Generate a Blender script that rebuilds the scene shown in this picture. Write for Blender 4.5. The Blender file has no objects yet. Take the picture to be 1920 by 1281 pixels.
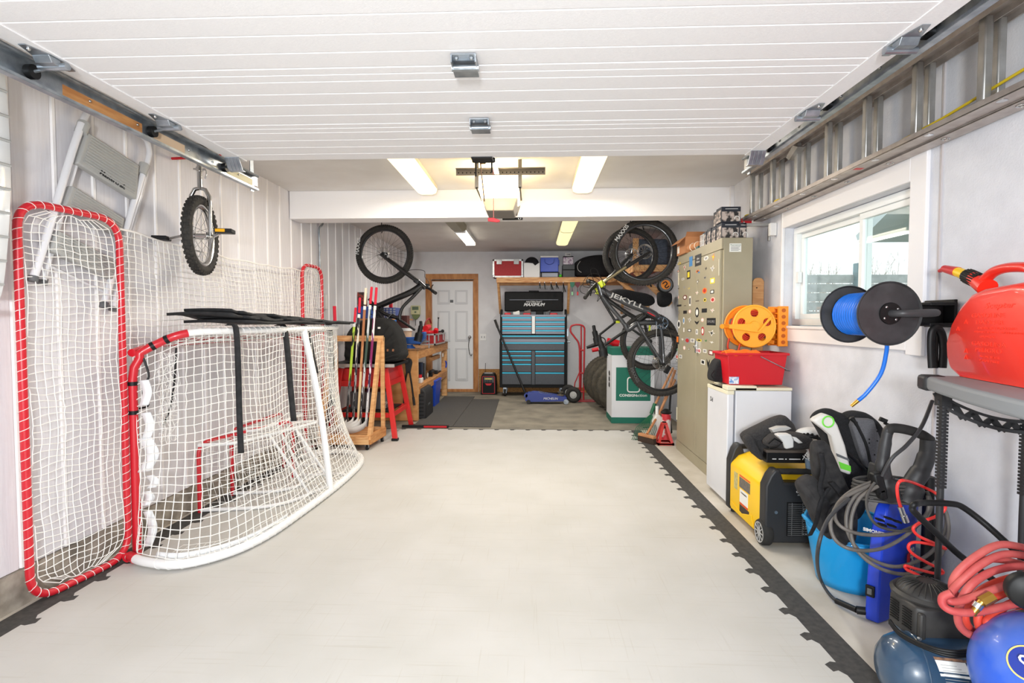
import bpy, math, random
from mathutils import Vector as V, Matrix, Euler, Quaternion
PI = math.pi
R = random.Random(7)
col = bpy.context.scene.collection
# ---------------------------------------------------------------- camera model (frame 1920x1281)
CAMH, F = 1.31, 1000.0
yaw = math.atan2(40, F); pit = math.atan2(40, math.hypot(F, 40))
FW = V((-math.sin(yaw)*math.cos(pit), math.cos(yaw)*math.cos(pit), -math.sin(pit)))
RT = V((math.cos(yaw), math.sin(yaw), 0)); UP = RT.cross(FW)
def U(x, y, X=None, Y=None, Z=None):
    "world point on the plane X=, Y= or Z= seen at photo pixel (x, y)"
    d = FW + RT*((x-960)/F) + UP*((640.5-y)/F)
    if X is not None: t = X/d.x
    elif Y is not None: t = Y/d.y
    else: t = (Z-CAMH)/d.z
    return V((0, 0, CAMH)) + d*t
# ---------------------------------------------------------------- materials
MATS = {}
def srgb(c):
    return tuple((v/12.92 if v <= .04045 else ((v+.055)/1.055)**2.4) for v in [k/255 for k in c])
def mat(name, c, rough=.5, metal=0., c2=None, scale=20, bump=0., bscale=60, stretch=(1, 1, 1), spec=.5, emit=0, trans=0, coat=0, detail=4, lo=.35, hi=.65):
    if name in MATS: return MATS[name]
    m = bpy.data.materials.new(name); m.use_nodes = True
    nt = m.node_tree; b = nt.nodes['Principled BSDF']
    b.inputs['Base Color'].default_value = (*srgb(c), 1)
    b.inputs['Roughness'].default_value = rough; b.inputs['Metallic'].default_value = metal
    b.inputs['Specular IOR Level'].default_value = spec
    b.inputs['Coat Weight'].default_value = coat
    if emit:
        b.inputs['Emission Color'].default_value = (*srgb(c), 1); b.inputs['Emission Strength'].default_value = emit
    if trans: b.inputs['Transmission Weight'].default_value = trans
    if c2 is not None or bump:
        tc = nt.nodes.new('ShaderNodeTexCoord'); mp = nt.nodes.new('ShaderNodeMapping')
        mp.inputs['Scale'].default_value = stretch
        nt.links.new(tc.outputs['Object'], mp.inputs['Vector'])
        if c2 is not None:
            n = nt.nodes.new('ShaderNodeTexNoise'); n.inputs['Scale'].default_value = scale; n.inputs['Detail'].default_value = detail
            nt.links.new(mp.outputs[0], n.inputs['Vector'])
            r = nt.nodes.new('ShaderNodeValToRGB'); r.color_ramp.elements[0].position = lo; r.color_ramp.elements[1].position = hi
            r.color_ramp.elements[0].color = (*srgb(c), 1); r.color_ramp.elements[1].color = (*srgb(c2), 1)
            nt.links.new(n.outputs['Fac'], r.inputs[0]); nt.links.new(r.outputs[0], b.inputs['Base Color'])
        if bump:
            n2 = nt.nodes.new('ShaderNodeTexNoise'); n2.inputs['Scale'].default_value = bscale; n2.inputs['Detail'].default_value = 3
            nt.links.new(mp.outputs[0], n2.inputs['Vector'])
            bp = nt.nodes.new('ShaderNodeBump'); bp.inputs['Strength'].default_value = bump; bp.inputs['Distance'].default_value = .004
            nt.links.new(n2.outputs['Fac'], bp.inputs['Height']); nt.links.new(bp.outputs[0], b.inputs['Normal'])
    MATS[name] = m
    return m
# ---------------------------------------------------------------- geometry accumulator
def frame_z(d):
    d = V(d).normalized()
    a = V((0, 0, 1)) if abs(d.z) < .95 else V((1, 0, 0))
    x = a.cross(d).normalized(); y = d.cross(x)
    return x, y, d
class G:
    def __init__(s, M=None): s.v = []; s.f = []; s.M = M or Matrix()
    def add(s, vs, fs):
        n = len(s.v); s.v += [s.M @ V(p) for p in vs]; s.f += [[i+n for i in f] for f in fs]; return s
    def box(s, lo, hi):
        (a, b, c), (d, e, f) = lo, hi
        return s.add([(a,b,c),(d,b,c),(d,e,c),(a,e,c),(a,b,f),(d,b,f),(d,e,f),(a,e,f)], [(0,3,2,1),(4,5,6,7),(0,1,5,4),(1,2,6,5),(2,3,7,6),(3,0,4,7)])
    def cbox(s, c, sz, rot=None):
        h = [k/2 for k in sz]; q = Euler(rot).to_matrix() if rot else Matrix.Identity(3)
        vs = [V(c)+q@V((x*h[0], y*h[1], z*h[2])) for z in (-1, 1) for (x, y) in ((-1,-1),(1,-1),(1,1),(-1,1))]
        return s.add(vs, [(0,3,2,1),(4,5,6,7),(0,1,5,4),(1,2,6,5),(2,3,7,6),(3,0,4,7)])
    def bar(s, p0, p1, w, t, up=(0, 0, 1)):
        "rectangular bar p0->p1, w across (perp to up), t along up"
        p0, p1 = V(p0), V(p1); d = (p1-p0).normalized(); x = d.cross(V(up)).normalized(); y = x.cross(d)
        vs = [p+x*a*w/2+y*b*t/2 for p in (p0, p1) for a, b in ((-1,-1),(1,-1),(1,1),(-1,1))]
        return s.add(vs, [(0,3,2,1),(4,5,6,7),(0,1,5,4),(1,2,6,5),(2,3,7,6),(3,0,4,7)])
    def cyl(s, p0, p1, r0, r1=None, n=16, cap=True):
        r1 = r0 if r1 is None else r1; p0, p1 = V(p0), V(p1); x, y, d = frame_z(p1-p0)
        vs = [p+(x*math.cos(2*PI*i/n)+y*math.sin(2*PI*i/n))*r for p, r in ((p0, r0), (p1, r1)) for i in range(n)]
        fs = [(i, (i+1) % n, n+(i+1) % n, n+i) for i in range(n)]
        if cap: fs += [tuple(range(n-1, -1, -1)), tuple(range(n, 2*n))]
        return s.add(vs, fs)
    def tube(s, pts, r, n=8, closed=False, rr=None, flat=None):
        "tube along a polyline; rr per-point radii; flat=(w,h) for an elliptic section"
        P = [V(p) for p in pts]; m = len(P); rings = []
        T = []
        for i in range(m):
            a = P[i-1] if (i or closed) else P[i]; b = P[(i+1) % m] if (i < m-1 or closed) else P[i]
            T.append((b-a).normalized() if (b-a).length > 1e-9 else V((0, 0, 1)))
        x, y, _ = frame_z(T[0]); vs = []
        for i in range(m):
            if i:
                q = T[i-1].rotation_difference(T[i]); x = q @ x
            x = (x - T[i]*x.dot(T[i])).normalized(); y = T[i].cross(x)
            ri = rr[i] if rr else r
            fx, fy = flat if flat else (1, 1)
            vs += [P[i]+(x*math.cos(2*PI*k/n)*fx+y*math.sin(2*PI*k/n)*fy)*ri for k in range(n)]
        fs = []
        for i in range(m if closed else m-1):
            j = (i+1) % m
            fs += [(i*n+k, i*n+(k+1) % n, j*n+(k+1) % n, j*n+k) for k in range(n)]
        if not closed: fs += [tuple(range(n-1, -1, -1)), tuple(range((m-1)*n, m*n))]
        return s.add(vs, fs)
    def ring(s, c, ax, R0, r, n=32, k=8, a0=0, a1=2*PI):
        x, y, d = frame_z(ax); c = V(c)
        full = abs(a1-a0-2*PI) < 1e-6; N = n if full else n+1
        return s.tube([c+(x*math.cos(a0+(a1-a0)*i/n)+y*math.sin(a0+(a1-a0)*i/n))*R0 for i in range(N)], r, k, full)
    def lathe(s, c, ax, prof, n=24, xf=None):
        "profile [(radius, height)] about the axis ax at c"
        x, y, d = frame_z(ax); c = V(c); vs = []; m = len(prof)
        for r, h in prof: vs += [c+d*h+(x*math.cos(2*PI*i/n)+y*math.sin(2*PI*i/n))*max(r, 1e-4) for i in range(n)]
        fs = [(j*n+i, j*n+(i+1) % n, (j+1)*n+(i+1) % n, (j+1)*n+i) for j in range(m-1) for i in range(n)]
        shut = prof[0] == prof[-1]
        if prof[0][0] > 2e-4 and not shut: fs.append(tuple(range(n-1, -1, -1)))
        if prof[-1][0] > 2e-4 and not shut: fs.append(tuple(range((m-1)*n, m*n)))
        return s.add(vs, fs)
    def prism(s, poly, ext):
        "planar polygon (3D points) extruded by vector ext"
        P = [V(p) for p in poly]; n = len(P); e = V(ext)
        return s.add(P+[p+e for p in P], [tuple(range(n-1, -1, -1)), tuple(range(n, 2*n))]+[(i, (i+1) % n, n+(i+1) % n, n+i) for i in range(n)])
    def sph(s, c, r, n=12, m=8, sc=(1, 1, 1)):
        c = V(c)
        vs = [c+V((math.sin(PI*j/m)*math.cos(2*PI*i/n)*sc[0], math.sin(PI*j/m)*math.sin(2*PI*i/n)*sc[1], math.cos(PI*j/m)*sc[2]))*r for j in range(1, m) for i in range(n)]
        vs += [c+V((0, 0, r*sc[2])), c-V((0, 0, r*sc[2]))]; t = len(vs)-2
        fs = [(j*n+i, (j+1)*n+i, (j+1)*n+(i+1) % n, j*n+(i+1) % n) for j in range(m-2) for i in range(n)]
        fs += [(t, i, (i+1) % n) for i in range(n)]+[((m-2)*n+(i+1) % n, (m-2)*n+i, t+1) for i in range(n)]
        return s.add(vs, fs)
    def sheet(s, rows, thick=None):
        "grid of points rows[i][j]"
        a, b = len(rows), len(rows[0])
        return s.add([p for r in rows for p in r], [(i*b+j, i*b+j+1, (i+1)*b+j+1, (i+1)*b+j) for i in range(a-1) for j in range(b-1)])
    def build(s, name, m, parent=None, bevel=0, smooth=True, sub=0, solid=0, seg=2, ang=50):
        me = bpy.data.meshes.new(name)
        inv = parent_inv(parent)
        me.from_pydata([inv @ p for p in s.v], [], s.f); me.update()
        o = bpy.data.objects.new(name, me); col.objects.link(o)
        if m: me.materials.append(m)
        if parent: o.parent = parent
        import bmesh
        bm = bmesh.new(); bm.from_mesh(me); bmesh.ops.recalc_face_normals(bm, faces=bm.faces); bm.to_mesh(me); bm.free()
        if smooth:
            me.polygons.foreach_set('use_smooth', [True]*len(me.polygons)); me.set_sharp_from_angle(angle=math.radians(ang))
        if solid:
            k = o.modifiers.new('s', 'SOLIDIFY'); k.thickness = solid; k.offset = 0
        if bevel:
            k = o.modifiers.new('b', 'BEVEL'); k.width = bevel; k.segments = seg; k.limit_method = 'ANGLE'; k.angle_limit = math.radians(40); k.harden_normals = False
        if sub:
            k = o.modifiers.new('u', 'SUBSURF'); k.levels = sub; k.render_levels = sub
        return o
def parent_inv(p):
    M = Matrix()
    while p is not None:
        M = p.matrix_basis @ M if True else M
        p = p.parent
    return M.inverted()
def tag(o, label, cat, group=None):
    o['label'] = label; o['category'] = cat
    if group: o['group'] = group
    return o
def thing(name, label, cat, loc=(0, 0, 0), rz=0, group=None):
    o = bpy.data.objects.new(name, None); col.objects.link(o); o.location = loc; o.rotation_euler = (0, 0, rz)
    o.empty_display_size = .05
    bpy.context.view_layer.update()
    return tag(o, label, cat, group)
def L(root):
    "matrix of a root, to build in its local frame"
    return G(root.matrix_basis.copy())
def struct(o): o['kind'] = 'structure'; return o
def lab(o, s): o['label'] = s; return o
def text(s, size, m, parent, M, name='lettering', depth=.0006, align='CENTER', shear=0, bold=0, sx=1):
    cu = bpy.data.curves.new(name, 'FONT'); cu.body = s; cu.size = size; cu.extrude = depth; cu.align_x = align; cu.align_y = 'CENTER'; cu.shear = shear; cu.offset = bold; cu.resolution_u = 2
    t = bpy.data.objects.new('t', cu); col.objects.link(t); bpy.context.view_layer.update()
    me = bpy.data.meshes.new_from_object(t.evaluated_get(bpy.context.evaluated_depsgraph_get()))
    bpy.data.objects.remove(t); me.name = name
    S = Matrix.Diagonal((sx, 1, 1, 1))
    me.transform(parent_inv(parent) @ M @ S); me.materials.clear(); me.materials.append(m)
    o = bpy.data.objects.new(name, me); col.objects.link(o)
    if parent: o.parent = parent
    return o
def face(c, xd, yd):
    "matrix whose local x,y lie along xd,yd, at c (for lettering)"
    x = V(xd).normalized(); z = x.cross(V(yd)).normalized(); y = z.cross(x)
    M = Matrix((x, y, z)).transposed().to_4x4(); M.translation = V(c); return M
def rnd(a, b): return R.uniform(a, b)
def lerp(a, b, t): return V(a)*(1-t)+V(b)*t
def smooth_path(pts, k=6, closed=False):
    "Catmull-Rom"
    P = [V(p) for p in pts]; n = len(P); out = []
    for i in range(n if closed else n-1):
        g = (lambda j: P[j % n]) if closed else (lambda j: P[max(0, min(n-1, j))])
        a, b, c, d = g(i-1), g(i), g(i+1), g(i+2)
        for q in range(k):
            t = q/k
            out.append(.5*((2*b)+(c-a)*t+(2*a-5*b+4*c-d)*t*t+(3*b-a-3*c+d)*t**3))
    if not closed: out.append(P[-1])
    return out
def arc_round(pts, r, k=5, closed=True):
    "polyline with rounded corners"
    P = [V(p) for p in pts]; n = len(P); out = []
    for i in range(n):
        if not closed and i in (0, n-1): out.append(P[i]); continue
        a, b, c = P[i-1], P[i], P[(i+1) % n]
        e1 = (a-b); e2 = (c-b); d = min(r, e1.length*.49, e2.length*.49)
        p, q = b+e1.normalized()*d, b+e2.normalized()*d
        for t in range(k+1):
            u = t/k; out.append(p*(1-u)**2+b*2*u*(1-u)+q*u*u)
    return out
# palette
WHITE = mat('white_paint', (236, 235, 236), .55, c2=(228, 226, 228), scale=6)
STEEL = mat('galvanized_steel', (176, 182, 188), .35, .85, c2=(140, 148, 156), scale=18)
CHROME = mat('chrome', (200, 200, 200), .18, 1)
BLACK = mat('black_plastic', (17, 17, 18), .5, spec=.35)
DBLACK = mat('deep_black', (8, 8, 9), .6, spec=.3)
BRUB = mat('black_rubber', (30, 29, 28), .8, c2=(40, 38, 36), scale=30)
FAB = mat('black_fabric', (20, 20, 22), .95, c2=(30, 30, 33), scale=90, bump=.3, bscale=300)
GREYP = mat('grey_plastic', (96, 98, 100), .5)
LGREY = mat('light_grey_plastic', (176, 176, 174), .5)
RED = mat('red_enamel', (200, 24, 40), .3, coat=.3)
REDP = mat('red_plastic', (205, 22, 36), .4)
WOOD = mat('pine', (220, 172, 118), .6, c2=(198, 142, 88), scale=7, stretch=(1, 1, 6), bump=.1, bscale=30)
WOODX = mat('pine_along_x', (222, 176, 122), .6, c2=(192, 130, 78), scale=7, stretch=(1, 8, 8), bump=.1, bscale=30)
WOODY = mat('pine_along_y', (206, 150, 92), .6, c2=(176, 116, 64), scale=7, stretch=(8, 1, 8), bump=.1, bscale=30)
WHITEP = mat('white_plastic', (232, 232, 230), .4)
ALU = mat('aluminium', (190, 190, 188), .38, .75, c2=(168, 166, 162), scale=12)
BLUE = mat('blue_plastic', (24, 72, 190), .4)
PAPER = mat('paper_white', (235, 235, 230), .8)
INK = mat('ink_black', (20, 20, 22), .7)
ROPE = mat('white_cord', (226, 220, 205), .85)
# ---------------------------------------------------------------- room shell
XL, XR, YF, YB, ZC = -2.36, 1.85, .62, 9.68, 2.55
floorm = mat('concrete', (146, 138, 122), .75, c2=(116, 110, 98), scale=3.5, detail=8, bump=.15)
struct(G().box((XL-.12, 6.385, -.12), (XR+.12, YB+.12, -.002)).build('floor', floorm, smooth=False))
struct(G().box((XL-.12, -3, -.12), (XR+.12, 6.385, -.002)).build('floor', mat('pale_concrete', (206, 200, 190), .7, c2=(184, 176, 162), scale=3, detail=9, bump=.1), smooth=False))
ceilm = mat('ceiling_paint', (226, 224, 222), .8, c2=(219, 216, 213), scale=3, bump=.25, bscale=220)
struct(G().box((XL-.12, YF-.12, ZC), (XR+.12, YB+.12, ZC+.12)).build('ceiling', ceilm, smooth=False))
wallm = mat('wall_paint', (221, 223, 230), .75, c2=(213, 215, 222), scale=9, bump=.35, bscale=130)
backm = mat('back_wall_paint', (222, 222, 224), .8, c2=(216, 216, 218), scale=7, bump=.1)
# right wall with the window opening
wy0, wy1, wz0, wz1 = 2.70, 4.03, 1.27, 1.985
g = G()
g.box((XR, YF-.12, -.12), (XR+.14, wy0, ZC)); g.box((XR, wy1, -.12), (XR+.14, YB, ZC))
g.box((XR, wy0, -.12), (XR+.14, wy1, wz0)); g.box((XR, wy0, wz1), (XR+.14, wy1, ZC))
struct(g.build('wall_right', wallm, smooth=False))
osb = mat('osb_board', (190, 142, 84), .8, c2=(150, 104, 56), scale=45, detail=6)
# back wall with door opening
dx0, dx1, dz1 = -1.60, -1.085, 2.03
dx0 = -1.86
g = G(); g.box((XL-.12, YB, -.12), (dx0, YB+.12, ZC)); g.box((dx1, YB, -.12), (XR+.14, YB+.12, ZC)); g.box((dx0, YB, dz1), (dx1, YB+.12, ZC))
struct(g.build('wall_back', backm, smooth=False))
struct(G().box((dx1+.09, YB-.012, 0), (-.2, YB, .42)).box((-.2, YB-.012, 0), (XR, YB, .09)).build('trim_1', osb, smooth=False))
# front wall above and beside the garage opening
g = G(); g.box((XL-.12, YF-.12, -.12), (-1.62, YF, ZC)); g.box((1.16, YF-.12, -.12), (XR, YF, ZC)); g.box((-1.62, YF-.12, 2.16), (1.16, YF, ZC))
struct(g.build('wall_front', wallm, smooth=False))
# left wall: siding boards over a concrete curb
sidm = mat('siding', (228, 226, 230), .6, c2=(221, 218, 222), scale=14, stretch=(1, 6, .35), bump=.2, bscale=60)
ribm = mat('siding_rib', (246, 243, 243), .4)
wl = struct(G().box((XL-.12, YF-.12, -.12), (XL-.004, YB, ZC)).build('wall_left', sidm, smooth=False))
g = G(); y = .70; p = .234; edge = []
sb = G()
while y < YB:
    y2 = min(y+p, YB)
    sb.prism([(XL-.004, y+.004, .17), (XL+.006, y+.006, .17), (XL+.006, y2-.03, .17), (XL-.004, y2-.026, .17)], (0, 0, ZC-.17))
    g.prism([(XL-.004, y2-.026, .17), (XL+.012, y2-.02, .17), (XL+.012, y2-.004, .17), (XL-.004, y2+.003, .17)], (0, 0, ZC-.17))
    y = y2
o = sb.build('siding', sidm, wl, smooth=False); o = g.build('siding_rib', ribm, wl, smooth=False)
curbm = mat('curb_concrete', (176, 167, 154), .9, c2=(122, 114, 103), scale=9, detail=8, bump=.4)
struct(G().box((XL-.004, YF, -.01), (XL+.02, YB, .165)).build('baseboard_left', curbm, smooth=False))
# dropped beam
beam = G().box((XL+.013, 5.09, 2.285), (XR-.001, 5.32, ZC)).build('trim_2', mat('beam_white', (240, 238, 239), .6), bevel=.004, smooth=False); struct(beam)
struct(G().box((XL+.014, 5.1, 2.28), (XL+.10, 9.6, 2.29)).box((XL+.014, 5.32, 2.29), (XL+.04, 9.6, 2.30)).build('trim_3', WHITE)) if False else None
# crown strip and corner trim on the right wall behind the beam
struct(G().box((XR-.03, 5.05, 2.20), (XR-.001, 5.09, ZC)).build('trim_3', WHITE, smooth=False))
# ---------------------------------------------------------------- floor mat with jigsaw border
matm = mat('mat_grey', (202, 200, 196), .55, c2=(192, 190, 184), scale=2.2, detail=9, lo=.3, hi=.7)
nt = matm.node_tree; b = nt.nodes['Principled BSDF']      # fine scuff lines
tc = nt.nodes.new('ShaderNodeTexCoord'); prev = nt.nodes['Color Ramp'].outputs[0]
for k, (sc, rot) in enumerate((((.6, 26, 1), .5), ((30, .8, 1), .25), ((.5, 18, 1), 1.1))):
    mp = nt.nodes.new('ShaderNodeMapping'); mp.inputs['Scale'].default_value = sc; mp.inputs['Rotation'].default_value = (0, 0, rot)
    n = nt.nodes.new('ShaderNodeTexNoise'); n.inputs['Scale'].default_value = 3.2; n.inputs['Detail'].default_value = 5
    r = nt.nodes.new('ShaderNodeValToRGB'); r.color_ramp.elements[0].position = .62; r.color_ramp.elements[1].position = .70
    r.color_ramp.elements[0].color = (1, 1, 1, 1); r.color_ramp.elements[1].color = (.86, .83, .78, 1)
    mx = nt.nodes.new('ShaderNodeMix'); mx.data_type = 'RGBA'; mx.blend_type = 'MULTIPLY'; mx.inputs[0].default_value = .45
    nt.links.new(tc.outputs['Object'], mp.inputs[0]); nt.links.new(mp.outputs[0], n.inputs['Vector']); nt.links.new(n.outputs['Fac'], r.inputs[0])
    nt.links.new(prev, mx.inputs[6]); nt.links.new(r.outputs[0], mx.inputs[7]); prev = mx.outputs[2]
nt.links.new(prev, b.inputs['Base Color'])
mx0, mx1, my0, my1 = -2.315, 1.275, .75, 6.37
ins = .115
mt = thing('floor_mat', 'light grey interlocking floor mat with black jigsaw border covering the front of the garage', 'floor mat', ((mx0+mx1)/2, (my0+my1)/2, 0))
def teeth(a, b, nrm):
    "toothed edge from a to b; teeth stick out along nrm"
    a, b = V(a), V(b); n = max(2, round((b-a).length/.19)); d = (b-a)/n; out = []
    for i in range(n):
        o = a+d*i
        out += [o, o+d*.30, o+d*.44+nrm*.018, o+d*.40+nrm*.040, o+d*.62+nrm*.050, o+d*.72+nrm*.020, o+d*.70]
    return out
c = [V((mx0+ins, my0, 0)), V((mx1-ins, my0, 0)), V((mx1-ins, my1-.03, 0)), V((mx0+ins, my1-.03, 0))]
inner = [c[0]] + teeth(c[1], c[2], V((-1, 0, 0))) + teeth(c[2], c[3], V((0, -1, 0))) + teeth(c[3], V((mx0+ins, my0, 0)), V((1, 0, 0)))
from mathutils.geometry import tessellate_polygon
def flat_poly(pts, z0, z1, name, m, parent):
    pts = [V((p.x, p.y, 0)) for p in pts]; tri = tessellate_polygon([pts]); n = len(pts)
    g = G(); g.add([V((p.x, p.y, z1)) for p in pts]+[V((p.x, p.y, z0)) for p in pts], [tuple(t) for t in tri]+[(i, (i+1) % n, n+(i+1) % n, n+i) for i in range(n)])
    return g.build(name, m, parent, smooth=False)
flat_poly(inner, -.001, .0006, 'mat_surface', matm, mt)
G().box((mx0, my0, -.0018), (mx1, my1, 0)).build('border', mat('mat_black', (58, 57, 56), .8, c2=(74, 72, 69), scale=40), mt, smooth=False)
# dark rubber mats on the concrete at the back
rub = mat('rubber_mat', (66, 64, 62), .85, c2=(84, 81, 77), scale=120, detail=2)
a = thing('rubber_floor_mat', 'dark rubber floor mat in front of the white exit door beside the workbench', 'floor mat', (-1.15, 7.6, 0), group=None)
G().prism([(-1.48, 6.46, -.001), (-.99, 6.46, -.001), (-1.0, 9.05, -.001), (-1.52, 9.05, -.001)], (0, 0, .008)).build('mat_slab', rub, a, smooth=False)
b_ = thing('rubber_floor_mat', 'dark rubber floor mat leading towards the tool chest, right of the door mat', 'floor mat', (-.7, 7.6, 0))
G().prism([(-.985, 6.46, -.001), (-.52, 6.46, -.001), (-.56, 8.75, -.001), (-.995, 8.75, -.001)], (0, 0, .007)).build('mat_slab', rub, b_, smooth=False)
# ---------------------------------------------------------------- exit door
dr = G().box((dx0+.01, YB+.02, .008), (dx1-.01, YB+.06, dz1-.01)).build('door_1', mat('door_white', (226, 228, 230), .5)); struct(dr)
g = G(); gg = G(); W = dx1-dx0
for (z0, z1) in ((1.60, 1.86), (.92, 1.48), (.20, .80)):
    for cx in (dx0+W*.29, dx0+W*.71):
        w = W*.15
        g.box((cx-w, YB+.012, z0), (cx+w, YB+.0205, z1))
        gg.box((cx-w+.035, YB+.006, z0+.035), (cx+w-.035, YB+.0125, z1-.035))
g.build('raised_panel', mat('door_panel_groove', (206, 208, 211), .5), dr, bevel=.004); gg.build('panel_field', MATS['door_white'], dr, bevel=.005)
g = G().cyl((dx1-.075, YB+.02, 1.0), (dx1-.075, YB-.02, 1.0), .012).sph((dx1-.075, YB-.035, 1.0), .027).cyl((dx1-.075, YB+.02, 1.0), (dx1-.075, YB+.012, 1.0), .033)
hd = g.build('door_handle', CHROME, dr)
g = G().tube(smooth_path([(dx1-.075, YB-.04, .98), (dx1-.09, YB-.04, .85), (dx1-.075, YB-.03, .72), (dx1-.045, YB-.03, .66), (dx1-.03, YB-.03, .70)]), .006); g.build('hanging_cord', BLACK, dr)
G().box((dx0+.2, YB+.0175, 1.64), (dx0+.24, YB+.021, 1.70)).box((dx0+.3, YB+.0175, 1.63), (dx0+.4, YB+.0185, 1.68)).build('notice', GREYP, dr)
pinec = mat('stained_casing', (196, 138, 82), .6, c2=(164, 104, 54), scale=9, stretch=(2, 2, .6))
g = G(); g.box((dx0-.10, YB-.02, 0), (dx0, YB+.0, dz1+.02)).box((dx1, YB-.02, 0), (dx1+.085, YB, dz1+.02)).box((dx0-.10, YB-.02, dz1+.02), (dx1+.085, YB, dz1+.12))
g.box((dx0, YB, 0), (dx0+.012, YB+.06, dz1)).box((dx1-.012, YB, 0), (dx1, YB+.06, dz1)).box((dx0, YB, dz1-.012), (dx1, YB+.06, dz1+.02)).box((dx0, YB-.02, -.001), (dx1, YB+.06, .05))
struct(g.build('trim_4', pinec, bevel=.004, smooth=False))
# light switch
sw = thing('light_switch', 'small white light switch plate on the back wall right of the exit door', 'light switch', (-.93, YB, 1.0))
G().box((-.97, YB-.006, .94), (-.86, YB, 1.06)).build('cover_plate', WHITEP, sw, bevel=.002); G().box((-.945, YB-.012, .985), (-.935, YB-.005, 1.02)).box((-.895, YB-.012, .985), (-.885, YB-.005, 1.02)).build('toggle', GREYP, sw)
# ---------------------------------------------------------------- window
wf = mat('vinyl_white', (238, 242, 242), .35)
w = bpy.data.objects.new('window_1', None); col.objects.link(w); w.location = (XR, (wy0+wy1)/2, wz0); struct(w); bpy.context.view_layer.update()
def fr(g, x0, x1, y0, y1, z0, z1, t):
    g.box((x0, y0, z0), (x1, y1, z0+t)).box((x0, y0, z1-t), (x1, y1, z1)).box((x0, y0, z0+t), (x1, y0+t, z1-t)).box((x0, y1-t, z0+t), (x1, y1, z1-t)); return g
fr(G(), XR+.06, XR+.13, wy0+.004, wy1-.004, wz0+.004, wz1-.004, .045).build('window_frame', wf, w, bevel=.003, smooth=False)
ym = 3.23
fr(G(), XR+.07, XR+.10, wy0+.05, ym+.02, wz0+.05, wz1-.05, .035).build('sash', wf, w, bevel=.003, smooth=False)
fr(G(), XR+.095, XR+.125, ym-.02, wy1-.05, wz0+.05, wz1-.05, .035).build('sash', wf, w, bevel=.003, smooth=False)
gl = bpy.data.materials.new('window_glass'); gl.use_nodes = True; nt = gl.node_tree; nt.nodes.clear()
o_ = nt.nodes.new('ShaderNodeOutputMaterial'); tr = nt.nodes.new('ShaderNodeBsdfTransparent'); gs = nt.nodes.new('ShaderNodeBsdfGlossy'); mx = nt.nodes.new('ShaderNodeMixShader')
tr.inputs[0].default_value = (.93, .97, .96, 1); gs.inputs['Roughness'].default_value = .02; fz = nt.nodes.new('ShaderNodeFresnel'); fz.inputs[0].default_value = 1.45
mx.inputs[0].default_value = .09; nt.links.new(tr.outputs[0], mx.inputs[1]); nt.links.new(gs.outputs[0], mx.inputs[2]); nt.links.new(mx.outputs[0], o_.inputs[0])
G().box((XR+.083, wy0+.08, wz0+.08), (XR+.087, ym, wz1-.08)).build('glass_pane', gl, w, smooth=False)
G().box((XR+.108, ym, wz0+.08), (XR+.112, wy1-.08, wz1-.08)).build('glass_pane', gl, w, smooth=False)
G().box((XR+.09, 3.95, 1.58), (XR+.06, 3.985, 1.66)).build('latch', WHITEP, w, bevel=.003)
g = G()   # casing boards on the wall
g.box((XR-.02, wy0-.11, wz0-.13), (XR, wy0, wz1+.13)).box((XR-.02, wy1, wz0-.10), (XR, wy1+.02, wz1+.12)).box((XR-.02, wy0, wz1), (XR, wy1, wz1+.115)).box((XR-.02, wy0, wz0-.11), (XR, wy1+.02, wz0-.02))
g.box((XR-.03, wy0-.02, wz0-.02), (XR+.06, wy1+.02, wz0))
g.build('window_casing', mat('casing_white', (240, 239, 241), .5), w, bevel=.004, smooth=False)
# batten right of the window and joint line
struct(G().box((XR-.008, 2.515, 0), (XR, 2.525, ZC)).build('trim_5', mat('joint_line', (196, 190, 190), .8), smooth=False))
# ---------------------------------------------------------------- overhead garage door (raised)
gd = bpy.data.objects.new('door_2', None); col.objects.link(gd); gd.location = (-.235, 1.9, 2.2); struct(gd); bpy.context.view_layer.update()
gx0, gx1 = -1.60, 1.135; gz = 2.2
doorm = mat('garage_door_white', (236, 235, 236), .45, c2=(230, 229, 231), scale=60, stretch=(1, 6, 1), bump=.25, bscale=120)
ye = [2.955-.533*i for i in range(5)]
for i in range(4):
    y1, y0 = ye[i], ye[i+1]+.003; g = G()
    prof = [(y0, gz+.04)]; ofs = [0, .05, .105, .21, .315, .425, .530]
    for k in range(6):
        a, b = y0+ofs[k], y0+ofs[k+1]; prof += [(a+.001, gz+.0045), (a+.006, gz), (b-.004, gz+.0), (b-.0005, gz+.0045)]
    prof += [(y1, gz+.04)]
    g.prism([(gx0, a, b) for a, b in prof], (gx1-gx0, 0, 0)); g.build('door_section', doorm, gd, smooth=False)
    for s in (gx0-.035, gx1-.03):
        pass
G().box((gx0-.075, .85, gz-.004), (gx0-.0, 2.955, gz+.03)).build('end_stile', doorm, gd, smooth=False)
G().box((gx1, .85, gz-.004), (gx1+.075, 2.955, gz+.03)).build('end_stile', doorm, gd, smooth=False)
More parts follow.
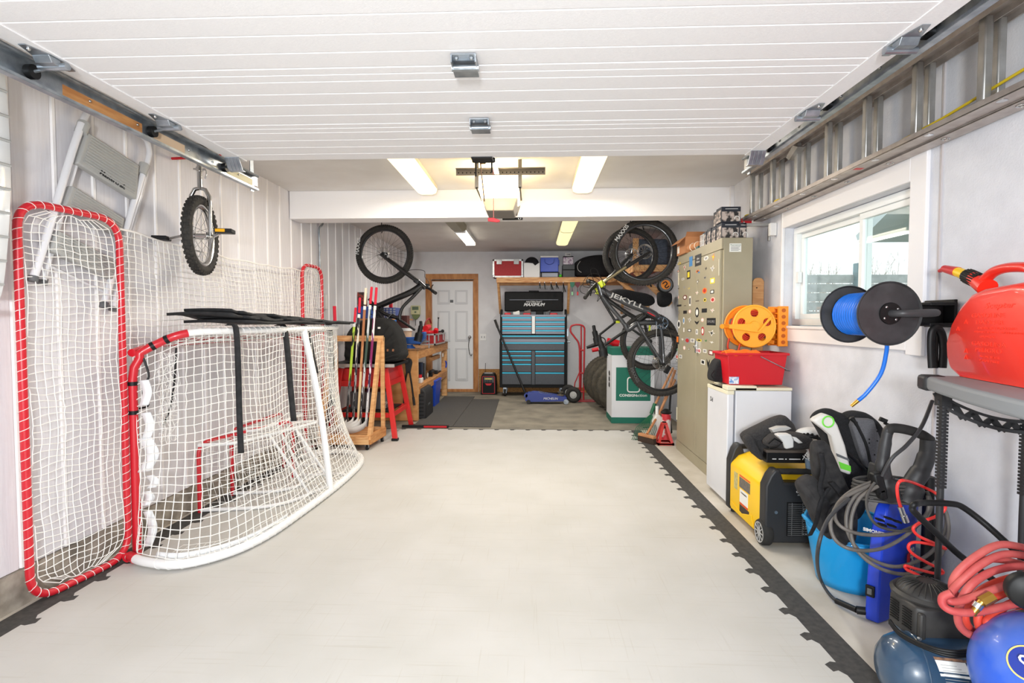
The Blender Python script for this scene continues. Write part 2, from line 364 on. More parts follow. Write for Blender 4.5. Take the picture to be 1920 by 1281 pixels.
def end_hinge(xe, y, r, bolts=True):
    "triangular galvanized hinge on the end stile with its barrel"
    z = gz-.0045
    G().prism([(xe-.012, y-.10, z), (xe+.012, y-.10, z), (xe+.032, y-.03, z), (xe+.032, y+.03, z), (xe+.012, y+.09, z), (xe-.012, y+.09, z), (xe-.032, y+.03, z), (xe-.032, y-.03, z)], (0, 0, -.003)).build('hinge_plate', STEEL, r, smooth=False, bevel=.001)
    G().prism([(xe-.03, y-.035, z-.003), (xe-.03, y+.01, z-.003), (xe-.03, y+.012, z-.024), (xe-.03, y-.022, z-.024)], (.06, 0, 0)).build('hinge_box', STEEL, r, smooth=False, bevel=.002)
    G().cyl((xe-.05, y+.016, z-.020), (xe+.05, y+.016, z-.020), .0125, n=14).build('barrel', STEEL, r)
    if bolts:
        for dy in (-.075, .065): G().sph((xe, y+dy, z-.004), .0075, 8, 5).build('bolt', CHROME, r)
def hinge(x, y, w=.085):
    g = G(); g.box((x-w/2, y-.05, gz-.008), (x+w/2, y+.02, gz-.004)); g.box((x-w/2, y-.045, gz-.03), (x-w/2+.004, y+.03, gz-.006)); g.box((x+w/2-.004, y-.045, gz-.03), (x+w/2, y+.03, gz-.006))
    g.cyl((x-w/2-.004, y+.012, gz-.024), (x+w/2+.004, y+.012, gz-.024), .011, n=10); g.box((x-w/2, y+.0, gz-.034), (x+w/2, y+.06, gz-.028))
    for sx in (-.3, .3): g.sph((x+w*sx, y-.03, gz-.01), .008, 8, 4)
    return g
hinge(-.235, 1.85).build('hinge', STEEL, gd, smooth=False); hinge(-.24, 2.42).build('hinge', STEEL, gd, smooth=False)
# ================================================================ overhead fixtures
def track(side, label):
    x = -1.705 if side < 0 else 1.245
    t = thing('garage_door_track', label, 'garage door track', (x, 2.2, 2.15))
    z = 2.16 if side < 0 else 2.232
    g = G(); prof = [(0, -.022), (.022, -.028), (.03, -.012), (.03, .012), (.022, .028), (0, .03)]
    sx = side
    pts = [(x-sx*.0, z-.045), (x+sx*.028, z-.045), (x+sx*.03, z+.04), (x+sx*.0, z+.045)]
    for (a, b) in zip(pts[:-1], pts[1:]): g.bar((a[0]/2+b[0]/2, .85, a[1]/2+b[1]/2), (a[0]/2+b[0]/2, 3.28, a[1]/2+b[1]/2), max(abs(a[0]-b[0]), .003), max(abs(a[1]-b[1]), .003))
    g.bar((x, .85, z-.04), (x, 3.28, z-.04), .003, .01); g.tube([(x+sx*.004, .85, z+.040), (x+sx*.004, 3.28, z+.040)], .008, 8)
    g.build('rail', STEEL, t, smooth=False)
    g = G(); g.box((x+sx*.034-.002, .9, z-.01), (x+sx*.034+.002, 3.33, z+.045)).box((x+sx*.034-.002, .9, z+.043), (x+sx*.075+.0, 3.33, z+.047)) if sx > 0 else g.box((x-.036, .9, z-.01), (x-.032, 3.33, z+.045)).box((x-.07, .9, z+.043), (x-.034, 3.33, z+.047))
    g.build('support_angle', ALU, t, smooth=False)
    g = G(); k = x+sx*.04
    g.box((min(k, k+sx*.004), 3.26, z-.05), (max(k, k+sx*.004), 3.30, ZC)); g.build('hanger_strap', STEEL, t, smooth=False)
    for y in (1.62, 2.05, 2.3, 2.65, 2.85, 3.1): G().sph((x+sx*.026, y, z+.004), .006, 8, 4).build('bolt', CHROME, t)
    for i, y in enumerate((1.78, 2.36, 2.93)):
        r = bpy.data.objects.new('roller_hinge', None); col.objects.link(r); r.parent = gd; r.location = (0, 0, 0)
        xe = gx0-.04 if side < 0 else gx1+.04
        if i < 2: end_hinge(xe, y, r)
        else:
            g = G().prism([(xe-.04, y-.06, gz-.006), (xe+.04, y-.06, gz-.006), (xe+.04, y-.02, gz-.066), (xe-.04, y-.02, gz-.066)], (0, .004, .003))
            for d in (-.022, -.002, .018): g.prism([(xe+d, y-.062, gz-.008), (xe+d+.006, y-.062, gz-.008), (xe+d+.006, y-.024, gz-.068), (xe+d, y-.024, gz-.068)], (0, .003, 0))
            g.box((xe-.04, y-.02, gz-.068), (xe+.04, y+.01, gz-.064)); g.build('bracket', STEEL, r, smooth=False, bevel=.0015)
        G().cyl((xe, y+.016, gz-.025), (x+sx*.012, y+.016, z), .006, n=8).build('stem', STEEL, r)
        G().cyl((x+sx*.002, y+.015, z), (x+sx*.024, y+.015, z), .024, n=18).build('roller', BLACK, r)
    return t
track(-1, 'galvanized overhead garage door track on the left side above the step ladder')
track(1, 'galvanized overhead garage door track on the right side below the extension ladder')
# thin orange, pale and cream strips on the left track's inner face
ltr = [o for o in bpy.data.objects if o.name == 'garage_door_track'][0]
for y0, y1, m_ in ((1.93, 2.33, WOODY), (2.40, 2.62, mat('pale_tan', (224, 196, 164), .6)), (2.98, 3.26, mat('cream_strip', (226, 218, 180), .6))): G().box((-1.7335, y0, 2.138), (-1.7322, y1, 2.178)).build('inner_strip', m_, ltr, smooth=False)
# opener
op = thing('garage_door_opener', 'ceiling mounted garage door opener with glowing lens under the middle of the ceiling', 'garage door opener', (-.29, 4.62, 2.25))
bodym = mat('opener_grey', (126, 120, 112), .5)
lens = mat('opener_lens', (255, 226, 168), .5, emit=9)
g = G(); g.prism([(-.40, 4.72, 2.27), (-.15, 4.72, 2.27), (-.12, 4.72, 2.36), (-.43, 4.72, 2.36)], (0, .24, 0)); g.build('motor_housing', bodym, op, bevel=.008)
g = G(); g.prism([(-.44, 4.30, 2.33), (-.44, 4.30, 2.48), (-.44, 4.72, 2.48), (-.44, 4.72, 2.30)], (.32, 0, 0)); g.build('light_lens', lens, op, bevel=.02)
G().prism([(-.395, 4.45, 2.215), (-.165, 4.45, 2.215), (-.13, 4.45, 2.325), (-.43, 4.45, 2.325)], (0, .34, 0)).build('chassis', bodym, op, bevel=.008)
g = G(); g.box((-.60, 4.16, 2.43), (.09, 4.164, 2.475)).box((-.60, 4.13, 2.475), (.09, 4.164, 2.479)); g.build('mounting_angle', mat('old_steel', (150, 142, 130), .5, .7), op, smooth=False)
g = G()
for i in range(22): g.cyl((-.58+i*.031, 4.159, 2.45), (-.58+i*.031, 4.1625, 2.45), .005, n=8)
g.build('angle_holes', DBLACK, op)
for x in (-.455, -.12): G().box((x, 4.164, 2.33), (x+.03, 4.168, 2.55)).box((x+.008, 4.164, 2.33), (x+.022, 4.6, 2.34)).build('hanger_strap', MATS['old_steel'], op, smooth=False)
G().box((-.30, 2.3, 2.435), (-.265, 4.3, 2.465)).build('rail', STEEL, op, smooth=False)
g = G().box((-.335, 3.02, 2.20), (-.22, 3.05, 2.225)).box((-.34, 2.93, 2.192), (-.225, 3.02, 2.198)).cyl((-.345, 3.03, 2.21), (-.215, 3.03, 2.21), .012).cyl((-.325, 3.03, 2.20), (-.325, 3.03, 2.12), .005, n=6).cyl((-.235, 3.03, 2.20), (-.235, 3.03, 2.14), .005, n=6)
g.build('door_bracket', BLACK, op, smooth=False)
g = G().bar((-.285, 3.03, 2.19), (-.275, 3.25, 2.43), .03, .005).bar((-.30, 3.04, 2.20), (-.285, 3.12, 2.0), .006, .006); g.build('door_arm', mat('bronze_steel', (112, 84, 58), .5, .6), op, smooth=False)
g = G().tube(smooth_path([(-.245, 3.12, 2.43), (-.243, 3.12, 2.24), (-.235, 3.12, 2.22), (-.232, 3.12, 1.9)]), .0022, 6); g.build('release_cord', mat('pink_cord', (220, 130, 120), .8), op)
g = G().prism([(-.265, 3.115, 1.905), (-.265, 3.115, 1.885), (-.21, 3.115, 1.878), (-.195, 3.115, 1.882), (-.195, 3.115, 1.892), (-.23, 3.115, 1.905)], (0, .01, 0)); g.build('release_handle', REDP, op, bevel=.002)
# dark latch bar hung under the beam
lb = thing('latch_bar', 'short black bar with a metal ring fixed under the white beam', 'latch bar', (-.2, 5.15, 2.28))
a, b = U(942, 415, Y=5.12), U(980, 415, Y=5.12)
G().box((a.x, 5.11, 2.265), (b.x, 5.135, 2.2845)).build('bar', BLACK, lb, bevel=.003, smooth=False); G().ring((lerp(a, b, .85).x, 5.105, 2.275), (0, 1, 0), .011, .0025, 14, 6).build('ring', CHROME, lb)
# ceiling lights
diff = mat('diffuser', (255, 240, 200), .4, emit=1.25); diff2 = mat('tube_glow', (255, 246, 226), .4, emit=5); capm = mat('fixture_cap', (214, 208, 190), .5)
diff3 = mat('diffuser_warm', (250, 238, 180), .4, emit=1.0)
def wrap_light(x, y0, y1, label, w=.19, m=diff):
    t = thing('ceiling_light', label, 'ceiling light', (x, (y0+y1)/2, ZC), group=None)
    G().box((x-w/2, y0, ZC-.035), (x+w/2, y1, ZC-.001)).build('housing', capm, t, bevel=.003)
    pr = [(-w/2+.002, ZC-.036), (-w/2+.012, ZC-.07), (-w/4, ZC-.084), (w/4, ZC-.084), (w/2-.012, ZC-.07), (w/2-.002, ZC-.036)]
    G().prism([(x+a, y0+.012, b) for a, b in pr], (0, y1-y0-.024, 0)).build('diffuser', m, t, smooth=False)
    for ya in (y0, y1-.011):
        G().prism([(x+a*1.02, ya, b-.001) for a, b in pr], (0, .011, 0)).build('end_cap', capm, t, smooth=False)
    return t
wrap_light(-.98, 3.72, 4.94, 'lit fluorescent ceiling light left of the door opener in front of the beam')
wrap_light(.445, 3.72, 4.94, 'lit fluorescent ceiling light right of the door opener in front of the beam')
wrap_light(.445, 5.95, 7.13, 'fluorescent ceiling light behind the beam on the right, nearer of two end to end', m=diff3)
wrap_light(.445, 7.14, 8.36, 'fluorescent ceiling light behind the beam on the right, farther of two end to end', m=diff3)
t = thing('ceiling_light', 'bare twin tube fluorescent fixture, lit, behind the beam on the left', 'ceiling light', (-.97, 7.7, ZC))
G().box((-1.05, 7.05, ZC-.05), (-.89, 8.27, ZC-.001)).build('housing', WHITE, t, bevel=.003)
for dx in (-.05, .05): G().cyl((-.97+dx, 7.08, ZC-.07), (-.97+dx, 8.24, ZC-.07), .0185, n=12).build('fluorescent_tube', diff2, t)
for ya in (7.055, 8.25): G().box((-1.045, ya, ZC-.09), (-.895, ya+.02, ZC-.05)).build('lamp_holder', WHITE, t, bevel=.002)
t = thing('ceiling_light', 'unlit fluorescent fixture behind the beam on the left, nearer of two end to end', 'ceiling light', (-1.0, 6.3, ZC))
G().prism([(-1.075, 5.8, ZC-.001), (-1.075, 5.8, ZC-.05), (-1.03, 5.8, ZC-.085), (-.92, 5.8, ZC-.085), (-.875, 5.8, ZC-.05), (-.875, 5.8, ZC-.001)], (0, 1.2, 0)).build('housing', mat('unlit_diffuser', (150, 146, 122), .4), t, smooth=False)
# bracket-mounted conduit and box on the left wall
t = thing('electrical_box', 'white wall box with metal conduit on the left wall beyond the beam', 'electrical box', (XL, 6.0, 1.3))
a = U(604, 560, X=XL+.05)
G().box((XL+.007, a.y-.07, a.z-.12), (XL+.06, a.y+.07, a.z+.06)).build('box', mat('grey_box', (205, 205, 208), .5), t, bevel=.004)
G().box((XL+.02, a.y+.08, a.z-.115), (XL+.05, a.y+.16, a.z+.05)).build('outlet_cover', WHITEP, t, bevel=.004)
G().tube(smooth_path([(XL+.03, a.y, a.z+.05), (XL+.03, a.y, 2.1), (XL+.03, a.y-.005, 2.30), (XL+.045, a.y+.05, 2.36), (XL+.03, a.y+.2, 2.5)]), .011).build('conduit', STEEL, t)
# ================================================================ extension ladder on the right wall
ld = thing('extension_ladder', 'aluminium extension ladder hung sideways on the right wall above the window', 'ladder', (1.76, 3.0, 2.1))
zb, zt = 2.11, 2.47; yl0, yl1 = 1.3, 4.47
def channel(g, x, z, y0, y1, up):
    g.box((x-.035, y0, z-.003), (x+.035, y1, z+.003)); s = 1 if up else -1
    g.box((x-.035, y0, min(z, z+s*.026)), (x-.031, y1, max(z, z+s*.026))); g.box((x+.031, y0, min(z, z+s*.026)), (x+.035, y1, max(z, z+s*.026)))
darkalu = mat('rail_alu', (186, 178, 172), .4, .5, c2=(168, 158, 152), scale=20)
for xx, n_ in ((1.715, 'near'), (1.79, 'far')):
    off = 0 if xx < 1.75 else -.01
    g = G(); channel(g, xx, zb+off, yl0, yl1-(.1 if off else 0), True); g.build('side_rail', darkalu, ld, smooth=False)
    g = G(); channel(g, xx, zt-off, yl0, yl1-.12, False); g.build('side_rail', darkalu, ld, smooth=False)
for i in range(8):
    y = 4.30-i*.36
    if y < yl0: break
    G().cbox((1.715, y, (zb+zt)/2), (.032, .036, zt-zb-.02)).build('rung', ALU, ld, bevel=.006)
    G().cbox((1.79, y+.03, (zb+zt)/2), (.032, .036, zt-zb)).build('rung', ALU, ld, bevel=.006)
for i in range(7):
    y = 4.2-i*.36; G().cyl((1.70, y, zb-.0045), (1.70, y, zb-.0035), .017, n=14).build('rivet', CHROME, ld)
    G().ring((1.785, y+.02, zb-.0145), (0, 0, 1), .014, .003, 14, 6).build('rivet', CHROME, ld)
G().box((1.675, 4.40, zb-.035), (1.757, 4.50, zb+.02)).build('end_foot', REDP, ld, bevel=.006)
G().prism([(1.675, 3.57, zt-.03), (1.675, 3.50, zt-.06), (1.675, 3.62, zt-.11), (1.675, 3.66, zt-.08)], (.05, 0, 0)).build('pulley_bracket', ALU, ld, smooth=False)
G().tube([(1.752, 4.34, 2.125), (1.752, 3.2, 2.145), (1.752, 2.4, 2.175), (1.752, 1.5, 2.25)], .006, 7).build('pull_rope', mat('yellow_rope', (226, 196, 40), .7), ld)
G().tube([(1.70, 2.3, 2.125), (1.70, 1.35, 2.16)], .006, 7).build('pull_rope', MATS['yellow_rope'], ld)
for y in (4.36, 3.83):
    G().ring((1.715, y, zb+.03), (0, .2, 1), .03, .006, 16, 6).build('rope_knot', MATS['yellow_rope'], ld)
G().box((1.69, 2.9, zb-.0042), (1.73, 2.93, zb-.0035)).build('sticker', REDP, ld)
br = thing('wall_bracket', 'small metal ladder bracket on the wall under the end of the extension ladder', 'bracket', (1.84, 4.3, 2.03))
G().box((1.64, 4.27, 2.045), (1.848, 4.29, 2.068)).box((1.835, 4.27, 1.93), (1.848, 4.29, 2.06)).box((1.64, 4.27, 2.045), (1.65, 4.29, 2.08)).build('arm', ALU, br, bevel=.002, smooth=False)
G().box((1.80, 4.16, 1.955), (1.848, 4.2, 2.05)).build('white_block', WHITEP, br, bevel=.003)
# ================================================================ air hose reel
hr = thing('air_hose_reel', 'black steel hose reel with blue air hose mounted under the window', 'hose reel', (1.83, 2.45, 1.33))
rc = U(1668, 588, Y=2.33); x0, z0 = rc.x, rc.z
for y, n in ((2.33, 0), (2.62, 1)):
    G().lathe((x0, y, z0), (0, 1, 0), [(.0, -.006), (.04, -.006), (.042, -.002), (.128, .004), (.1345, -.004), (.137, 0), (.1345, .006), (.126, .010), (.04, .004), (.0, .004)], 48).build('flange', mat('reel_black', (46, 46, 48), .45, c2=(62, 62, 64), scale=14), hr)
G().cyl((x0, 2.33, z0), (x0, 2.62, z0), .055).build('drum', BLACK, hr)
g = G(); k = 0
for layer in range(2):
    pts = []
    for i in range(24*13):
        a = 2*PI*i/24; pts.append((x0+(.075+layer*.016)*math.cos(a), 2.36+(i/(24*13))*.235, z0+(.075+layer*.016)*math.sin(a)))
    g.tube(pts, .0082, 8)
g.build('blue_hose', mat('blue_hose', (20, 110, 215), .3), hr)
e = U(1663, 640, Y=2.36)
pts = smooth_path([e, U(1662, 660, Y=2.38), U(1652, 700, Y=2.4), U(1625, 737, Y=2.42), U(1604, 755, Y=2.43)], 6)
G().tube(pts, .0085, 10).build('hose_end', MATS['blue_hose'], hr)
G().cyl(U(1609, 751, Y=2.425), U(1596, 762, Y=2.435), .0085, .007).build('brass_fitting', mat('brass', (178, 136, 62), .3, .9), hr)
g = G().tube(smooth_path([(x0, 2.325, z0), (x0+.01, 2.29, z0), (x0+.04, 2.275, z0), (x0+.13, 2.275, z0+.002), (x0+.17, 2.30, z0+.002), (x0+.18, 2.36, z0), (x0+.18, 2.55, z0)], 6), .0155, 12)
g.build('support_arm', mat('arm_black', (60, 60, 62), .45), hr)
G().box((x0+.16, 2.44, z0-.05), (XR-.034, 2.47, z0+.05)).box((XR-.034, 2.38, z0-.06), (XR-.02, 2.56, z0+.062)).box((x0+.20, 2.375, z0+.035), (XR-.03, 2.45, z0+.05)).box((x0+.20, 2.375, z0-.055), (XR-.03, 2.45, z0-.04)).build('wall_bracket', BLACK, hr, bevel=.003, smooth=False)
for a in (.6, 2.2, 3.8, 5.4): G().sph((x0+.033*math.cos(a), 2.322, z0+.033*math.sin(a)), .0065, 8, 5).build('hub_bolt', CHROME, hr)
G().lathe((x0, 2.322, z0), (0, 1, 0), [(0, -.004), (.045, -.003), (.047, .003), (0, .003)], 28).build('hub_plate', BLACK, hr)
# ================================================================ orange cord reel
ORG = mat('orange_plastic', (250, 150, 30), .4); ORG2 = mat('amber_plastic', (250, 178, 50), .4); CORD = mat('orange_cord', (206, 60, 30), .6)
cr = thing('cord_reel', 'orange plastic extension cord reel with crank mounted on the wall above the red bucket', 'cord reel', (1.83, 4.0, 1.31))
c = U(1414, 612, Y=3.93); cx, cz = c.x, c.z; c2 = U(1402, 610, Y=4.10)
def disc(y, R_, m, name):
    ro = [(R_*math.cos(2*PI*i/40), R_*math.sin(2*PI*i/40)) for i in range(40)]
    g = G(); n = 5
    g.ring((cx, y, cz), (0, 1, 0), R_-.006, .008, 40, 8); g.lathe((cx, y, cz), (0, 1, 0), [(.0, -.012), (.035, -.012), (.04, 0), (.04, .006), (0, .006)], 24)
    # plate with five round holes, built as a fan between holes
    vs = []; fs = []; nr = 14; na = 90
    for i in range(nr+1):
        for j in range(na):
            rr = .038+(R_-.044)*i/nr; a = 2*PI*j/na; vs.append(V((cx+rr*math.cos(a), y, cz+rr*math.sin(a))))
    hc = [(cx+R_*.62*math.cos(PI/2+2*PI*k/5), cz+R_*.62*math.sin(PI/2+2*PI*k/5)) for k in range(5)]
    for i in range(nr):
        for j in range(na):
            q = [i*na+j, i*na+(j+1) % na, (i+1)*na+(j+1) % na, (i+1)*na+j]
            mx_ = sum(vs[a].x for a in q)/4; mz = sum(vs[a].z for a in q)/4
            if all((mx_-h[0])**2+(mz-h[1])**2 > (R_*.205)**2 for h in hc): fs.append(q)
    G().add(vs, fs).build(name, m, cr, solid=.004, smooth=False)
    for h in hc: g.ring((h[0], y, h[1]), (0, 1, 0), R_*.205, .004, 20, 6)
    g.build(name+'_rim', m, cr)
disc(3.93, .155, ORG2, 'side_disc'); disc(4.10, .155, ORG, 'side_disc')
g = G()
for l in range(3):
    g.tube([(cx+(.085+.013*l)*math.cos(2*PI*i/20), 3.945+i/200*.14, cz+(.085+.013*l)*math.sin(2*PI*i/20)) for i in range(200)], .006, 6)
g.cyl((cx, 3.94, cz), (cx, 4.09, cz), .075); g.build('wound_cord', CORD, cr)
G().prism([(cx+.02, 3.905, cz-.035), (cx+.105, 3.90, cz+.075), (cx+.12, 3.90, cz+.065), (cx+.03, 3.905, cz-.045), (cx-.02, 3.905, cz-.04), (cx-.21, 3.90, cz-.012), (cx-.21, 3.90, cz+.012), (cx-.02, 3.905, cz+.02)], (0, .012, 0)).build('crank_arm', ORG2, cr, bevel=.003)
G().cyl((cx-.20, 3.9, cz), (cx-.26, 3.84, cz), .014, .017).build('crank_handle', ORG, cr)
g = G(); xs = 1.775
for z in (-.12, .12): g.bar((cx+.05, 4.115, cz+z*.7), (xs, 4.0, cz+z), .02, .03)
for y in (3.93, 4.09): g.box((xs-.01, y-.012, cz-.145), (xs+.06, y+.012, cz+.145))
for i in range(8): g.box((xs, 3.93, cz-.14+i*.038), (xs+.055, 4.09, cz-.13+i*.038))
g.build('mount_frame', ORG, cr, bevel=.003)
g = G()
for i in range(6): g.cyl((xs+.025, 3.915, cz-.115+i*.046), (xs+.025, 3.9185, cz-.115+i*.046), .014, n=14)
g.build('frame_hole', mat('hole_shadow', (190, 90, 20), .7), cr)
g = G().tube(smooth_path([(cx-.07, 4.0, cz-.13), (cx-.085, 4.0, cz-.2), (cx-.08, 4.0, cz-.26)]), .007).tube(smooth_path([(cx-.14, 4.03, cz-.09), (cx-.15, 4.03, cz-.15), (cx-.14, 4.03, cz-.18)]), .007)
g.build('loose_cord_end', CORD, cr); G().cyl((cx-.14, 4.03, cz-.17), (cx-.14, 4.03, cz-.23), .013, .018).build('plug', BLACK, cr)
# paddle-like board on the wall
bd = thing('wooden_board', 'narrow rounded pine board standing against the wall behind the orange cord reel', 'board', (1.82, 4.35, 1.15))
a, b = U(1412, 521, Y=4.36), U(1433, 521, Y=4.36)
pr = [(a.x, .0), (a.x, a.z-.03), (a.x+.012, a.z-.008), (a.x+.03, a.z), (b.x-.03, a.z), (b.x-.012, a.z-.008), (b.x, a.z-.03), (b.x, .0)]
G().prism([(x, 4.36, z) for x, z in pr], (0, .022, 0)).build('board', WOOD, bd, bevel=.003); G().cyl((a.x+.03, 4.357, a.z-.08), (a.x+.03, 4.3605, a.z-.08), .005).build('hole', DBLACK, bd)
# ================================================================ fridge and what stands on it
fx0, fx1, fy0, fy1, fz = 1.355, 1.795, 3.76, 4.19, .84
fg = thing('mini_fridge', 'white mini fridge standing between the yellow generator and the beige locker', 'fridge', ((fx0+fx1)/2, (fy0+fy1)/2, 0))
frm = mat('fridge_white', (226, 228, 234), .35, c2=(220, 222, 228), scale=3)
G().box((fx0+.055, fy0, .01), (fx1, fy1, fz-.022)).build('body', frm, fg, bevel=.006)
G().box((fx0+.05, fy0-.002, fz-.02), (fx1+.002, fy1+.002, fz)).box((fx0-.004, fy0-.002, fz-.02), (fx0+.20, fy0+.1, fz+.012)).build('top_cover', mat('aged_white', (232, 226, 200), .5), fg, bevel=.004)
G().box((fx0, fy0, .03), (fx0+.045, fy1, fz-.022)).build('door', frm, fg, bevel=.008)
G().box((fx0-.002, fy0-.001, fz-.05), (fx0+.046, fy1, fz-.022)).build('door_cap', MATS['aged_white'], fg, bevel=.004)
text('Dd', .05, INK, fg, face((fx0-.001, fy0+.33, fz-.13), (0, -1, 0), (0, 0, 1)), 'logo')
for (x, y) in ((fx0+.08, fy0+.04), (fx1-.05, fy0+.04), (fx0+.08, fy1-.05), (fx1-.05, fy1-.05)): G().cyl((x, y, -.001), (x, y, .012), .02).build('foot', BLACK, fg)
bk = thing('red_bucket', 'rectangular red plastic tub with wire handle standing on top of the mini fridge', 'bucket', (1.6, 3.94, fz))
def tub(g, x0, x1, y0, y1, z0, z1, tp, t=.006):
    A = [(x0+tp, y0+tp, z0), (x1-tp, y0+tp, z0), (x1-tp, y1-tp, z0), (x0+tp, y1-tp, z0)]
    B = [(x0, y0, z1), (x1, y0, z1), (x1, y1, z1), (x0, y1, z1)]
    Ci = [(x0+t, y0+t, z1), (x1-t, y0+t, z1), (x1-t, y1-t, z1), (x0+t, y1-t, z1)]
    D = [(x0+tp+t, y0+tp+t, z0+t), (x1-tp-t, y0+tp+t, z0+t), (x1-tp-t, y1-tp-t, z0+t), (x0+tp+t, y1-tp-t, z0+t)]
    fs = [(3, 2, 1, 0)]+[(l*4+i, l*4+(i+1) % 4, (l+1)*4+(i+1) % 4, (l+1)*4+i) for l in range(3) for i in range(4)]+[(12, 13, 14, 15)]
    return g.add(A+B+Ci+D, fs)
bx0, bx1 = U(1364, 690, Y=3.8).x, U(1476, 690, Y=3.8).x
tub(G(), bx0, bx1, 3.80, 4.08, fz+.013, 1.075, .022).build('tub', REDP, bk, bevel=.008)
fr2 = G(); fr2.box((bx0-.012, 3.788, 1.062), (bx1+.012, 3.80, 1.08)).box((bx0-.012, 4.08, 1.062), (bx1+.012, 4.092, 1.08)).box((bx0-.012, 3.8, 1.062), (bx0, 4.08, 1.08)).box((bx1, 3.8, 1.062), (bx1+.012, 4.08, 1.08)); fr2.build('rim', REDP, bk, bevel=.004)
G().tube([(bx1-.19, 3.785, 1.055), (bx1-.01, 3.78, .965), (bx1+.02, 3.80, .955), (bx1+.024, 3.9, .958)], .0035, 8).build('wire_handle', STEEL, bk)
G().box((bx0+.018, 3.812, fz+.02), (bx0+.085, 3.8155, fz+.07)).build('price_label', mat('blue_label', (70, 130, 200), .5, c2=(240, 240, 240), scale=60), bk)
rg = thing('orange_cloth', 'bright orange cloth lying over the rim of the red bucket', 'cloth', (bx0+.1, 3.85, 1.08))
rows = [[(bx0-.02+.25*j/12, 3.79+.1*i/5, 1.086+.012*math.sin(j*1.3+i)+.01*math.sin(i*2.1)-(.02 if i == 0 else 0)) for j in range(13)] for i in range(6)]
G().sheet(rows).build('cloth', mat('orange_fabric', (250, 110, 20), .8), rg, solid=.012, sub=1)
bg = thing('black_bag', 'small black padded bag sitting on the fridge left of the red bucket', 'bag', (1.42, 4.06, fz))
a = U(1350, 720, Y=4.02)
g = G(); pr = [(-.07, 0), (-.075, .05), (-.06, .12), (-.03, .17), (.02, .185), (.06, .16), (.08, .08), (.075, 0)]
g.prism([(a.x+x, 3.95, fz+.013+z) for x, z in pr], (0, .16, 0)); g.build('body', FAB, bg, bevel=.03, seg=4, sub=1)
G().box((a.x+.03, 3.94, fz+.11), (a.x+.07, 3.945, fz+.118)).build('trim', BLUE, bg); G().tube(smooth_path([(a.x-.07, 3.95, fz+.04), (a.x-.09, 3.94, fz+.07), (a.x-.07, 3.95, fz+.1)]), .005).build('strap', FAB, bg)
# ================================================================ locker
lx, ly0, ly1, lz = 1.46, 4.23, 5.47, 1.95
lk = thing('steel_locker', 'tall beige steel locker cabinet covered with stickers against the right wall', 'locker', (1.58, 4.85, 0))
lockm = mat('locker_beige', (164, 156, 132), .42, c2=(156, 148, 124), scale=3, detail=8)
G().box((lx+.018, ly0, 0), (1.70, ly1, lz-.0)).build('body', lockm, lk, bevel=.004, smooth=False)
ysm = 4.845
G().box((lx, ysm+.002, .10), (lx+.0175, ly1-.02, lz-.09)).build('door', lockm, lk, bevel=.002, smooth=False)
d2 = G().box((lx, ly0+.025, .10), (lx+.0175, ysm-.002, lz-.09)).build('door', lockm, lk, bevel=.002, smooth=False)
G().box((lx+.002, ly0+.001, lz-.085), (lx+.0175, ly1, lz)).build('header', lockm, lk, smooth=False)
G().box((lx+.001, ly0+.001, 0), (lx+.0175, ly1, .095)).build('plinth', lockm, lk, smooth=False)
for (y, z) in ((ly0+.035, 1.66), (ly1-.03, 1.66), (ly0+.035, .3), (ly1-.03, .3)): G().cyl((lx-.004, y, z), (lx-.004, y, z+.13), .006, n=8).build('hinge', mat('locker_light', (196, 190, 168), .4), lk)
G().box((lx-.022, ysm-.06, 1.02), (lx, ysm-.035, 1.13)).cyl((lx-.02, ysm-.0475, 1.075), (lx-.034, ysm-.0475, 1.075), .012).build('handle', CHROME, lk, bevel=.003)
G().box((1.52, ly0-.0012, 1.84), (1.61, ly0, 1.905)).build('maker_label', PAPER, lk)
text('Thermwood', .016, mat('ink_green', (30, 90, 60), .6), lk, face((1.565, ly0-.0015, 1.893), (1, 0, 0), (0, 0, 1)))
g = G()
for i in range(4): g.box((1.53, ly0-.002, 1.85+i*.009), (1.53+.06+.012*(i % 2), ly0-.0012, 1.853+i*.009))
g.build('label_print', GREYP, lk)
cols = dict(k=(24, 24, 26), w=(232, 230, 224), r=(186, 38, 36), o=(236, 120, 30), y=(238, 212, 40), b=(60, 130, 190), g=(60, 130, 70), m=(110, 36, 36), p=(232, 190, 180), s=(150, 148, 150), d=(90, 74, 60))
SC = {k: mat('sticker_'+n, v, .45) for (k, v), n in zip(cols.items(), ['black', 'white', 'red', 'orange', 'yellow', 'blue', 'green', 'maroon', 'pink', 'silver', 'brown'])}
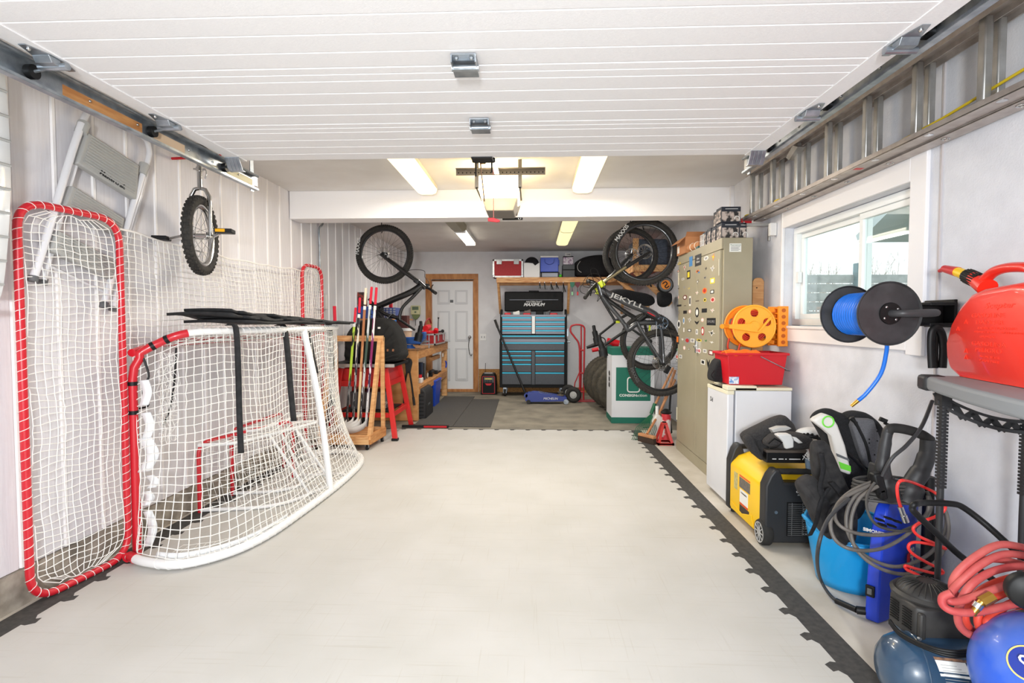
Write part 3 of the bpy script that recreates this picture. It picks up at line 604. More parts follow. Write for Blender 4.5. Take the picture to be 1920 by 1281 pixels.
def stick(px, py, w, h, c, c2=None, shape='r', txt=None, tc='w', ts=.5):
    # px,py in the sticker crop (542x1281 shows 110x260 photo px from 1240,460)
    p = U(1240+px*110/542, 460+py*260/1281, X=lx)
    w *= 2.0; g = G(); y, z = p.y, p.z; n = 20
    if shape == 'r': poly = [(-w/2, -h/2), (w/2, -h/2), (w/2, h/2), (-w/2, h/2)]
    elif shape == 'e': poly = [(w/2*math.cos(2*PI*i/n), h/2*math.sin(2*PI*i/n)) for i in range(n)]
    elif shape == 'd': poly = [(0, -h/2), (w*.3, -h*.1), (w/2, h/2), (w*.15, h*.25), (0, h*.1), (-w*.15, h*.25), (-w/2, h/2), (-w*.3, -h*.1)]
    else: poly = [(0, -h/2), (w*.14, -h*.1), (w/2, 0), (w*.16, h*.12), (w*.2, h/2), (-w*.1, h*.18), (-w/2, h*.26), (-w*.2, -h*.04)]
    g.prism([(lx-.0008, y-a, z+b) for a, b in poly], (.0007, 0, 0)); o = g.build('sticker', SC[c], lk, smooth=False)
    if c2:
        g = G(); k = .62
        g.prism([(lx-.0014, y-a*k, z+b*k) for a, b in poly], (.0006, 0, 0)); g.build('sticker_print', SC[c2], o, smooth=False)
    if txt: text(txt, h*ts, SC[tc], o, face((lx-.0016, y, z), (0, -1, 0), (0, 0, 1)), 'sticker_lettering', depth=.0002, sx=2)
S = stick
for a in [(165,170,.05,.02,'y','s'),(158,240,.05,.025,'d','p','e'),(215,205,.05,.06,'w','r','x'),(273,150,.05,.09,'b'),(160,315,.05,.02,'p','s','x'),(200,313,.04,.02,'w','s'),(252,272,.055,.08,'k','y'),(160,400,.04,.02,'d',None,'x'),(212,388,.05,.03,'s',None,'x'),(255,400,.05,.02,'y','s','x'),(158,482,.03,.04,'p',None,'x'),(218,482,.07,.045,'m','w','e'),(265,515,.03,.09,'w','k'),(165,557,.08,.018,'k'),(219,558,.03,.006,'d'),(162,625,.035,.06,'d','s','x'),(219,618,.06,.03,'k'),(263,612,.04,.035,'p','w','e'),
          (162,730,.055,.085,'w','k','e'),(207,697,.03,.07,'w','b','e'),(261,690,.06,.05,'w','s','x'),(208,782,.018,.04,'w'),(260,787,.055,.025,'k','w'),(150,870,.055,.09,'k','o'),(195,870,.05,.03,'w',None,'x'),(240,880,.09,.06,'s','r','e'),(288,880,.06,.035,'w','s'),(145,965,.03,.035,'g',None,'x'),(212,948,.04,.04,'p','w','e'),(256,960,.05,.025,'k','w','x'),(145,1030,.035,.035,'p','r'),(178,1027,.05,.035,'w','s'),(143,1068,.025,.03,'k','w'),
          (414,120,.06,.035,'w','s','e'),(480,110,.045,.06,'o','y','x'),(413,215,.03,.03,'k',None,'x'),(472,215,.06,.05,'w','s','x'),(335,240,.04,.02,'o','d'),(347,250,.02,.015,'b'),(403,300,.05,.03,'s','k','x'),(335,338,.05,.04,'k','w','x'),(472,328,.055,.045,'y','w'),(400,420,.06,.05,'o','r','e'),(330,440,.05,.035,'w','p','x'),(470,430,.045,.03,'k','w'),(332,515,.05,.008,'d'),(403,505,.035,.03,'y','k','e'),(475,503,.055,.042,'p','r','e'),(397,603,.07,.035,'k'),(472,603,.06,.035,'w','p','x'),
          (330,620,.055,.09,'k','w','e'),(328,715,.07,.035,'k',None,'d'),(380,690,.04,.035,'p','w','e'),(328,800,.03,.045,'w','s'),(382,793,.04,.075,'r','w','e'),(465,812,.085,.055,'w','k','x'),(350,878,.06,.02,'y','k'),(412,882,.045,.02,'g',None,'x'),(466,897,.06,.02,'w',None,'x'),(350,975,.05,.045,'w','r','e'),(402,977,.045,.03,'w','s'),(459,993,.06,.04,'m','w'),(384,1080,.055,.04,'w','k'),(433,1095,.045,.08,'k',None,'d'),(482,1090,.035,.045,'g',None,'x'),(460,1210,.03,.03,'w',None,'x')]: S(*a)
S(340, 138, .09, .10, 'k', None, 'r', 'the\nblue', 'w', .28); S(460, 706, .11, .06, 'k', None, 'r', 'SHURE', 's', .5)
# boxes on top of the locker
boxm = mat('photo_box', (34, 38, 48), .5, c2=(46, 50, 60), scale=12)
ph = mat('box_picture', (40, 36, 36), .5, c2=(190, 176, 168), scale=26, detail=2, lo=.45, hi=.6)
def pbox(x0, y0, z0, w, d, h, label, gp=None):
    t = thing('light_box', label, 'box', (x0+w/2, y0+d/2, z0), group=gp)
    G().box((x0, y0, z0), (x0+w, y0+d, z0+h)).build('carton', boxm, t, bevel=.002, smooth=False)
    g = G().box((x0+.004, y0-.0012, z0+.006), (x0+w-.004, y0, z0+h*.68)).box((x0-.0012, y0+.01, z0+.006), (x0, y0+d-.01, z0+h*.8)); g.build('picture', ph, t, smooth=False)
    G().ring((x0+w*.8, y0-.002, z0+h*.22), (0, 1, 0), h*.16, .0028, 20, 5, -.3, PI+.6).build('picture_ring', WHITEP, t)
    g = G().box((x0+w*.2, y0-.0015, z0+h*.84), (x0+w*.85, y0, z0+h*.87)); g.build('print_line', WHITEP, t)
    return t
zt_ = lz+.001
pbox(1.475, 4.28, zt_, .135, .12, .125, 'dark product box in front on top of the locker, bottom of the stack'); pbox(1.61, 4.27, zt_, .055, .1, .12, 'dark product box end turned to the camera at the right of the locker top')
pbox(1.468, 4.27, zt_+.126, .15, .12, .12, 'dark product box topmost of the stack on the locker')
for i in range(3):
    pbox(1.48, 4.43+i*.12, zt_, .15, .10, .12+.01*(i == 1), ['second dark box from the front along the locker top', 'third dark box from the front along the locker top', 'fourth dark box from the front, low on the locker top'][i])
pbox(1.49, 4.41, zt_+.126, .13, .11, .12, 'dark product box behind the topmost one on the locker')
cb = thing('cardboard_box', 'open brown cardboard box at the far end of the locker top', 'box', (1.55, 5.3, zt_))
card = mat('cardboard', (190, 132, 88), .8, c2=(176, 118, 76), scale=6)
G().box((1.44, 5.15, zt_), (1.64, 5.45, zt_+.15)).build('carton', card, cb, smooth=False)
G().prism([(1.44, 5.15, zt_+.15), (1.44, 5.45, zt_+.15), (1.38, 5.45, zt_+.10), (1.38, 5.15, zt_+.09)], (.001, 0, .003)).prism([(1.44, 5.15, zt_+.15), (1.64, 5.15, zt_+.15), (1.64, 5.11, zt_+.19), (1.44, 5.11, zt_+.19)], (0, .003, 0)).build('flap', card, cb, smooth=False)
G().box((1.4385, 5.36, zt_+.02), (1.44, 5.43, zt_+.09)).build('shipping_label', PAPER, cb)
wb_ = thing('wrapped_roll', 'tan paper roll tied with cord on the locker top beside the cardboard box', 'paper roll', (1.5, 5.0, zt_))
G().cyl((1.47, 5.10, zt_+.035), (1.5, 4.85, zt_+.035), .034).build('roll', card, wb_)
for y in (5.03, 4.93): G().ring((1.48+(5.03-y)*.12, y, zt_+.035), (-.12, 1, 0), .035, .004, 18, 6).build('tie_cord', ROPE, wb_)
wr = thing('wire_basket', 'small white wire basket on the locker top behind the dark boxes', 'basket', (1.5, 4.8, zt_))
g = G()
for i in range(6):
    y = 4.70+i*.02; g.tube([(1.47, y, zt_+.006), (1.47, y, zt_+.10), (1.56, y, zt_+.12)], .002, 5)
for z in (.006, .05, .10): g.tube([(1.468, 4.695, zt_+z), (1.468, 4.80, zt_+z)], .0025, 5)
g.build('wires', WHITEP, wr)
gc = thing('green_glass_case', 'flat dark green case lying on the locker top edge', 'case', (1.5, 4.6, zt_))
G().box((1.462, 4.83, zt_), (1.478, 4.90, zt_+.02)).build('case', mat('teal_dark', (20, 80, 76), .4), gc, bevel=.003)
# ================================================================ nets
def net_lines(rows, r=.0016, k=4, jit=0.):
    "cords along both directions of a point grid"
    g = G(); a, b = len(rows), len(rows[0])
    Pn = [[V(p)+V((rnd(-jit, jit), rnd(-jit, jit), rnd(-jit, jit))) for p in rw] for rw in rows]
    for i in range(a): g.tube(Pn[i], r, k)
    for j in range(b): g.tube([Pn[i][j] for i in range(a)], r, k)
    return g
ropem = mat('net_cord', (240, 238, 233), .8)
redm = mat('red_frame', (206, 28, 44), .32, coat=.4)
def rounded_frame(A, B, z0, z1, r):
    A, B = V(A), V(B); up = V((0, 0, 1))
    return arc_round([A+up*z0, B+up*z0, B+up*z1, A+up*z1], r, 7)
def lacing(g, pts, r, R_, step):
    "one cord wound as a helix around a tube path"
    out = []; acc = 0; x = None
    for a, b in zip(pts, pts[1:]):
        d = b-a; l = d.length
        if l < 1e-6: continue
        d = d/l
        if x is None: x = frame_z(d)[0]
        x = (x-d*x.dot(d)).normalized(); y = d.cross(x); m = max(1, int(l/(step/12)))
        for k in range(m):
            ph = 2*PI*(acc+l*k/m)/step; out.append(a+(b-a)*(k/m)+(x*math.cos(ph)+y*math.sin(ph))*(R_+r*.7))
        acc += l
    g.tube(out, r, 4)
def densify(pts, step):
    out = []
    n = len(pts)
    for i in range(n):
        a, b = pts[i], pts[(i+1) % n]; m = max(1, int((b-a).length/step))
        out += [lerp(a, b, t/m) for t in range(m)]
    return out
bsn = thing('hockey_backstop', 'tall red framed hockey backstop net with two side wings standing along the left wall', 'hockey backstop', (-2.27, 3.9, 0))
nA, nB = V((-2.295, 2.30, 0)), V((-2.225, 2.80, 0)); fA, fB = V((-2.27, 5.17, 0)), V((-2.24, 5.58, 0))
tr_ = .0175
for (A, B, z1, n_) in ((nA, nB, 1.845, 0), (fA, fB, 1.86, 1)):
    path = rounded_frame(A, B, tr_, z1, .13); fr_ = G().tube(path, tr_, 14, True).build('wing_frame', redm, bsn)
    g = G(); lacing(g, densify(path, .015), .0017, tr_, .045 if n_ == 0 else .06); g.build('lacing', ropem, fr_)
    d = (B-A); W_ = d.length; dn = d.normalized(); rows = []
    nx, nz = (12, 52) if n_ == 0 else (9, 50)
    for j in range(nz+1):
        z = .048+(z1-.078)*j/nz; e_ = min(z-.048, z1-.03-z); ins_ = .028+(.105-math.sqrt(max(0, .105**2-(.105-e_)**2)) if e_ < .105 else 0)
        rows.append([A+dn*(ins_+(W_-2*ins_)*i/nx)+V((rnd(-.001, .001)+.008*math.sin(j*.35), 0, z+.006*math.sin(i*1.1+j))) for i in range(nx+1)])
    net_lines(rows, .0024, 4, .002).build('wing_net', ropem, bsn)
def topz(t): return 1.80+.0*t-.03*math.sin(PI*t)
rows = []
for j in range(20):
    rows.append([])
    for i in range(47):
        t = i/46; p = lerp(nB, fA, t); z = 1.14+(topz(t)-1.14)*j/19
        rows[-1].append(V((p.x+.035*math.sin(PI*t)*math.sin(PI*j/19+.4)+.01*math.sin(i*.5), p.y, z+.004*math.sin(i*.8))))
net_lines(rows, .0023, 4, .003).build('centre_net', ropem, bsn)
G().tube(rows[-1], .006, 6).build('top_band', mat('white_webbing', (240, 236, 232), .7), bsn)
# ---- big hockey goal
gl_ = thing('hockey_goal', 'full size red and white hockey goal with white net opening towards the left wall', 'hockey goal', (-1.9, 3.9, 0))
tp = .030
bp = [U(243, 1043, Z=tp), U(275, 1054, Z=tp), U(340, 1058, Z=tp), U(430, 1036, Z=tp), U(500, 1004, Z=tp), U(560, 964, Z=tp), U(620, 920, Z=tp), U(655, 891, Z=tp), U(676, 868, Z=tp), U(672, 853, Z=tp), U(640, 846, Z=tp), U(600, 850, Z=tp), U(562, 856, Z=tp)]
nP = V((-2.185, 2.84, 0)); fP = V((-2.235, 5.10, 0))
base = smooth_path(bp, 8)
top2 = [(-2.215, 2.83), (-2.12, 2.90), (-1.98, 2.98), (-1.82, 3.25), (-1.74, 3.7), (-1.73, 4.2), (-1.755, 4.6), (-1.83, 4.88), (-2.0, 5.03), (-2.235, 5.10)]
topz_ = [1.09, 1.17, 1.235, 1.245, 1.245, 1.245, 1.245, 1.245, 1.22, 1.13]
top = smooth_path([V((x, y, z)) for (x, y), z in zip(top2, topz_)], 8)
whm = mat('white_frame', (240, 240, 240), .3, coat=.3)
G().tube([V((nP.x-.02, nP.y, 0)), V((nP.x-.02, nP.y, .98)), V((nP.x-.012, nP.y+.005, 1.05)), V((nP.x+.01, nP.y+.02, 1.10))]+top[4:17], .023, 16).build('post', redm, gl_)
G().tube([V((fP.x, fP.y, 0)), V((fP.x, fP.y, 1.05)), V((fP.x+.01, fP.y-.01, 1.13))]+list(reversed(top[-14:-2])), .023, 16).build('post', redm, gl_)
G().tube([V((nP.x-.02, nP.y, 1.13)), V((-2.25, 3.1, 1.17)), V((-2.26, 4.8, 1.17)), V((fP.x, fP.y, 1.13))], .022, 12).build('crossbar', redm, gl_)
G().tube(base, .024, 14).build('base_frame', whm, gl_)
G().tube([base[0]-V((.0, .02, 0)), base[0]+V((.0, 0, 0)), base[4]], .026, 14).build('base_socket', redm, gl_)
G().tube(top[14:-10], .0205, 12).build('top_bar', whm, gl_)
G().tube(smooth_path([top[36]+V((0, 0, -.01)), lerp(top[36], bp[6], .5)+V((.02, 0, .02)), bp[6]]), .024, 12).build('back_brace', whm, gl_)
def samp(path, t):
    L_ = [0]
    for a, b in zip(path, path[1:]): L_.append(L_[-1]+(b-a).length)
    s = t*L_[-1]
    for i in range(len(path)-1):
        if L_[i+1] >= s: return lerp(path[i], path[i+1], (s-L_[i])/max(1e-6, L_[i+1]-L_[i]))
    return path[-1]
nu, nv = 66, 26
ctr = V((-2.05, 3.95, 0)); rows = []
bpn = [nP+V((.03, .0, .04))]+base[3:]
for j in range(nv+1):
    v = j/nv; rw = []
    for i in range(nu+1):
        u = .008+.984*i/nu; b_ = samp(bpn, u); t_ = samp(top, u)
        p = lerp(V((b_.x, b_.y, .055)), V((t_.x, t_.y, min(t_.z, 1.225))), v)
        s = .075*math.sin(PI*v**.8)*min(1, 6*min(u, 1-u)); d = V((ctr.x-p.x, (ctr.y-p.y)*.5, 0))
        if d.length > 0: p = p+d.normalized()*s*(1+.45*math.sin(u*17+v*2))
        p.z += .014*math.sin(i*.45+v*3)
        rw.append(p)
    rows.append(rw)
net_lines(rows, .0025, 4, .003).build('goal_net', ropem, gl_)
rows = [[lerp(samp(top, .12+.78*i/34), V((-2.23, 2.95+2.05*i/34, 1.165)), j/9)+V((0, 0, -.025*math.sin(PI*j/9))) for i in range(35)] for j in range(10)]
net_lines(rows, .0017, 4, .004).build('top_net', ropem, gl_)
# skirt inside the base
rows = [[lerp(samp(base, .08+.84*i/60), ctr+V((0, 0, .02)), j*.07)+V((0, 0, .03)) for i in range(61)] for j in range(3)]
net_lines(rows, .0015, 4, .004).build('skirt_net', ropem, gl_)
g = G(); lacing(g, base[10:-16], .0018, .024, .06); g.build('lacing', ropem, gl_); g = G()
lacing(g, top[16:-8], .0018, .0205, .05); g.build('lacing', ropem, gl_)
sl = mat('white_sleeve', (238, 240, 242), .6, bump=.4, bscale=40)
def ribbon(pts, w, d, name, m, parent, t=.002):
    d = V(d); P_ = smooth_path(pts, 4); return G().sheet([[p-d*w/2, p+d*w/2] for p in P_]).build(name, m, parent, solid=t)
for (z0, z1, o_, d_) in ((.98, .84, 0, .0), (.80, .66, .01, .01), (.66, .47, -.01, .02), (.45, .38, .03, .03), (.36, .28, -.01, 0), (.25, .05, .0, .01)):
    pts = [V((nP.x+.045+o_*.5, nP.y+.0, z0)), V((nP.x+.055+d_, nP.y+.01, (z0+z1)/2)), V((nP.x+.04+o_, nP.y, z1))]
    ribbon(pts, .045+.02*(z0 == .66), (1, .25, .1), 'lacing_sleeve', sl, gl_)
ribbon([p+V((-.012, .035, .03)) for p in base[10:40:3]], .03, (.3, .3, 1), 'base_sleeve', sl, gl_)
for z in (.95, .79): G().cyl((nP.x-.02, nP.y, z), (nP.x-.02, nP.y, z+.022), .0245, n=16).build('black_tape', BLACK, gl_)
for i in (7, 11): G().tube(top[i:i+2], .0247, 14).build('black_tape', BLACK, gl_)
G().tube(smooth_path([(nP.x+.03, nP.y+.02, 1.1), (nP.x+.05, nP.y+.03, 1.0), (nP.x+.02, nP.y+.02, .92), (nP.x+.05, nP.y+.02, .84), (nP.x+.0, nP.y+.02, .82)]), .006, 6).build('shock_cord', BLACK, gl_)
G().tube(smooth_path([(-2.05, 2.98, 1.15), (-2.08, 3.0, .95), (-2.11, 3.0, .80), (-2.15, 3.0, .7)]), .005, 6).build('shock_cord', BLACK, gl_)
rows = [[V((-2.12+.012*i+.01*math.sin(j*1.7), 2.93+.01*math.sin(i*2+j), 1.12-.5*j/14)) for i in range(9)] for j in range(15)]
net_lines(rows, .0016, 4, .012).build('bunched_net', ropem, gl_)
# ---- black targets/pads lying on the goal
tgm = mat('black_target_cloth', (26, 26, 28), .8, c2=(42, 42, 44), scale=30, bump=.3, bscale=200)
tg = thing('shooter_tutor', 'folded black shooting target cloth with straps lying on top of the hockey goal', 'shooting target', (-1.95, 4.0, 1.22))
def slab(y0, y1, x0, x1, z0, z1, name='folded_panel', th=.017, wav=.01):
    rows = [[V((x0+(x1-x0)*j/6, y0+(y1-y0)*i/14, z0+(z1-z0)*i/14+wav*math.sin(i*.9+j*.5)*(.5 if i > 7 else 1))) for j in range(7)] for i in range(15)]
    return G().sheet(rows).build(name, tgm, tg, solid=th)
slab(3.2, 4.9, -2.15, -1.70, 1.30, 1.278, wav=.007)
slab(3.12, 4.1, -2.2, -1.80, 1.345, 1.285, wav=.010); slab(3.22, 3.75, -2.16, -1.86, 1.372, 1.305, wav=.004); slab(3.3, 4.1, -2.16, -1.83, 1.36, 1.295, wav=.004)
slab(3.6, 4.6, -2.16, -1.78, 1.345, 1.29, wav=.004); slab(3.8, 4.75, -2.16, -1.76, 1.332, 1.287, wav=.003); slab(3.7, 4.85, -2.15, -1.74, 1.32, 1.284, wav=.003); slab(4.3, 4.95, -2.1, -1.68, 1.297, 1.285, wav=.004)
for a_ in ((3.25, 3.9, -2.1, -1.77, 1.33, 1.29), (3.4, 4.3, -2.12, -1.76, 1.318, 1.285), (3.9, 4.9, -2.1, -1.72, 1.312, 1.288)): slab(*a_, wav=.005)
def strap(px0, py0, px1, py1, Ya, Yb):
    a, b = U(px0, py0, Y=Ya), U(px1, py1, Y=Yb); ribbon([a+V((-.06, .02, .012)), a, lerp(a, b, .33)+V((.01, -.01, 0)), lerp(a, b, .66), b], .034*Ya/3.1, (.9, .35, 0), 'strap', tgm, tg, .004)
strap(442, 614, 452, 850, 3.12, 3.05); strap(533, 614, 551, 790, 3.68, 3.6); strap(573, 613, 592, 700, 4.1, 4.05); strap(617, 610, 624, 762, 4.62, 4.6)
# ---- two mini goals stored inside
def mini(a, b, h, dep, label):
    a, b = V(a), V(b); t = thing('mini_hockey_goal', label, 'mini goal', (a+b)/2)
    d = V((1, .18, 0)).normalized(); up = V((0, 0, 1)); r = .014
    G().tube(arc_round([a, a+up*h, b+up*h, b], .09, 6, False), r, 10).build('mouth_frame', redm, t)
    bs = arc_round([a+up*r, a+d*dep+up*r, b+d*dep+up*r, b+up*r], .22, 8, False); G().tube(bs, r*.9, 10).build('base_frame', whm, t)
    tb = arc_round([a+up*h*.97, a+d*dep*.45+up*h*.98, b+d*dep*.45+up*h*.98, b+up*h*.97], .1, 6, False); G().tube(tb, r*.9, 10).build('top_bar', whm, t)
    for q in (.35, .65): G().tube([lerp(a, b, q)+d*dep*.45+up*h*.97, lerp(a, b, q)+d*dep*.98+up*r], r*.8, 8).build('brace', whm, t)
    rows = [[lerp(samp(bs, .02+.96*i/34), samp(tb, .02+.96*i/34), j/9)-d*.03*math.sin(PI*j/9) for i in range(35)] for j in range(10)]
    net_lines(rows, .0014, 4, .004).build('net', ropem, t)
    rows = [[lerp(lerp(a, b, i/18)+up*h, samp(tb, .2+.6*i/18), j/4) for i in range(19)] for j in range(5)]
    net_lines(rows, .0014, 4, .003).build('top_net', ropem, t)
    return t
mini((-2.27, 3.50, 0), (-2.0, 4.33, 0), .475, .52, 'small red and white mini hockey goal nearest the camera inside the big goal')
mini((-2.25, 3.86, 0), (-2.22, 4.62, 0), .49, .42, 'second mini hockey goal nested behind the first, closer to the wall')
# ================================================================ things hung on the left wall
sl_ = thing('step_ladder', 'folded white step ladder with grey treads hanging on the left wall', 'step ladder', (-2.3, 2.6, 1.4))
XW = -2.328
tubew = mat('white_tube', (228, 228, 232), .35, coat=.2); trd = mat('grey_tread', (172, 172, 170), .55)
def up_(pl, X): return [U(x, y, X=X) for x, y in pl]
G().tube(smooth_path(up_([(152, 235), (163, 212), (170, 203), (180, 198), (192, 203), (262, 252), (275, 265), (280, 285), (276, 305), (262, 360), (233, 455), (214, 520)], XW+.03), 5), .0155, 12).build('handle_loop', tubew, sl_)
G().tube(up_([(153, 232), (135, 285), (105, 385), (70, 500), (63, 520)], XW+.035), .017, 12).build('front_leg', tubew, sl_)
G().tube(up_([(160, 238), (145, 290), (118, 385), (80, 525)], XW+.008), .016, 12).build('rear_leg', tubew, sl_)
G().tube(up_([(269, 322), (250, 385), (222, 478), (195, 570)], XW+.035), .017, 12).build('front_leg', tubew, sl_)
G().tube(up_([(273, 325), (255, 395), (232, 480), (212, 575)], XW+.008), .016, 12).build('rear_leg', tubew, sl_)
for (x, y) in ((155, 240), (268, 318)): G().tube(up_([(x+3, y-9), (x-4, y+9)], XW+.03), .028, 12).build('joint_cap', LGREY, sl_)
for (x, y) in ((62, 522), (80, 527), (195, 571), (212, 577)): G().tube(up_([(x+1, y-4), (x-1, y+6)], XW+(.035 if x in (62, 195) else 0)), .0205, 12).build('rubber_foot', GREYP, sl_)
def tread(poly, name, ribs=8):
    P_ = up_(poly, XW+.05); e = V((-.04, 0, 0)); o = G().prism(P_, e).build(name, trd, sl_, bevel=.008, seg=3)
    g = G()
    for k in range(ribs):
        t = (k+.7)/(ribs+1.6); a = lerp(P_[0], P_[3], t); b = lerp(P_[1], P_[2], t); a2, b2 = lerp(a, b, .06), lerp(a, b, .95)
        g.tube([a2+V((.001, 0, 0)), b2+V((.001, 0, 0))], .0045, 6)
    g.build('rib', LGREY, o)
    return o, P_
o, P_ = tread([(166, 248), (262, 310), (257, 376), (146, 306)], 'tread', 11)
ld_x = (P_[2]-P_[3]).normalized(); mid = lerp(P_[3], P_[2], .55)+V((.002, 0, .028))
text('Mastercraft', .038, INK, o, face(mid, ld_x, (0, 0, 1)), 'lettering', shear=.3, bold=.0006)
tread([(138, 348), (235, 410), (228, 446), (122, 386)], 'tread', 6); tread([(112, 432), (226, 492), (214, 526), (96, 470)], 'tread', 6)
G().tube(up_([(95, 500), (205, 552)], XW+.0), .007, 8).build('cross_bar', tubew, sl_)
hk = thing('wall_hook', 'small red hook on the left wall holding the step ladder', 'hook', (XL, 2.75, 2.3)); a = U(184, 198, X=XW+.03)
G().tube([(XL+.012, a.y, a.z+.0), (XW+.05, a.y, a.z-.018), (XW+.06, a.y, a.z+.012)], .006, 8).build('hook', REDP, hk)
# white ribbed panel at the left edge
rp = thing('plastic_sled', 'white ribbed plastic panel hanging on the left wall at the left edge of the picture', 'panel', (-2.2, 2.15, 1.4))
ed = up_([(0, 105), (8, 140), (14, 200), (19, 290), (19, 370), (15, 450), (7, 530), (0, 560)], -2.22)
g = G().sheet([[p, p+V((-.03, -.05, 0)), p+V((-.02, -.38, 0))] for p in smooth_path(ed, 5)]); g.build('shell', mat('glossy_white', (240, 242, 244), .15, coat=.6), rp, solid=.006)
g = G()
for k in range(10):
    p = samp(smooth_path(ed, 5), .04+k*.1); g.tube([p+V((.006, -.005, 0)), p+V((-.012, -.2, 0))], .006, 6)
g.build('rib', LGREY, rp)
G().box((-2.345, 1.6, 1.33), (-2.22, 2.12, 1.36)).build('bottom_edge', REDP, rp, bevel=.006)
# ---- unicycle
uc = thing('unicycle', 'unicycle with knobby tyre and chrome fork hanging on the left wall', 'unicycle', (-2.13, 3.38, 1.61))
cu = V((-2.11, 3.33, 1.845)); ax = V((.975, .222, 0)).normalized(); RW = .245
tyre = mat('tyre_rubber', (42, 40, 38), .85, c2=(58, 55, 51), scale=50)
def knobs(g, c, ax, R_, w, n, s=.006, offs=(-.6, 0, .6)):
    x, y, d = frame_z(ax); c = V(c)
    for i in range(n):
        for q, o in enumerate(offs):
            a = 2*PI*(i+.5*(q % 2))/n; rad = x*math.cos(a)+y*math.sin(a); tan = d.cross(rad)
            rr = R_-abs(o)**2*w*.45; p = c+rad*rr+d*o*w
            hs = [tan*s, d*s*.9, rad*s*.8]
            vs = [p+hs[0]*sx+hs[1]*sy+hs[2]*sz for sz in (-1, 1) for sx, sy in ((-1,-1),(1,-1),(1,1),(-1,1))]
            g.add(vs, [(4,5,6,7),(0,1,5,4),(1,2,6,5),(2,3,7,6),(3,0,4,7)])
def wheel(c, ax, RO, tw, parent, rimc, nsp=28, rotor=None, kn=70, ks=.006, spk=.0011, tn='tyre', flip=1, hubw=.05):
    c = V(c); x, y, d = frame_z(ax)
    t = G().ring(c, ax, RO-tw/2, tw/2, 56, 12); to = t.build('tyre', tyre, parent)
    g = G(); knobs(g, c, ax, RO-.001, tw*.5, kn, ks); g.build('tread_knobs', tyre, to, smooth=False)
    rr = RO-tw
    G().lathe(c, ax, [(rr-.012, -tw*.22), (rr+.004, -tw*.30), (rr+.010, -tw*.26), (rr+.0, 0), (rr+.010, tw*.26), (rr+.004, tw*.30), (rr-.012, tw*.22), (rr-.018, 0), (rr-.012, -tw*.22)], 56).build('rim', rimc, parent)
    g = G()
    for i in range(nsp):
        a = 2*PI*i/nsp; s = 1 if i % 2 else -1; a2 = a+(.9 if (i//2) % 2 else -.9)
        g.cyl(c+d*s*hubw*.5+(x*math.cos(a2)+y*math.sin(a2))*.022, c+(x*math.cos(a)+y*math.sin(a))*(rr-.012), spk, n=4, cap=False)
    g.build('spokes', rimc if rimc is CHROME else BLACK, parent)
    G().cyl(c-d*hubw*.6, c+d*hubw*.6, .016, n=14).cyl(c-d*hubw*.5, c-d*hubw*.44, .026, n=16).cyl(c+d*hubw*.44, c+d*hubw*.5, .026, n=16).build('hub', rimc, parent)
    if rotor:
        q = c+d*rotor*hubw*.62; g = G().ring(q, ax, .078, .004, 36, 6).ring(q, ax, .066, .003, 36, 6)
        for i in range(10):
            a = 2*PI*i/10; g.cyl(q+(x*math.cos(a)+y*math.sin(a))*.02, q+(x*math.cos(a+.4)+y*math.sin(a+.4))*.075, .003, n=4)
        g.build('disc_rotor', CHROME, parent)
    return c
wheel(cu, ax, RW, .058, uc, CHROME, 28, kn=44, ks=.0085, spk=.0013, hubw=.08)
z_ = V((0, 0, 1)); fo = .055
G().tube([cu+ax*fo, cu+ax*fo+z_*.20, cu+ax*(fo*.95)+z_*.25, cu+ax*fo*.55+z_*.292, cu+z_*.30, cu-ax*fo*.55+z_*.292, cu-ax*(fo*.95)+z_*.25, cu-ax*fo+z_*.20, cu-ax*fo], .0125, 10).build('fork', CHROME, uc)
G().cyl(cu+z_*.29, cu+z_*.52, .0155).build('seat_post', CHROME, uc); G().cyl(cu+z_*.405, cu+z_*.43, .021).cyl(cu+z_*.418-ax*.035, cu+z_*.418+ax*.035, .006, n=8).tube([cu+z_*.418+ax*.035, cu+z_*.39+ax*.04, cu+z_*.36+ax*.03], .004, 6).build('seat_clamp', CHROME, uc)
G().sph(cu+z_*.545, .045, 14, 10, (1.0, 2.2, .6)).build('saddle', BLACK, uc)
G().cyl(cu-ax*.075, cu+ax*.075, .011, n=10).build('axle', CHROME, uc)
fwd = V((-.222, .975, 0))
G().bar(cu+ax*.078, cu+ax*.10+V((.03, .0, .03)), .022, .012).build('crank', CHROME, uc); G().bar(cu-ax*.078, cu-ax*.11-V((.02, 0, .01)), .022, .012).build('crank', CHROME, uc)
c1 = U(422, 434, Y=3.30); G().bar(c1-ax*.05, c1+ax*.05, .08, .026).build('pedal', BLACK, uc, bevel=.004); G().bar(c1-ax*.035-V((0, .042, 0)), c1+ax*.02-V((0, .042, 0)), .003, .018).build('pedal_reflector', mat('amber_reflector', (250, 180, 20), .3), uc)
G().cyl(cu+ax*.11+V((.03, 0, .03)), c1-ax*.05, .008, n=8).build('pedal_axle', CHROME, uc)
c1 = U(300, 447, Y=3.24); G().bar(c1-ax*.035, c1+ax*.05, .08, .026).build('pedal', BLACK, uc, bevel=.004)
G().cyl(cu-ax*.10, c1+ax*.05, .008, n=8).build('pedal_axle', CHROME, uc)
hk = thing('wall_hook', 'red coated hook behind the left door track carrying the unicycle', 'hook', (XL, 3.4, 2.42)); G().tube([(XL+.012, 3.42, 2.36), (-2.12, 3.40, 2.36), (-2.02, 3.40, 2.36), (-2.0, 3.40, 2.41)], .009, 8).build('hook', REDP, hk)
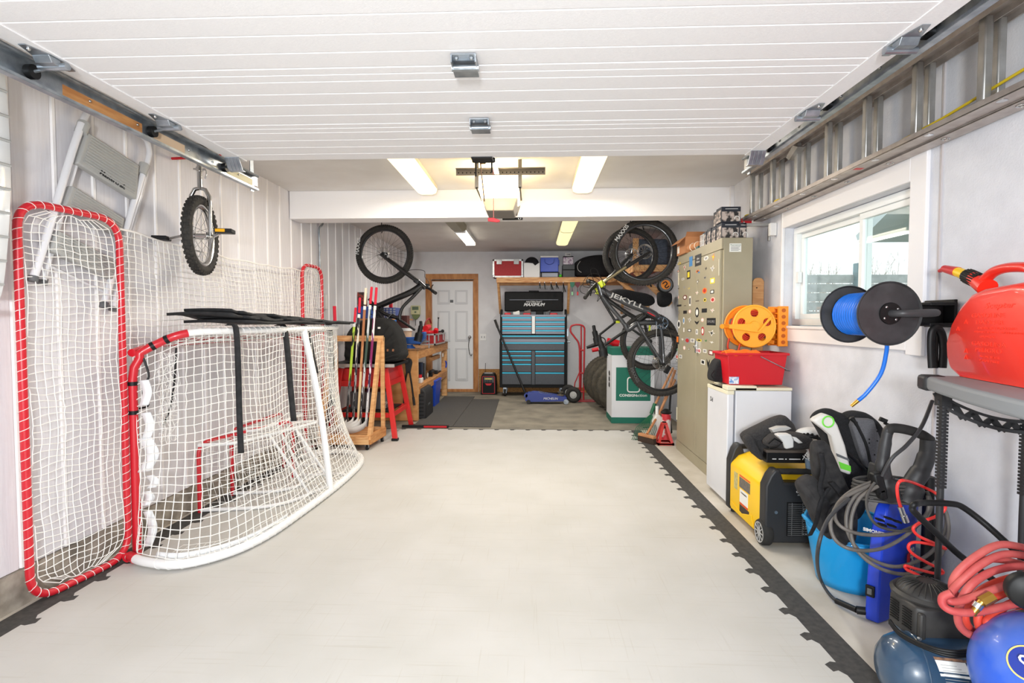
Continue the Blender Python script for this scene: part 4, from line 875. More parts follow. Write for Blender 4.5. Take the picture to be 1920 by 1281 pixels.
# ================================================================ hockey stick rack
rk = thing('hockey_stick_rack', 'pine hockey stick rack on casters beside the goal', 'stick rack', (-1.85, 5.42, 0))
xa, xb = -2.16, -1.645
G().box((xa, 5.23, .062), (xb, 5.268, .155)).build('front_board', WOODX, rk, bevel=.002, smooth=False)
G().box((xa, 5.66, .062), (xb+.03, 5.698, .155)).build('rear_board', WOODX, rk, bevel=.002, smooth=False)
G().bar((xb-.0, 5.25, .108), (xb+.035, 5.68, .108), .036, .09).build('side_board', WOODY, rk, smooth=False); G().bar((xa+.02, 5.26, .108), (xa+.02, 5.67, .108), .036, .09).build('side_board', WOODY, rk, smooth=False)
G().box((xa, 5.268, .055), (xb+.01, 5.66, .066)).build('base_panel', WOODX, rk, smooth=False)
for x in (xa+.02, xb+.012):
    G().bar((x-.015, 5.27, .10), (x, 5.63, 1.12), .036, .07, (0, 1, .3)).build('leaning_leg', WOOD, rk, smooth=False); G().box((x+.0, 5.62, .15), (x+.038, 5.66, 1.13)).build('upright', WOOD, rk, bevel=.002, smooth=False)
G().box((xa, 5.595, 1.085), (xb+.05, 5.635, 1.145)).build('top_bar', WOODX, rk, bevel=.002, smooth=False)
for (x, y) in ((xb-.03, 5.28), (xb+.02, 5.64), (xa+.05, 5.28), (xa+.05, 5.64)):
    w_ = bpy.data.objects.new('caster', None); col.objects.link(w_); w_.parent = rk
    G().cyl((x-.012, y, .0265), (x+.012, y, .0265), .026, n=20).build('caster_wheel', BLACK, w_); G().box((x-.017, y-.014, .024), (x-.013, y+.014, .06)).box((x+.013, y-.014, .024), (x+.017, y+.014, .06)).box((x-.02, y-.02, .054), (x+.02, y+.02, .062)).build('caster_fork', STEEL, w_, smooth=False)
def stick(top_px, bot_px, label, shaft, grip, Yt=5.66, Yb=5.42, tape=None, name='hockey_stick', low=None):
    a = U(*top_px, Y=Yt-.075); b = U(*bot_px, Y=Yb); b.z = max(b.z, .14)
    t = thing(name, label, 'hockey stick', (b.x, b.y, .07), group=None)
    d = (b-a).normalized(); sd = d.cross(V((0, 1, 0))).normalized(); n = sd.cross(d)
    G().bar(lerp(a, b, .16), lerp(a, b, .62), .024, .018, n).build('shaft', shaft, t, bevel=.003)
    G().bar(lerp(a, b, .62), b, .023, .018, n).build('lower_shaft', low or shaft, t, bevel=.003)
    G().bar(a, lerp(a, b, .125), .025, .022, n).build('grip_tape', grip, t, bevel=.006)
    G().bar(lerp(a, b, .135), lerp(a, b, .165), .026, .022, n).build('grip_band', WHITEP, t, bevel=.003)
    # blade curves down and left towards the heel
    bl = [b+V((.004, 0, .03)), b+V((-.02, -.02, -.005)), b+V((-.07, -.04, -.03)), b+V((-.13, -.05, -.045)), b+V((-.18, -.045, -.05))]
    rows = [[p+V((0, 0, h)) for h in (-.018, .018, .045)] for p in smooth_path(bl, 4)]
    for rw in rows:
        for p in rw: p.z = max(p.z, .0685)
    G().sheet(rows).build('blade', tape or mat('blade_white', (205, 202, 198), .6), t, solid=.009)
    return t
stm = lambda n, a, b, s=60: mat(n, a, .35, c2=b, scale=s, stretch=(1, 1, .12), lo=.48, hi=.52)
gr_ = mat('grip_red', (214, 36, 60), .8); gw_ = mat('grip_cream', (236, 224, 200), .8)
stick((667, 577), (649, 800), 'hockey stick with red grip and lime stripe, leftmost inside the rack', stm('stick_a', (30, 32, 30), (170, 200, 60), 30), gr_, low=stm('stick_a2', (22, 22, 22), (120, 120, 120)))
stick((675, 558), (662, 795), 'hockey stick with red grip and pale shaft, second from the left in the rack', stm('stick_b', (226, 220, 200), (40, 40, 50), 30), gr_, low=stm('stick_b2', (24, 24, 26), (150, 150, 150)))
stick((686, 540), (671, 795), 'wooden hockey stick with cream grip, middle of the rack', stm('stick_c', (214, 160, 110), (170, 110, 70), 20), gw_, low=mat('stick_c2', (216, 186, 140), .5))
stick((697, 538), (675, 798), 'hockey stick with red grip and silver green shaft, fourth from the left in the rack', stm('stick_d', (200, 205, 206), (60, 80, 70), 30), gr_, low=stm('stick_d2', (30, 30, 34), (200, 200, 200)))
stick((706, 539), (686, 800), 'hockey stick with red grip and white and purple shaft, rightmost in the rack', stm('stick_e', (226, 226, 226), (130, 30, 90), 30), gr_, low=stm('stick_e2', (220, 220, 220), (60, 30, 70)))
t = thing('hockey_stick', 'red and white striped hockey stick standing left of the rack behind the goal corner', 'hockey stick', (-2.11, 5.6, 0))
a, b = U(627, 574, Y=5.74), V((-2.135, 5.74, .0)); n = 7
for i, (t0, t1, m_) in enumerate(((0, .12, gr_), (.12, .40, whm), (.40, .52, gr_), (.52, .65, whm), (.65, 1, gr_))): G().cyl(lerp(a, b, t0), lerp(a, b, t1), .018 if i == 0 else .0145, n=12).build('shaft_section', m_, t)
# ================================================================ red stand with covered grill
st = thing('tool_stand', 'red steel work stand with black table top behind the hockey stick rack', 'stand', (-1.85, 6.1, 0))
rsm = mat('stand_red', (206, 36, 34), .4, coat=.2)
zt2 = .83
G().box((-2.26, 5.74, zt2-.03), (-1.515, 6.42, zt2)).build('table_top', BLACK, st, bevel=.003, smooth=False); G().box((-2.26, 5.728, zt2-.034), (-1.51, 5.74, zt2+.002)).build('edge_strip', ALU, st, smooth=False)
G().prism([(-1.63, 5.82, .78), (-2.1, 5.82, .78), (-2.14, 5.82, .60), (-1.59, 5.82, .60)], (0, .5, 0)).build('saw_housing', rsm, st, bevel=.01)
FL = {'a': ((-1.62, 5.80, .78), (-1.50, 5.70, .0)), 'b': ((-1.60, 6.30, .78), (-1.50, 6.47, .0)), 'c': ((-2.12, 5.80, .78), (-2.24, 5.74, .0)), 'd': ((-2.12, 6.30, .78), (-2.24, 6.47, .0))}
for k, (p, q) in FL.items():
    p, q = V(p), V(q); G().bar(p, q+V((0, 0, .015)), .055, .035, (0, 1, 0)).build('leg', rsm, st, bevel=.004, smooth=False)
    G().cbox((q.x, q.y, .014), (.07, .06, .027)).build('rubber_foot', BLACK, st, bevel=.004)
def atz(k, z): p, q = map(V, FL[k]); return lerp(p, q, (p.z-z)/(p.z-q.z))
for z, h in ((.61, .06), (.27, .05)):
    for i, j in (('a', 'c'), ('a', 'b'), ('c', 'd'), ('b', 'd')): G().bar(atz(i, z), atz(j, z), .012, h).build('cross_rail', rsm, st, smooth=False)
G().box((-2.15, 5.85, .285), (-1.6, 6.4, .295)).build('lower_tray', BLACK, st, smooth=False)
t = thing('storage_box', 'dark box on the lower tray of the red work stand', 'box', (-1.9, 6.1, .3)); G().box((-2.08, 5.95, .296), (-1.68, 6.25, .50)).build('box', GREYP, t, bevel=.01)
t = thing('black_bucket', 'black plastic bucket on the floor under the red work stand', 'bucket', (-2.0, 6.0, 0)); G().lathe((-1.98, 5.98, 0), (0, 0, 1), [(.09, 0), (.12, .20), (.125, .20), (.125, .215), (.115, .215), (.088, .01), (0, .01)], 24).build('pail', BLACK, t)
t = thing('steel_chain', 'bright steel chain hanging beside the right front leg of the red stand', 'chain', (-1.6, 5.66, .3))
g = G()
for i in range(15):
    p = V((-1.585-.03*math.sin(i*.2)-.002*i, 5.665, .42-i*.024)); g.ring(p, (1, .3, 0) if i % 2 else (0, 1, .2), .010, .0028, 10, 5)
g.build('links', CHROME, t)
g = thing('covered_grill', 'small grill under a black fabric cover on the red stand', 'covered grill', (-1.85, 6.05, zt2))
prof = [(641, 676), (640, 655), (648, 632), (662, 610), (684, 598), (716, 599), (734, 614), (743, 634), (746, 655), (749, 668), (744, 678)]
P_ = [U(x, y, Y=5.84) for x, y in prof]
for p in P_: p.z = max(p.z, zt2+.002)
cen = V((sum(p.x for p in P_)/len(P_), 0, 1.0))
rows = []
sc_ = [(.0, .45), (.01, .80), (.04, .94), (.12, 1.0), (.38, 1.02), (.48, .96), (.53, .8), (.545, .4)]
for dy, s_ in sc_: rows.append([V((cen.x+(p.x-cen.x)*s_, 5.84+dy+.012*math.sin(k*2.1), max(zt2+.002, zt2+(p.z-zt2)*(.25+.75*s_)))) for k, p in enumerate(smooth_path(P_, 4))])
cv = G(); cv.sheet(rows); n0 = len(rows[0]); cv.f.append(list(range(n0))); cv.f.append([len(cv.v)-1-i for i in range(n0)]); cv.build('cover', mat('cover_black', (18, 17, 17), .9, c2=(26, 25, 24), scale=16, bump=.6, bscale=24), g)
G().box((-1.72, 5.835, 1.215), (-1.69, 5.842, 1.235)).build('tag', WHITEP, g)
for x in (-1.62, -1.56): G().box((x, 5.83, .965), (x+.018, 5.85, .99)).build('buckle_glint', mat('bronze', (160, 110, 80), .4, .6), g)
# ================================================================ workbench
wbn = thing('workbench', 'long rough pine workbench with a lower shelf along the left wall', 'workbench', (-1.9, 8.0, 0))
bx, by0, by1, bz = -1.50, 6.82, 9.24, .935
G().box((-2.34, by0-.005, bz-.02), (bx+.012, by1, bz)).build('bench_top', mat('bench_top_wood', (158, 112, 68), .7, c2=(120, 84, 50), scale=8, stretch=(6, 1, 1)), wbn, bevel=.002, smooth=False)
G().box((bx-.04, by0+.09, bz-.13), (bx+.008, by1, bz-.021)).build('front_apron', WOODY, wbn, bevel=.003, smooth=False)
G().box((-2.33, by0, .005), (bx-.002, by0+.022, bz-.021)).build('end_panel', mat('plywood', (206, 148, 90), .7, c2=(186, 126, 70), scale=4, stretch=(1, 1, 4)), wbn, smooth=False)
G().box((bx-.09, by0+.023, 0), (bx, by0+.09, bz-.021)).build('leg', WOOD, wbn, bevel=.003, smooth=False)
G().box((bx-.09, by1-.09, 0), (bx, by1, bz-.14)).build('leg', WOOD, wbn, bevel=.003, smooth=False)
G().box((bx-.05, by0+.095, .335), (bx+.004, by1-.095, .44)).build('shelf_apron', WOODY, wbn, bevel=.003, smooth=False)
G().box((-2.30, by0+.03, .405), (bx-.055, by1-.02, .43)).build('shelf_board', WOODY, wbn, smooth=False)
G().box((-2.33, by0+.03, .44), (-2.30, by1, bz-.14)).build('back_board', WOODY, wbn, smooth=False); G().box((bx-.12, 8.2, bz-.26), (bx-.07, 8.9, bz-.20)).build('cross_block', WOODY, wbn, smooth=False)
G().box((bx-.01, 8.8, .70), (bx-.003, 8.86, .76)).build('label_sheet', PAPER, wbn, smooth=False)
def sbox(name, label, cat, x, y, z, w, d, h, m, bev=.006, part='body', gp=None):
    t = thing(name, label, cat, (x, y, z), group=gp); G().box((x-w/2, y-d/2, z), (x+w/2, y+d/2, z+h)).build(part, m, t, bevel=bev); return t
# bolt cutters
bc = thing('bolt_cutters', 'large black bolt cutters standing against the end panel of the workbench', 'bolt cutters', (-1.62, 6.78, .1))
def bpt(x, y): return U(x, y, Y=6.775)
for (a, b, c_, d_) in (((763, 697), (759, 720), (758, 745), (758, 760)), ((768, 697), (772, 722), (775, 745), (777, 760))):
    G().tube([bpt(*a), bpt(*b), bpt(*c_)], .011, 10).build('handle', BLACK, bc); G().tube([bpt(*c_), bpt(*d_)], .016, 10).build('hand_grip', BRUB, bc)
G().prism([bpt(761, 700), bpt(759, 678), bpt(761, 672), bpt(766, 671), bpt(771, 674), bpt(773, 680), bpt(769, 700)], (0, .018, 0)).build('jaws', mat('dark_iron', (40, 38, 38), .5, .4), bc, bevel=.003)
# tool case below, blue bin
tc_ = thing('tool_case', 'black moulded tool case standing on the floor under the workbench front', 'tool case', (-1.62, 7.1, 0))
G().prism([(-1.42, 6.98, .0), (-1.42, 6.98, .34), (-1.46, 6.98, .40), (-1.60, 6.98, .40), (-1.63, 6.98, .34), (-1.63, 6.98, 0)], (0, .50, 0)).build('case_body', mat('case_black', (34, 34, 36), .5), tc_, bevel=.012)
g = G()
for i in range(7): g.box((-1.60, 6.975, .04+i*.05), (-1.45, 6.981, .06+i*.05))
g.build('moulded_rib', BLACK, tc_); G().tube([(-1.52, 7.15, .40), (-1.52, 7.16, .43), (-1.52, 7.3, .43), (-1.52, 7.31, .40)], .012).build('case_handle', BLACK, tc_)
text('DEWALT', .045, GREYP, tc_, face((-1.418, 7.2, .17), (0, 1, 0), (0, 0, 1)))
bb = thing('blue_bin', 'blue plastic bin on the floor under the far end of the workbench', 'bin', (-1.6, 8.2, 0))
tub(G(), -1.74, -1.46, 7.95, 8.4, 0, .40, .03).build('bin', BLUE, bb, bevel=.006); G().box((-1.75, 7.94, .385), (-1.45, 8.41, .40)).build('lid', BLUE, bb, bevel=.004)
# things on the lower shelf
t = sbox('tool_box', 'grey tool box at the near end of the workbench shelf, lower of two', 'tool box', -1.64, 7.08, .43, .14, .26, .08, GREYP); t2 = sbox('tool_box', 'dark tool box on top of the grey one on the workbench shelf', 'tool box', -1.65, 7.08, .512, .13, .24, .09, mat('slate_plastic', (60, 64, 68), .5))
G().box((-1.60, 6.99, .602), (-1.58, 7.17, .625)).build('carry_handle', BLACK, t2, bevel=.004)
t = thing('paper_sheet', 'white paper sheet hanging inside the near end of the workbench', 'paper', (-1.56, 6.95, .6)); G().box((-1.60, 6.93, .56), (-1.53, 6.934, .77)).build('sheet', PAPER, t)
sbox('white_tub', 'small white tub on the workbench shelf', 'tub', -1.60, 7.42, .43, .09, .12, .07, WHITEP); t = thing('red_canister', 'small round red canister standing on the white tub on the workbench shelf', 'canister', (-1.6, 7.42, .50)); G().cyl((-1.6, 7.42, .501), (-1.6, 7.42, .545), .035).build('canister', REDP, t)
for i, (y, w_, h_, m_) in enumerate(((7.66, .05, .27, mat('binder_blue', (36, 50, 74), .5)), (7.74, .05, .25, BLACK), (7.83, .05, .24, GREYP))): sbox('upright_case', ['dark blue upright case on the workbench shelf', 'black upright case on the workbench shelf between the blue and the grey one', 'thin grey upright case on the workbench shelf'][i], 'case', -1.66, y, .43, .12, w_, h_, m_)
t = thing('coil_of_wire', 'coil of pale wire leaning on the workbench shelf', 'coil', (-1.6, 8.0, .47)); G().ring((-1.60, 8.0, .475), (1, .3, 0), .038, .006, 20, 6).ring((-1.605, 8.0, .475), (1, .1, 0), .03, .005, 20, 6).build('coil', ROPE, t)
t = thing('cordless_drill', 'black cordless drill lying towards the far end of the workbench shelf', 'drill', (-1.62, 8.4, .47))
G().cyl((-1.60, 8.2, .50), (-1.60, 8.42, .50), .03).cyl((-1.60, 8.42, .50), (-1.60, 8.5, .50), .018).build('drill_body', BLACK, t); G().box((-1.63, 8.2, .431), (-1.57, 8.26, .49)).build('battery', BLACK, t, bevel=.006)
t = thing('pipe_clamp', 'dark iron clamp lying on the far end of the workbench shelf', 'clamp', (-1.58, 8.8, .45)); G().box((-1.60, 8.62, .431), (-1.58, 9.05, .45)).box((-1.62, 8.62, .431), (-1.56, 8.66, .49)).build('clamp_bar', mat('dark_iron', (40, 38, 38), .5, .4), t, smooth=False)
t = thing('hand_saw', 'blue handled saw hooked on the far leg of the workbench', 'saw', (-1.49, 9.1, .6)); G().ring((-1.488, 9.0, .56), (1, 0, 0), .05, .013, 20, 8, -1.4, 1.9).build('saw_handle', BLUE, t)
# things on the bench top
vs_ = thing('bench_vise', 'blue bench vise mounted on the near corner of the workbench', 'vise', (-1.66, 7.05, bz))
vb = mat('vise_blue', (34, 84, 158), .4, coat=.2)
G().lathe((-1.66, 7.05, bz), (0, 0, 1), [(.085, 0), (.085, .015), (.06, .03), (.055, .05)], 24).build('swivel_base', vb, vs_)
G().prism([(-1.90, 7.0, bz+.06), (-1.90, 7.0, bz+.12), (-1.76, 7.0, bz+.12), (-1.74, 7.0, bz+.15), (-1.60, 7.0, bz+.15), (-1.52, 7.0, bz+.16), (-1.48, 7.0, bz+.22), (-1.43, 7.0, bz+.22), (-1.43, 7.0, bz+.14), (-1.50, 7.0, bz+.055)], (0, .11, 0)).build('jaw_body', vb, vs_, bevel=.012)
G().cyl((-1.75, 7.055, bz+.09), (-1.38, 7.055, bz+.09), .014).cyl((-1.39, 7.055, bz+.0), (-1.39, 7.055, bz+.19), .007).build('screw_handle', STEEL, vs_)
rt = thing('tool_case', 'red flight case with aluminium edges on the far end of the workbench top', 'tool case', (-1.62, 8.2, bz))
x0, x1, y0, y1, z0, z1 = -1.72, -1.47, 7.95, 8.85, bz, bz+.17
rvinyl = mat('red_vinyl', (176, 24, 32), .6, c2=(150, 18, 26), scale=60)
G().box((x0+.008, y0+.008, z0+.004), (x1-.008, y1-.008, z1-.004)).build('case_panel', rvinyl, rt, smooth=False)
def edges(g, x0, x1, y0, y1, z0, z1, t):
    for a in (x0, x1-t):
        for b in (y0, y1-t): g.box((a, b, z0), (a+t, b+t, z1))
    for a in (x0, x1-t):
        for c in (z0, z1-t): g.box((a, y0, c), (a+t, y1, c+t))
    for b in (y0, y1-t):
        for c in (z0, z1-t): g.box((x0, b, c), (x1, b+t, c+t))
    return g
edges(G(), x0, x1, y0, y1, z0, z1, .022).build('aluminium_edge', ALU, rt, smooth=False)
for y in (8.15, 8.6): G().box((x1-.002, y, bz+.05), (x1+.006, y+.08, bz+.15)).build('latch', CHROME, rt, bevel=.002)
G().box((-1.69, 7.945, bz+.03), (-1.60, 7.95, bz+.12)).build('side_plate', STEEL, rt)
t = thing('angle_grinder', 'red power tool lying on the aluminium edged case', 'power tool', (-1.6, 8.2, bz+.17))
G().box((-1.70, 8.0, bz+.171), (-1.56, 8.3, bz+.215)).build('tool_base', REDP, t, bevel=.01); G().cyl((-1.64, 8.05, bz+.25), (-1.64, 8.3, bz+.27), .045).build('motor', REDP, t); G().tube(smooth_path([(-1.66, 8.1, bz+.29), (-1.64, 8.12, bz+.36), (-1.61, 8.2, bz+.40), (-1.60, 8.3, bz+.33)]), .014).build('tool_handle', mat('maroon_metal', (130, 40, 36), .5), t)
G().cyl((-1.54, 8.35, bz+.19), (-1.54, 8.4, bz+.22), .04).build('wheel', REDP, t)
t = thing('trailer_hitch', 'black clamp with ball end lying on the far end of the red case', 'clamp', (-1.5, 8.6, bz+.17)); G().bar((-1.53, 8.42, bz+.19), (-1.50, 8.7, bz+.19), .03, .024).sph((-1.495, 8.74, bz+.195), .028).build('bar', BLACK, t); G().cyl((-1.53, 8.5, bz+.2), (-1.52, 8.5, bz+.40), .006).sph((-1.52, 8.5, bz+.41), .014).build('lever', BLACK, t)
t = thing('paint_pail', 'white plastic pail on the workbench beside the black cover', 'pail', (-1.85, 7.6, bz)); G().lathe((-1.85, 7.5, bz), (0, 0, 1), [(.11, 0), (.125, .22), (.132, .22), (.132, .25), (.12, .25), (.12, .26), (0, .26)], 28).build('pail', mat('pail_tan', (206, 176, 150), .6), t); G().lathe((-1.85, 7.5, bz+.225), (0, 0, 1), [(.134, 0), (.136, .035), (0, .037)], 28).build('pail_rim', WHITEP, t)
t = thing('maroon_box', 'dark maroon box standing on the lid of the white pail', 'box', (-1.85, 7.5, bz+.265)); G().box((-1.93, 7.42, bz+.264), (-1.77, 7.58, bz+.44)).build('box', mat('maroon_card', (84, 40, 34), .7), t, bevel=.003)
# shelf on the left wall with bins
ws = thing('wall_shelf', 'shelf on the left wall behind the covered grill holding bins and boxes', 'shelf', (-2.2, 7.4, 1.33)); G().box((-2.335, 7.0, 1.31), (-2.0, 8.8, 1.33)).build('shelf_board', WOODY, ws, smooth=False)
for y in (7.1, 7.9, 8.7): G().prism([(-2.335, y, 1.31), (-2.05, y, 1.31), (-2.335, y, 1.12)], (0, .02, 0)).build('bracket', STEEL, ws, smooth=False)
def pb(name, label, cat, px0, px1, py0, Y, d, m, zbot=1.33):
    a, b = U(px0, py0, Y=Y), U(px1, py0, Y=Y); t = thing(name, label, cat, ((a.x+b.x)/2, Y+d/2, zbot)); G().box((a.x, Y, zbot+.001), (b.x, Y+d, a.z)).build('body', m, t, bevel=.006); return t, a, b
t, a, b = pb('blue_bin', 'blue storage bin at the near end of the wall shelf behind the hockey sticks', 'bin', 667, 691, 575, 7.05, .22, mat('bin_blue', (40, 78, 160), .4))
t, a2, b2 = pb('red_box', 'red and brown printed box standing on the blue bin on the wall shelf', 'box', 669, 682, 548, 7.07, .15, mat('printed_red', (150, 60, 46), .6, c2=(60, 40, 36), scale=18, lo=.45, hi=.55), a.z)
t, a, b = pb('black_case', 'black case on the wall shelf right of the blue bin', 'case', 692, 708, 568, 7.3, .3, BLACK)
t, a, b = pb('parts_organizer', 'blue parts organizer with small clear drawers on the wall shelf', 'organizer', 716, 742, 577, 7.7, .3, mat('organizer_blue', (44, 70, 140), .4))
g = G()
for i in range(4):
    for j in range(4): g.box((a.x+.012+i*(b.x-a.x)/4, 7.694, 1.35+j*.035), (a.x+(b.x-a.x)/4*(i+1)-.004, 7.699, 1.376+j*.035))
g.build('clear_drawers', mat('clear_grey', (150, 160, 180), .3), t)
t, a3, b3 = pb('red_jar', 'small red jar standing on the parts organizer', 'jar', 729, 735, 569, 7.75, .05, REDP, a.z)
t = thing('blue_crate', 'light blue plastic crate on the workbench behind the covered grill', 'crate', (-1.95, 6.95, bz)); g = G()
for i in range(5): g.box((-2.1, 6.90, bz+.03+i*.075), (-1.86, 6.92, bz+.075+i*.075))
for i in range(5): g.box((-2.1+i*.055, 6.90, bz+.0), (-2.08+i*.055, 6.915, bz+.38))
g.box((-1.875, 6.92, bz), (-1.86, 7.2, bz+.38)); g.box((-2.1, 7.19, bz), (-1.86, 7.2, bz+.38)); g.box((-2.1, 6.92, bz), (-2.09, 7.2, bz+.38)); g.build('crate', mat('crate_blue', (40, 120, 200), .4), t, smooth=False)
# electronic dispenser on the back wall
t = thing('wall_dispenser', 'cream and green box mounted on the back wall left of the exit door', 'wall box', (-2.17, YB, 1.4))
a, b = U(770, 573, Y=9.6), U(787, 590, Y=9.6); G().box((a.x, 9.59, b.z), (b.x, YB-.001, a.z)).build('case', mat('cream_box', (206, 204, 160), .5), t, bevel=.01); G().box((a.x+.03, 9.585, a.z-.08), (b.x-.02, 9.592, a.z-.02)).box((a.x+.07, 9.585, b.z+.03), (b.x-.06, 9.592, b.z+.06)).build('display', mat('display_green', (96, 116, 92), .4), t)
m_ = (a.x+b.x)/2; G().prism([(a.x+.02, 9.60, b.z), (b.x-.005, 9.60, b.z), (b.x-.01, 9.60, b.z-.03), (m_+.02, 9.60, b.z-.09), (m_-.02, 9.60, b.z-.09), (a.x+.025, 9.60, b.z-.03)], (0, .06, 0)).build('lower_cover', mat('olive_green', (110, 124, 76), .5), t, bevel=.004); G().cyl((m_, 9.63, b.z-.09), (m_, 9.63, b.z-.2), .007).build('nozzle', GREYP, t)
# levels/bars lying along the mat edge
t = thing('spirit_level', 'red and black bar lying on the floor along the far edge of the light mat', 'bar', (-1.35, 6.42, 0))
G().box((-1.6, 6.395, .0015), (-1.03, 6.435, .03)).build('bar', BLACK, t, smooth=False); G().box((-1.33, 6.39, .005), (-1.05, 6.395, .026)).build('red_face', REDP, t)
# ================================================================ tool chest on casters
TEAL = mat('teal_strip', (24, 188, 226), .35); DRW = mat('drawer_graphite', (74, 76, 80), .42, .3, c2=(64, 66, 70), scale=120); SIL = mat('brushed_silver', (112, 114, 122), .4, .5)
tcb = thing('tool_chest', 'tall black rolling tool chest with turquoise drawer pulls and raised lid against the back wall', 'tool chest', (.01, 9.3, 0))
Yc = 9.12
def zc(v): return U(1000, 590+v/7.117, Y=Yc).z
def xc(u): return U(880+u/7.117, 650, Y=Yc).x
cx0, cx1 = xc(402), xc(1310)
G().box((cx0, Yc+.012, zc(978)), (cx1, 9.58, zc(325))).build('lower_cabinet', DBLACK, tcb, bevel=.006)
G().box((cx0+.01, Yc+.012, zc(324)), (cx1-.01, 9.56, zc(20))).build('upper_chest', DBLACK, tcb, bevel=.006)
for s in (0, 1):
    x = cx0+.01 if s == 0 else cx1-.03
    G().prism([(x, Yc+.0, zc(20)), (x, 9.56, zc(20)), (x, 9.56, zc(-75)), (x, Yc+.12, zc(-72)), (x, Yc, zc(-40))], (.02, 0, 0)).build('top_side', BLACK, tcb, bevel=.004)
G().box((cx0+.03, Yc+.004, zc(32)), (cx1-.03, Yc+.02, zc(0))).build('front_lip', SIL, tcb, bevel=.002)
lidg = G(); a, b = U(946, 547, Y=9.55), U(1056, 582, Y=9.55); lidg.box((a.x, 9.53, b.z-.02), (b.x, 9.57, a.z)); lid = lidg.build('lid', DBLACK, tcb, bevel=.02, seg=4)
G().box((a.x+.09, 9.524, a.z-.15), (b.x-.09, 9.529, a.z-.142)).build('lid_line', SIL, lid)
mx_ = (a.x+b.x)/2; G().box((mx_-.09, 9.53, a.z-.005), (mx_+.09, 9.56, a.z+.018)).build('lid_handle', BLACK, lid, bevel=.006)
text('MASTERCRAFT', .045, WHITEP, lid, face((mx_, 9.526, a.z-.185), (1, 0, 0), (0, 0, 1)), shear=.35, sx=.95); text('MAXIMUM', .075, WHITEP, lid, face((mx_, 9.526, a.z-.235), (1, 0, 0), (0, 0, 1)), shear=.35, bold=.002, sx=1.05)
def drawer(u0, u1, v0, v1, m, strip=True):
    o = G().box((xc(u0)+.004, Yc-.006, zc(v1)+.003), (xc(u1)-.004, Yc+.014, zc(v0)-.003)).build('drawer', m, tcb, bevel=.003, smooth=False)
    if strip: G().box((xc(u0)+.006, Yc-.016, zc(v0+17)), (xc(u1)-.006, Yc-.005, zc(v0+1))).build('pull', TEAL, o, bevel=.002, smooth=False)
    return o
for v in (34, 92, 150, 207): drawer(435, 832, v, v+56, SIL); drawer(878, 1275, v, v+56, SIL)
drawer(435, 1275, 279, 322, DRW); G().box((xc(432), Yc-.002, zc(368)), (xc(1275), Yc+.013, zc(326))).build('top_rail', SIL, tcb)
drawer(435, 1270, 371, 478, DRW)
for v0, v1 in ((484, 540), (541, 597), (598, 655), (656, 770), (771, 935)): drawer(435, 830, v0, v1, DRW)
for v0, v1 in ((484, 540), (541, 655), (656, 770), (771, 935)): drawer(876, 1270, v0, v1, DRW)
G().box((xc(834), Yc-.004, zc(255)), (xc(876), Yc+.013, zc(20))).build('centre_post', WHITEP, tcb); G().box((xc(832), Yc-.002, zc(935)), (xc(874), Yc+.013, zc(484))).build('centre_post', DRW, tcb)
G().box((cx1-.004, Yc+.1, zc(290)), (cx1+.02, Yc+.14, zc(190))).build('side_handle', STEEL, tcb); G().cyl((cx1, Yc+.05, zc(368)), (cx1+.05, Yc+.05, zc(368)), .015).build('lock', STEEL, tcb)
for x in (cx0+.09, cx1-.09):
    for y in (Yc+.06, 9.5):
        w_ = bpy.data.objects.new('caster', None); col.objects.link(w_); w_.parent = tcb
        G().cyl((x-.02, y, .062), (x+.02, y, .062), .062, n=24).build('caster_wheel', BRUB, w_); G().cyl((x-.022, y, .062), (x+.022, y, .062), .04, n=20).box((x-.03, y-.02, .05), (x-.024, y+.02, .13)).box((x+.024, y-.02, .05), (x+.03, y+.02, .13)).box((x-.03, y-.03, .122), (x+.03, y+.03, zc(976))).build('caster_fork', STEEL, w_, smooth=False)
# tools in the open top
zt3 = zc(20)+.001
for i, (px, w_, h_, m_, n_, lb_) in enumerate([(952, .11, .055, REDP, 'tool_tray', 'small red tray at the left of the open chest top'), (988, .13, .05, REDP, 'tool_tray', 'red tray in the middle of the open chest top'), (1038, .13, .05, REDP, 'tool_tray', 'red tray at the right of the open chest top'), (968, .12, .075, PAPER, 'crumpled_paper', 'crumpled pale paper in the open chest top'), (989, .12, .095, mat('taupe_plastic', (110, 98, 92), .6), 'tool_pouch', 'taupe tool pouch behind the middle red tray'), (1012, .13, .09, DBLACK, 'power_drill', 'black drill lying in the open chest top'), (1027, .08, .075, GREYP, 'socket_set', 'grey socket set in the open chest top')]):
    p = U(px, 580, Y=9.2); t = thing(n_, lb_, n_.replace('_', ' '), (p.x, 9.2, zt3)); yy = 9.16 if i < 3 else 9.27
    G().box((p.x-w_/2, yy, zt3), (p.x+w_/2, yy+.07, zt3+h_)).build('body', m_, t, bevel=.012)
    if i >= 3: G().cyl((p.x-.03, yy+.03, zt3+h_*.8), (p.x+.05, yy+.035, zt3+h_*1.1), .014).build('top_piece', m_, t)
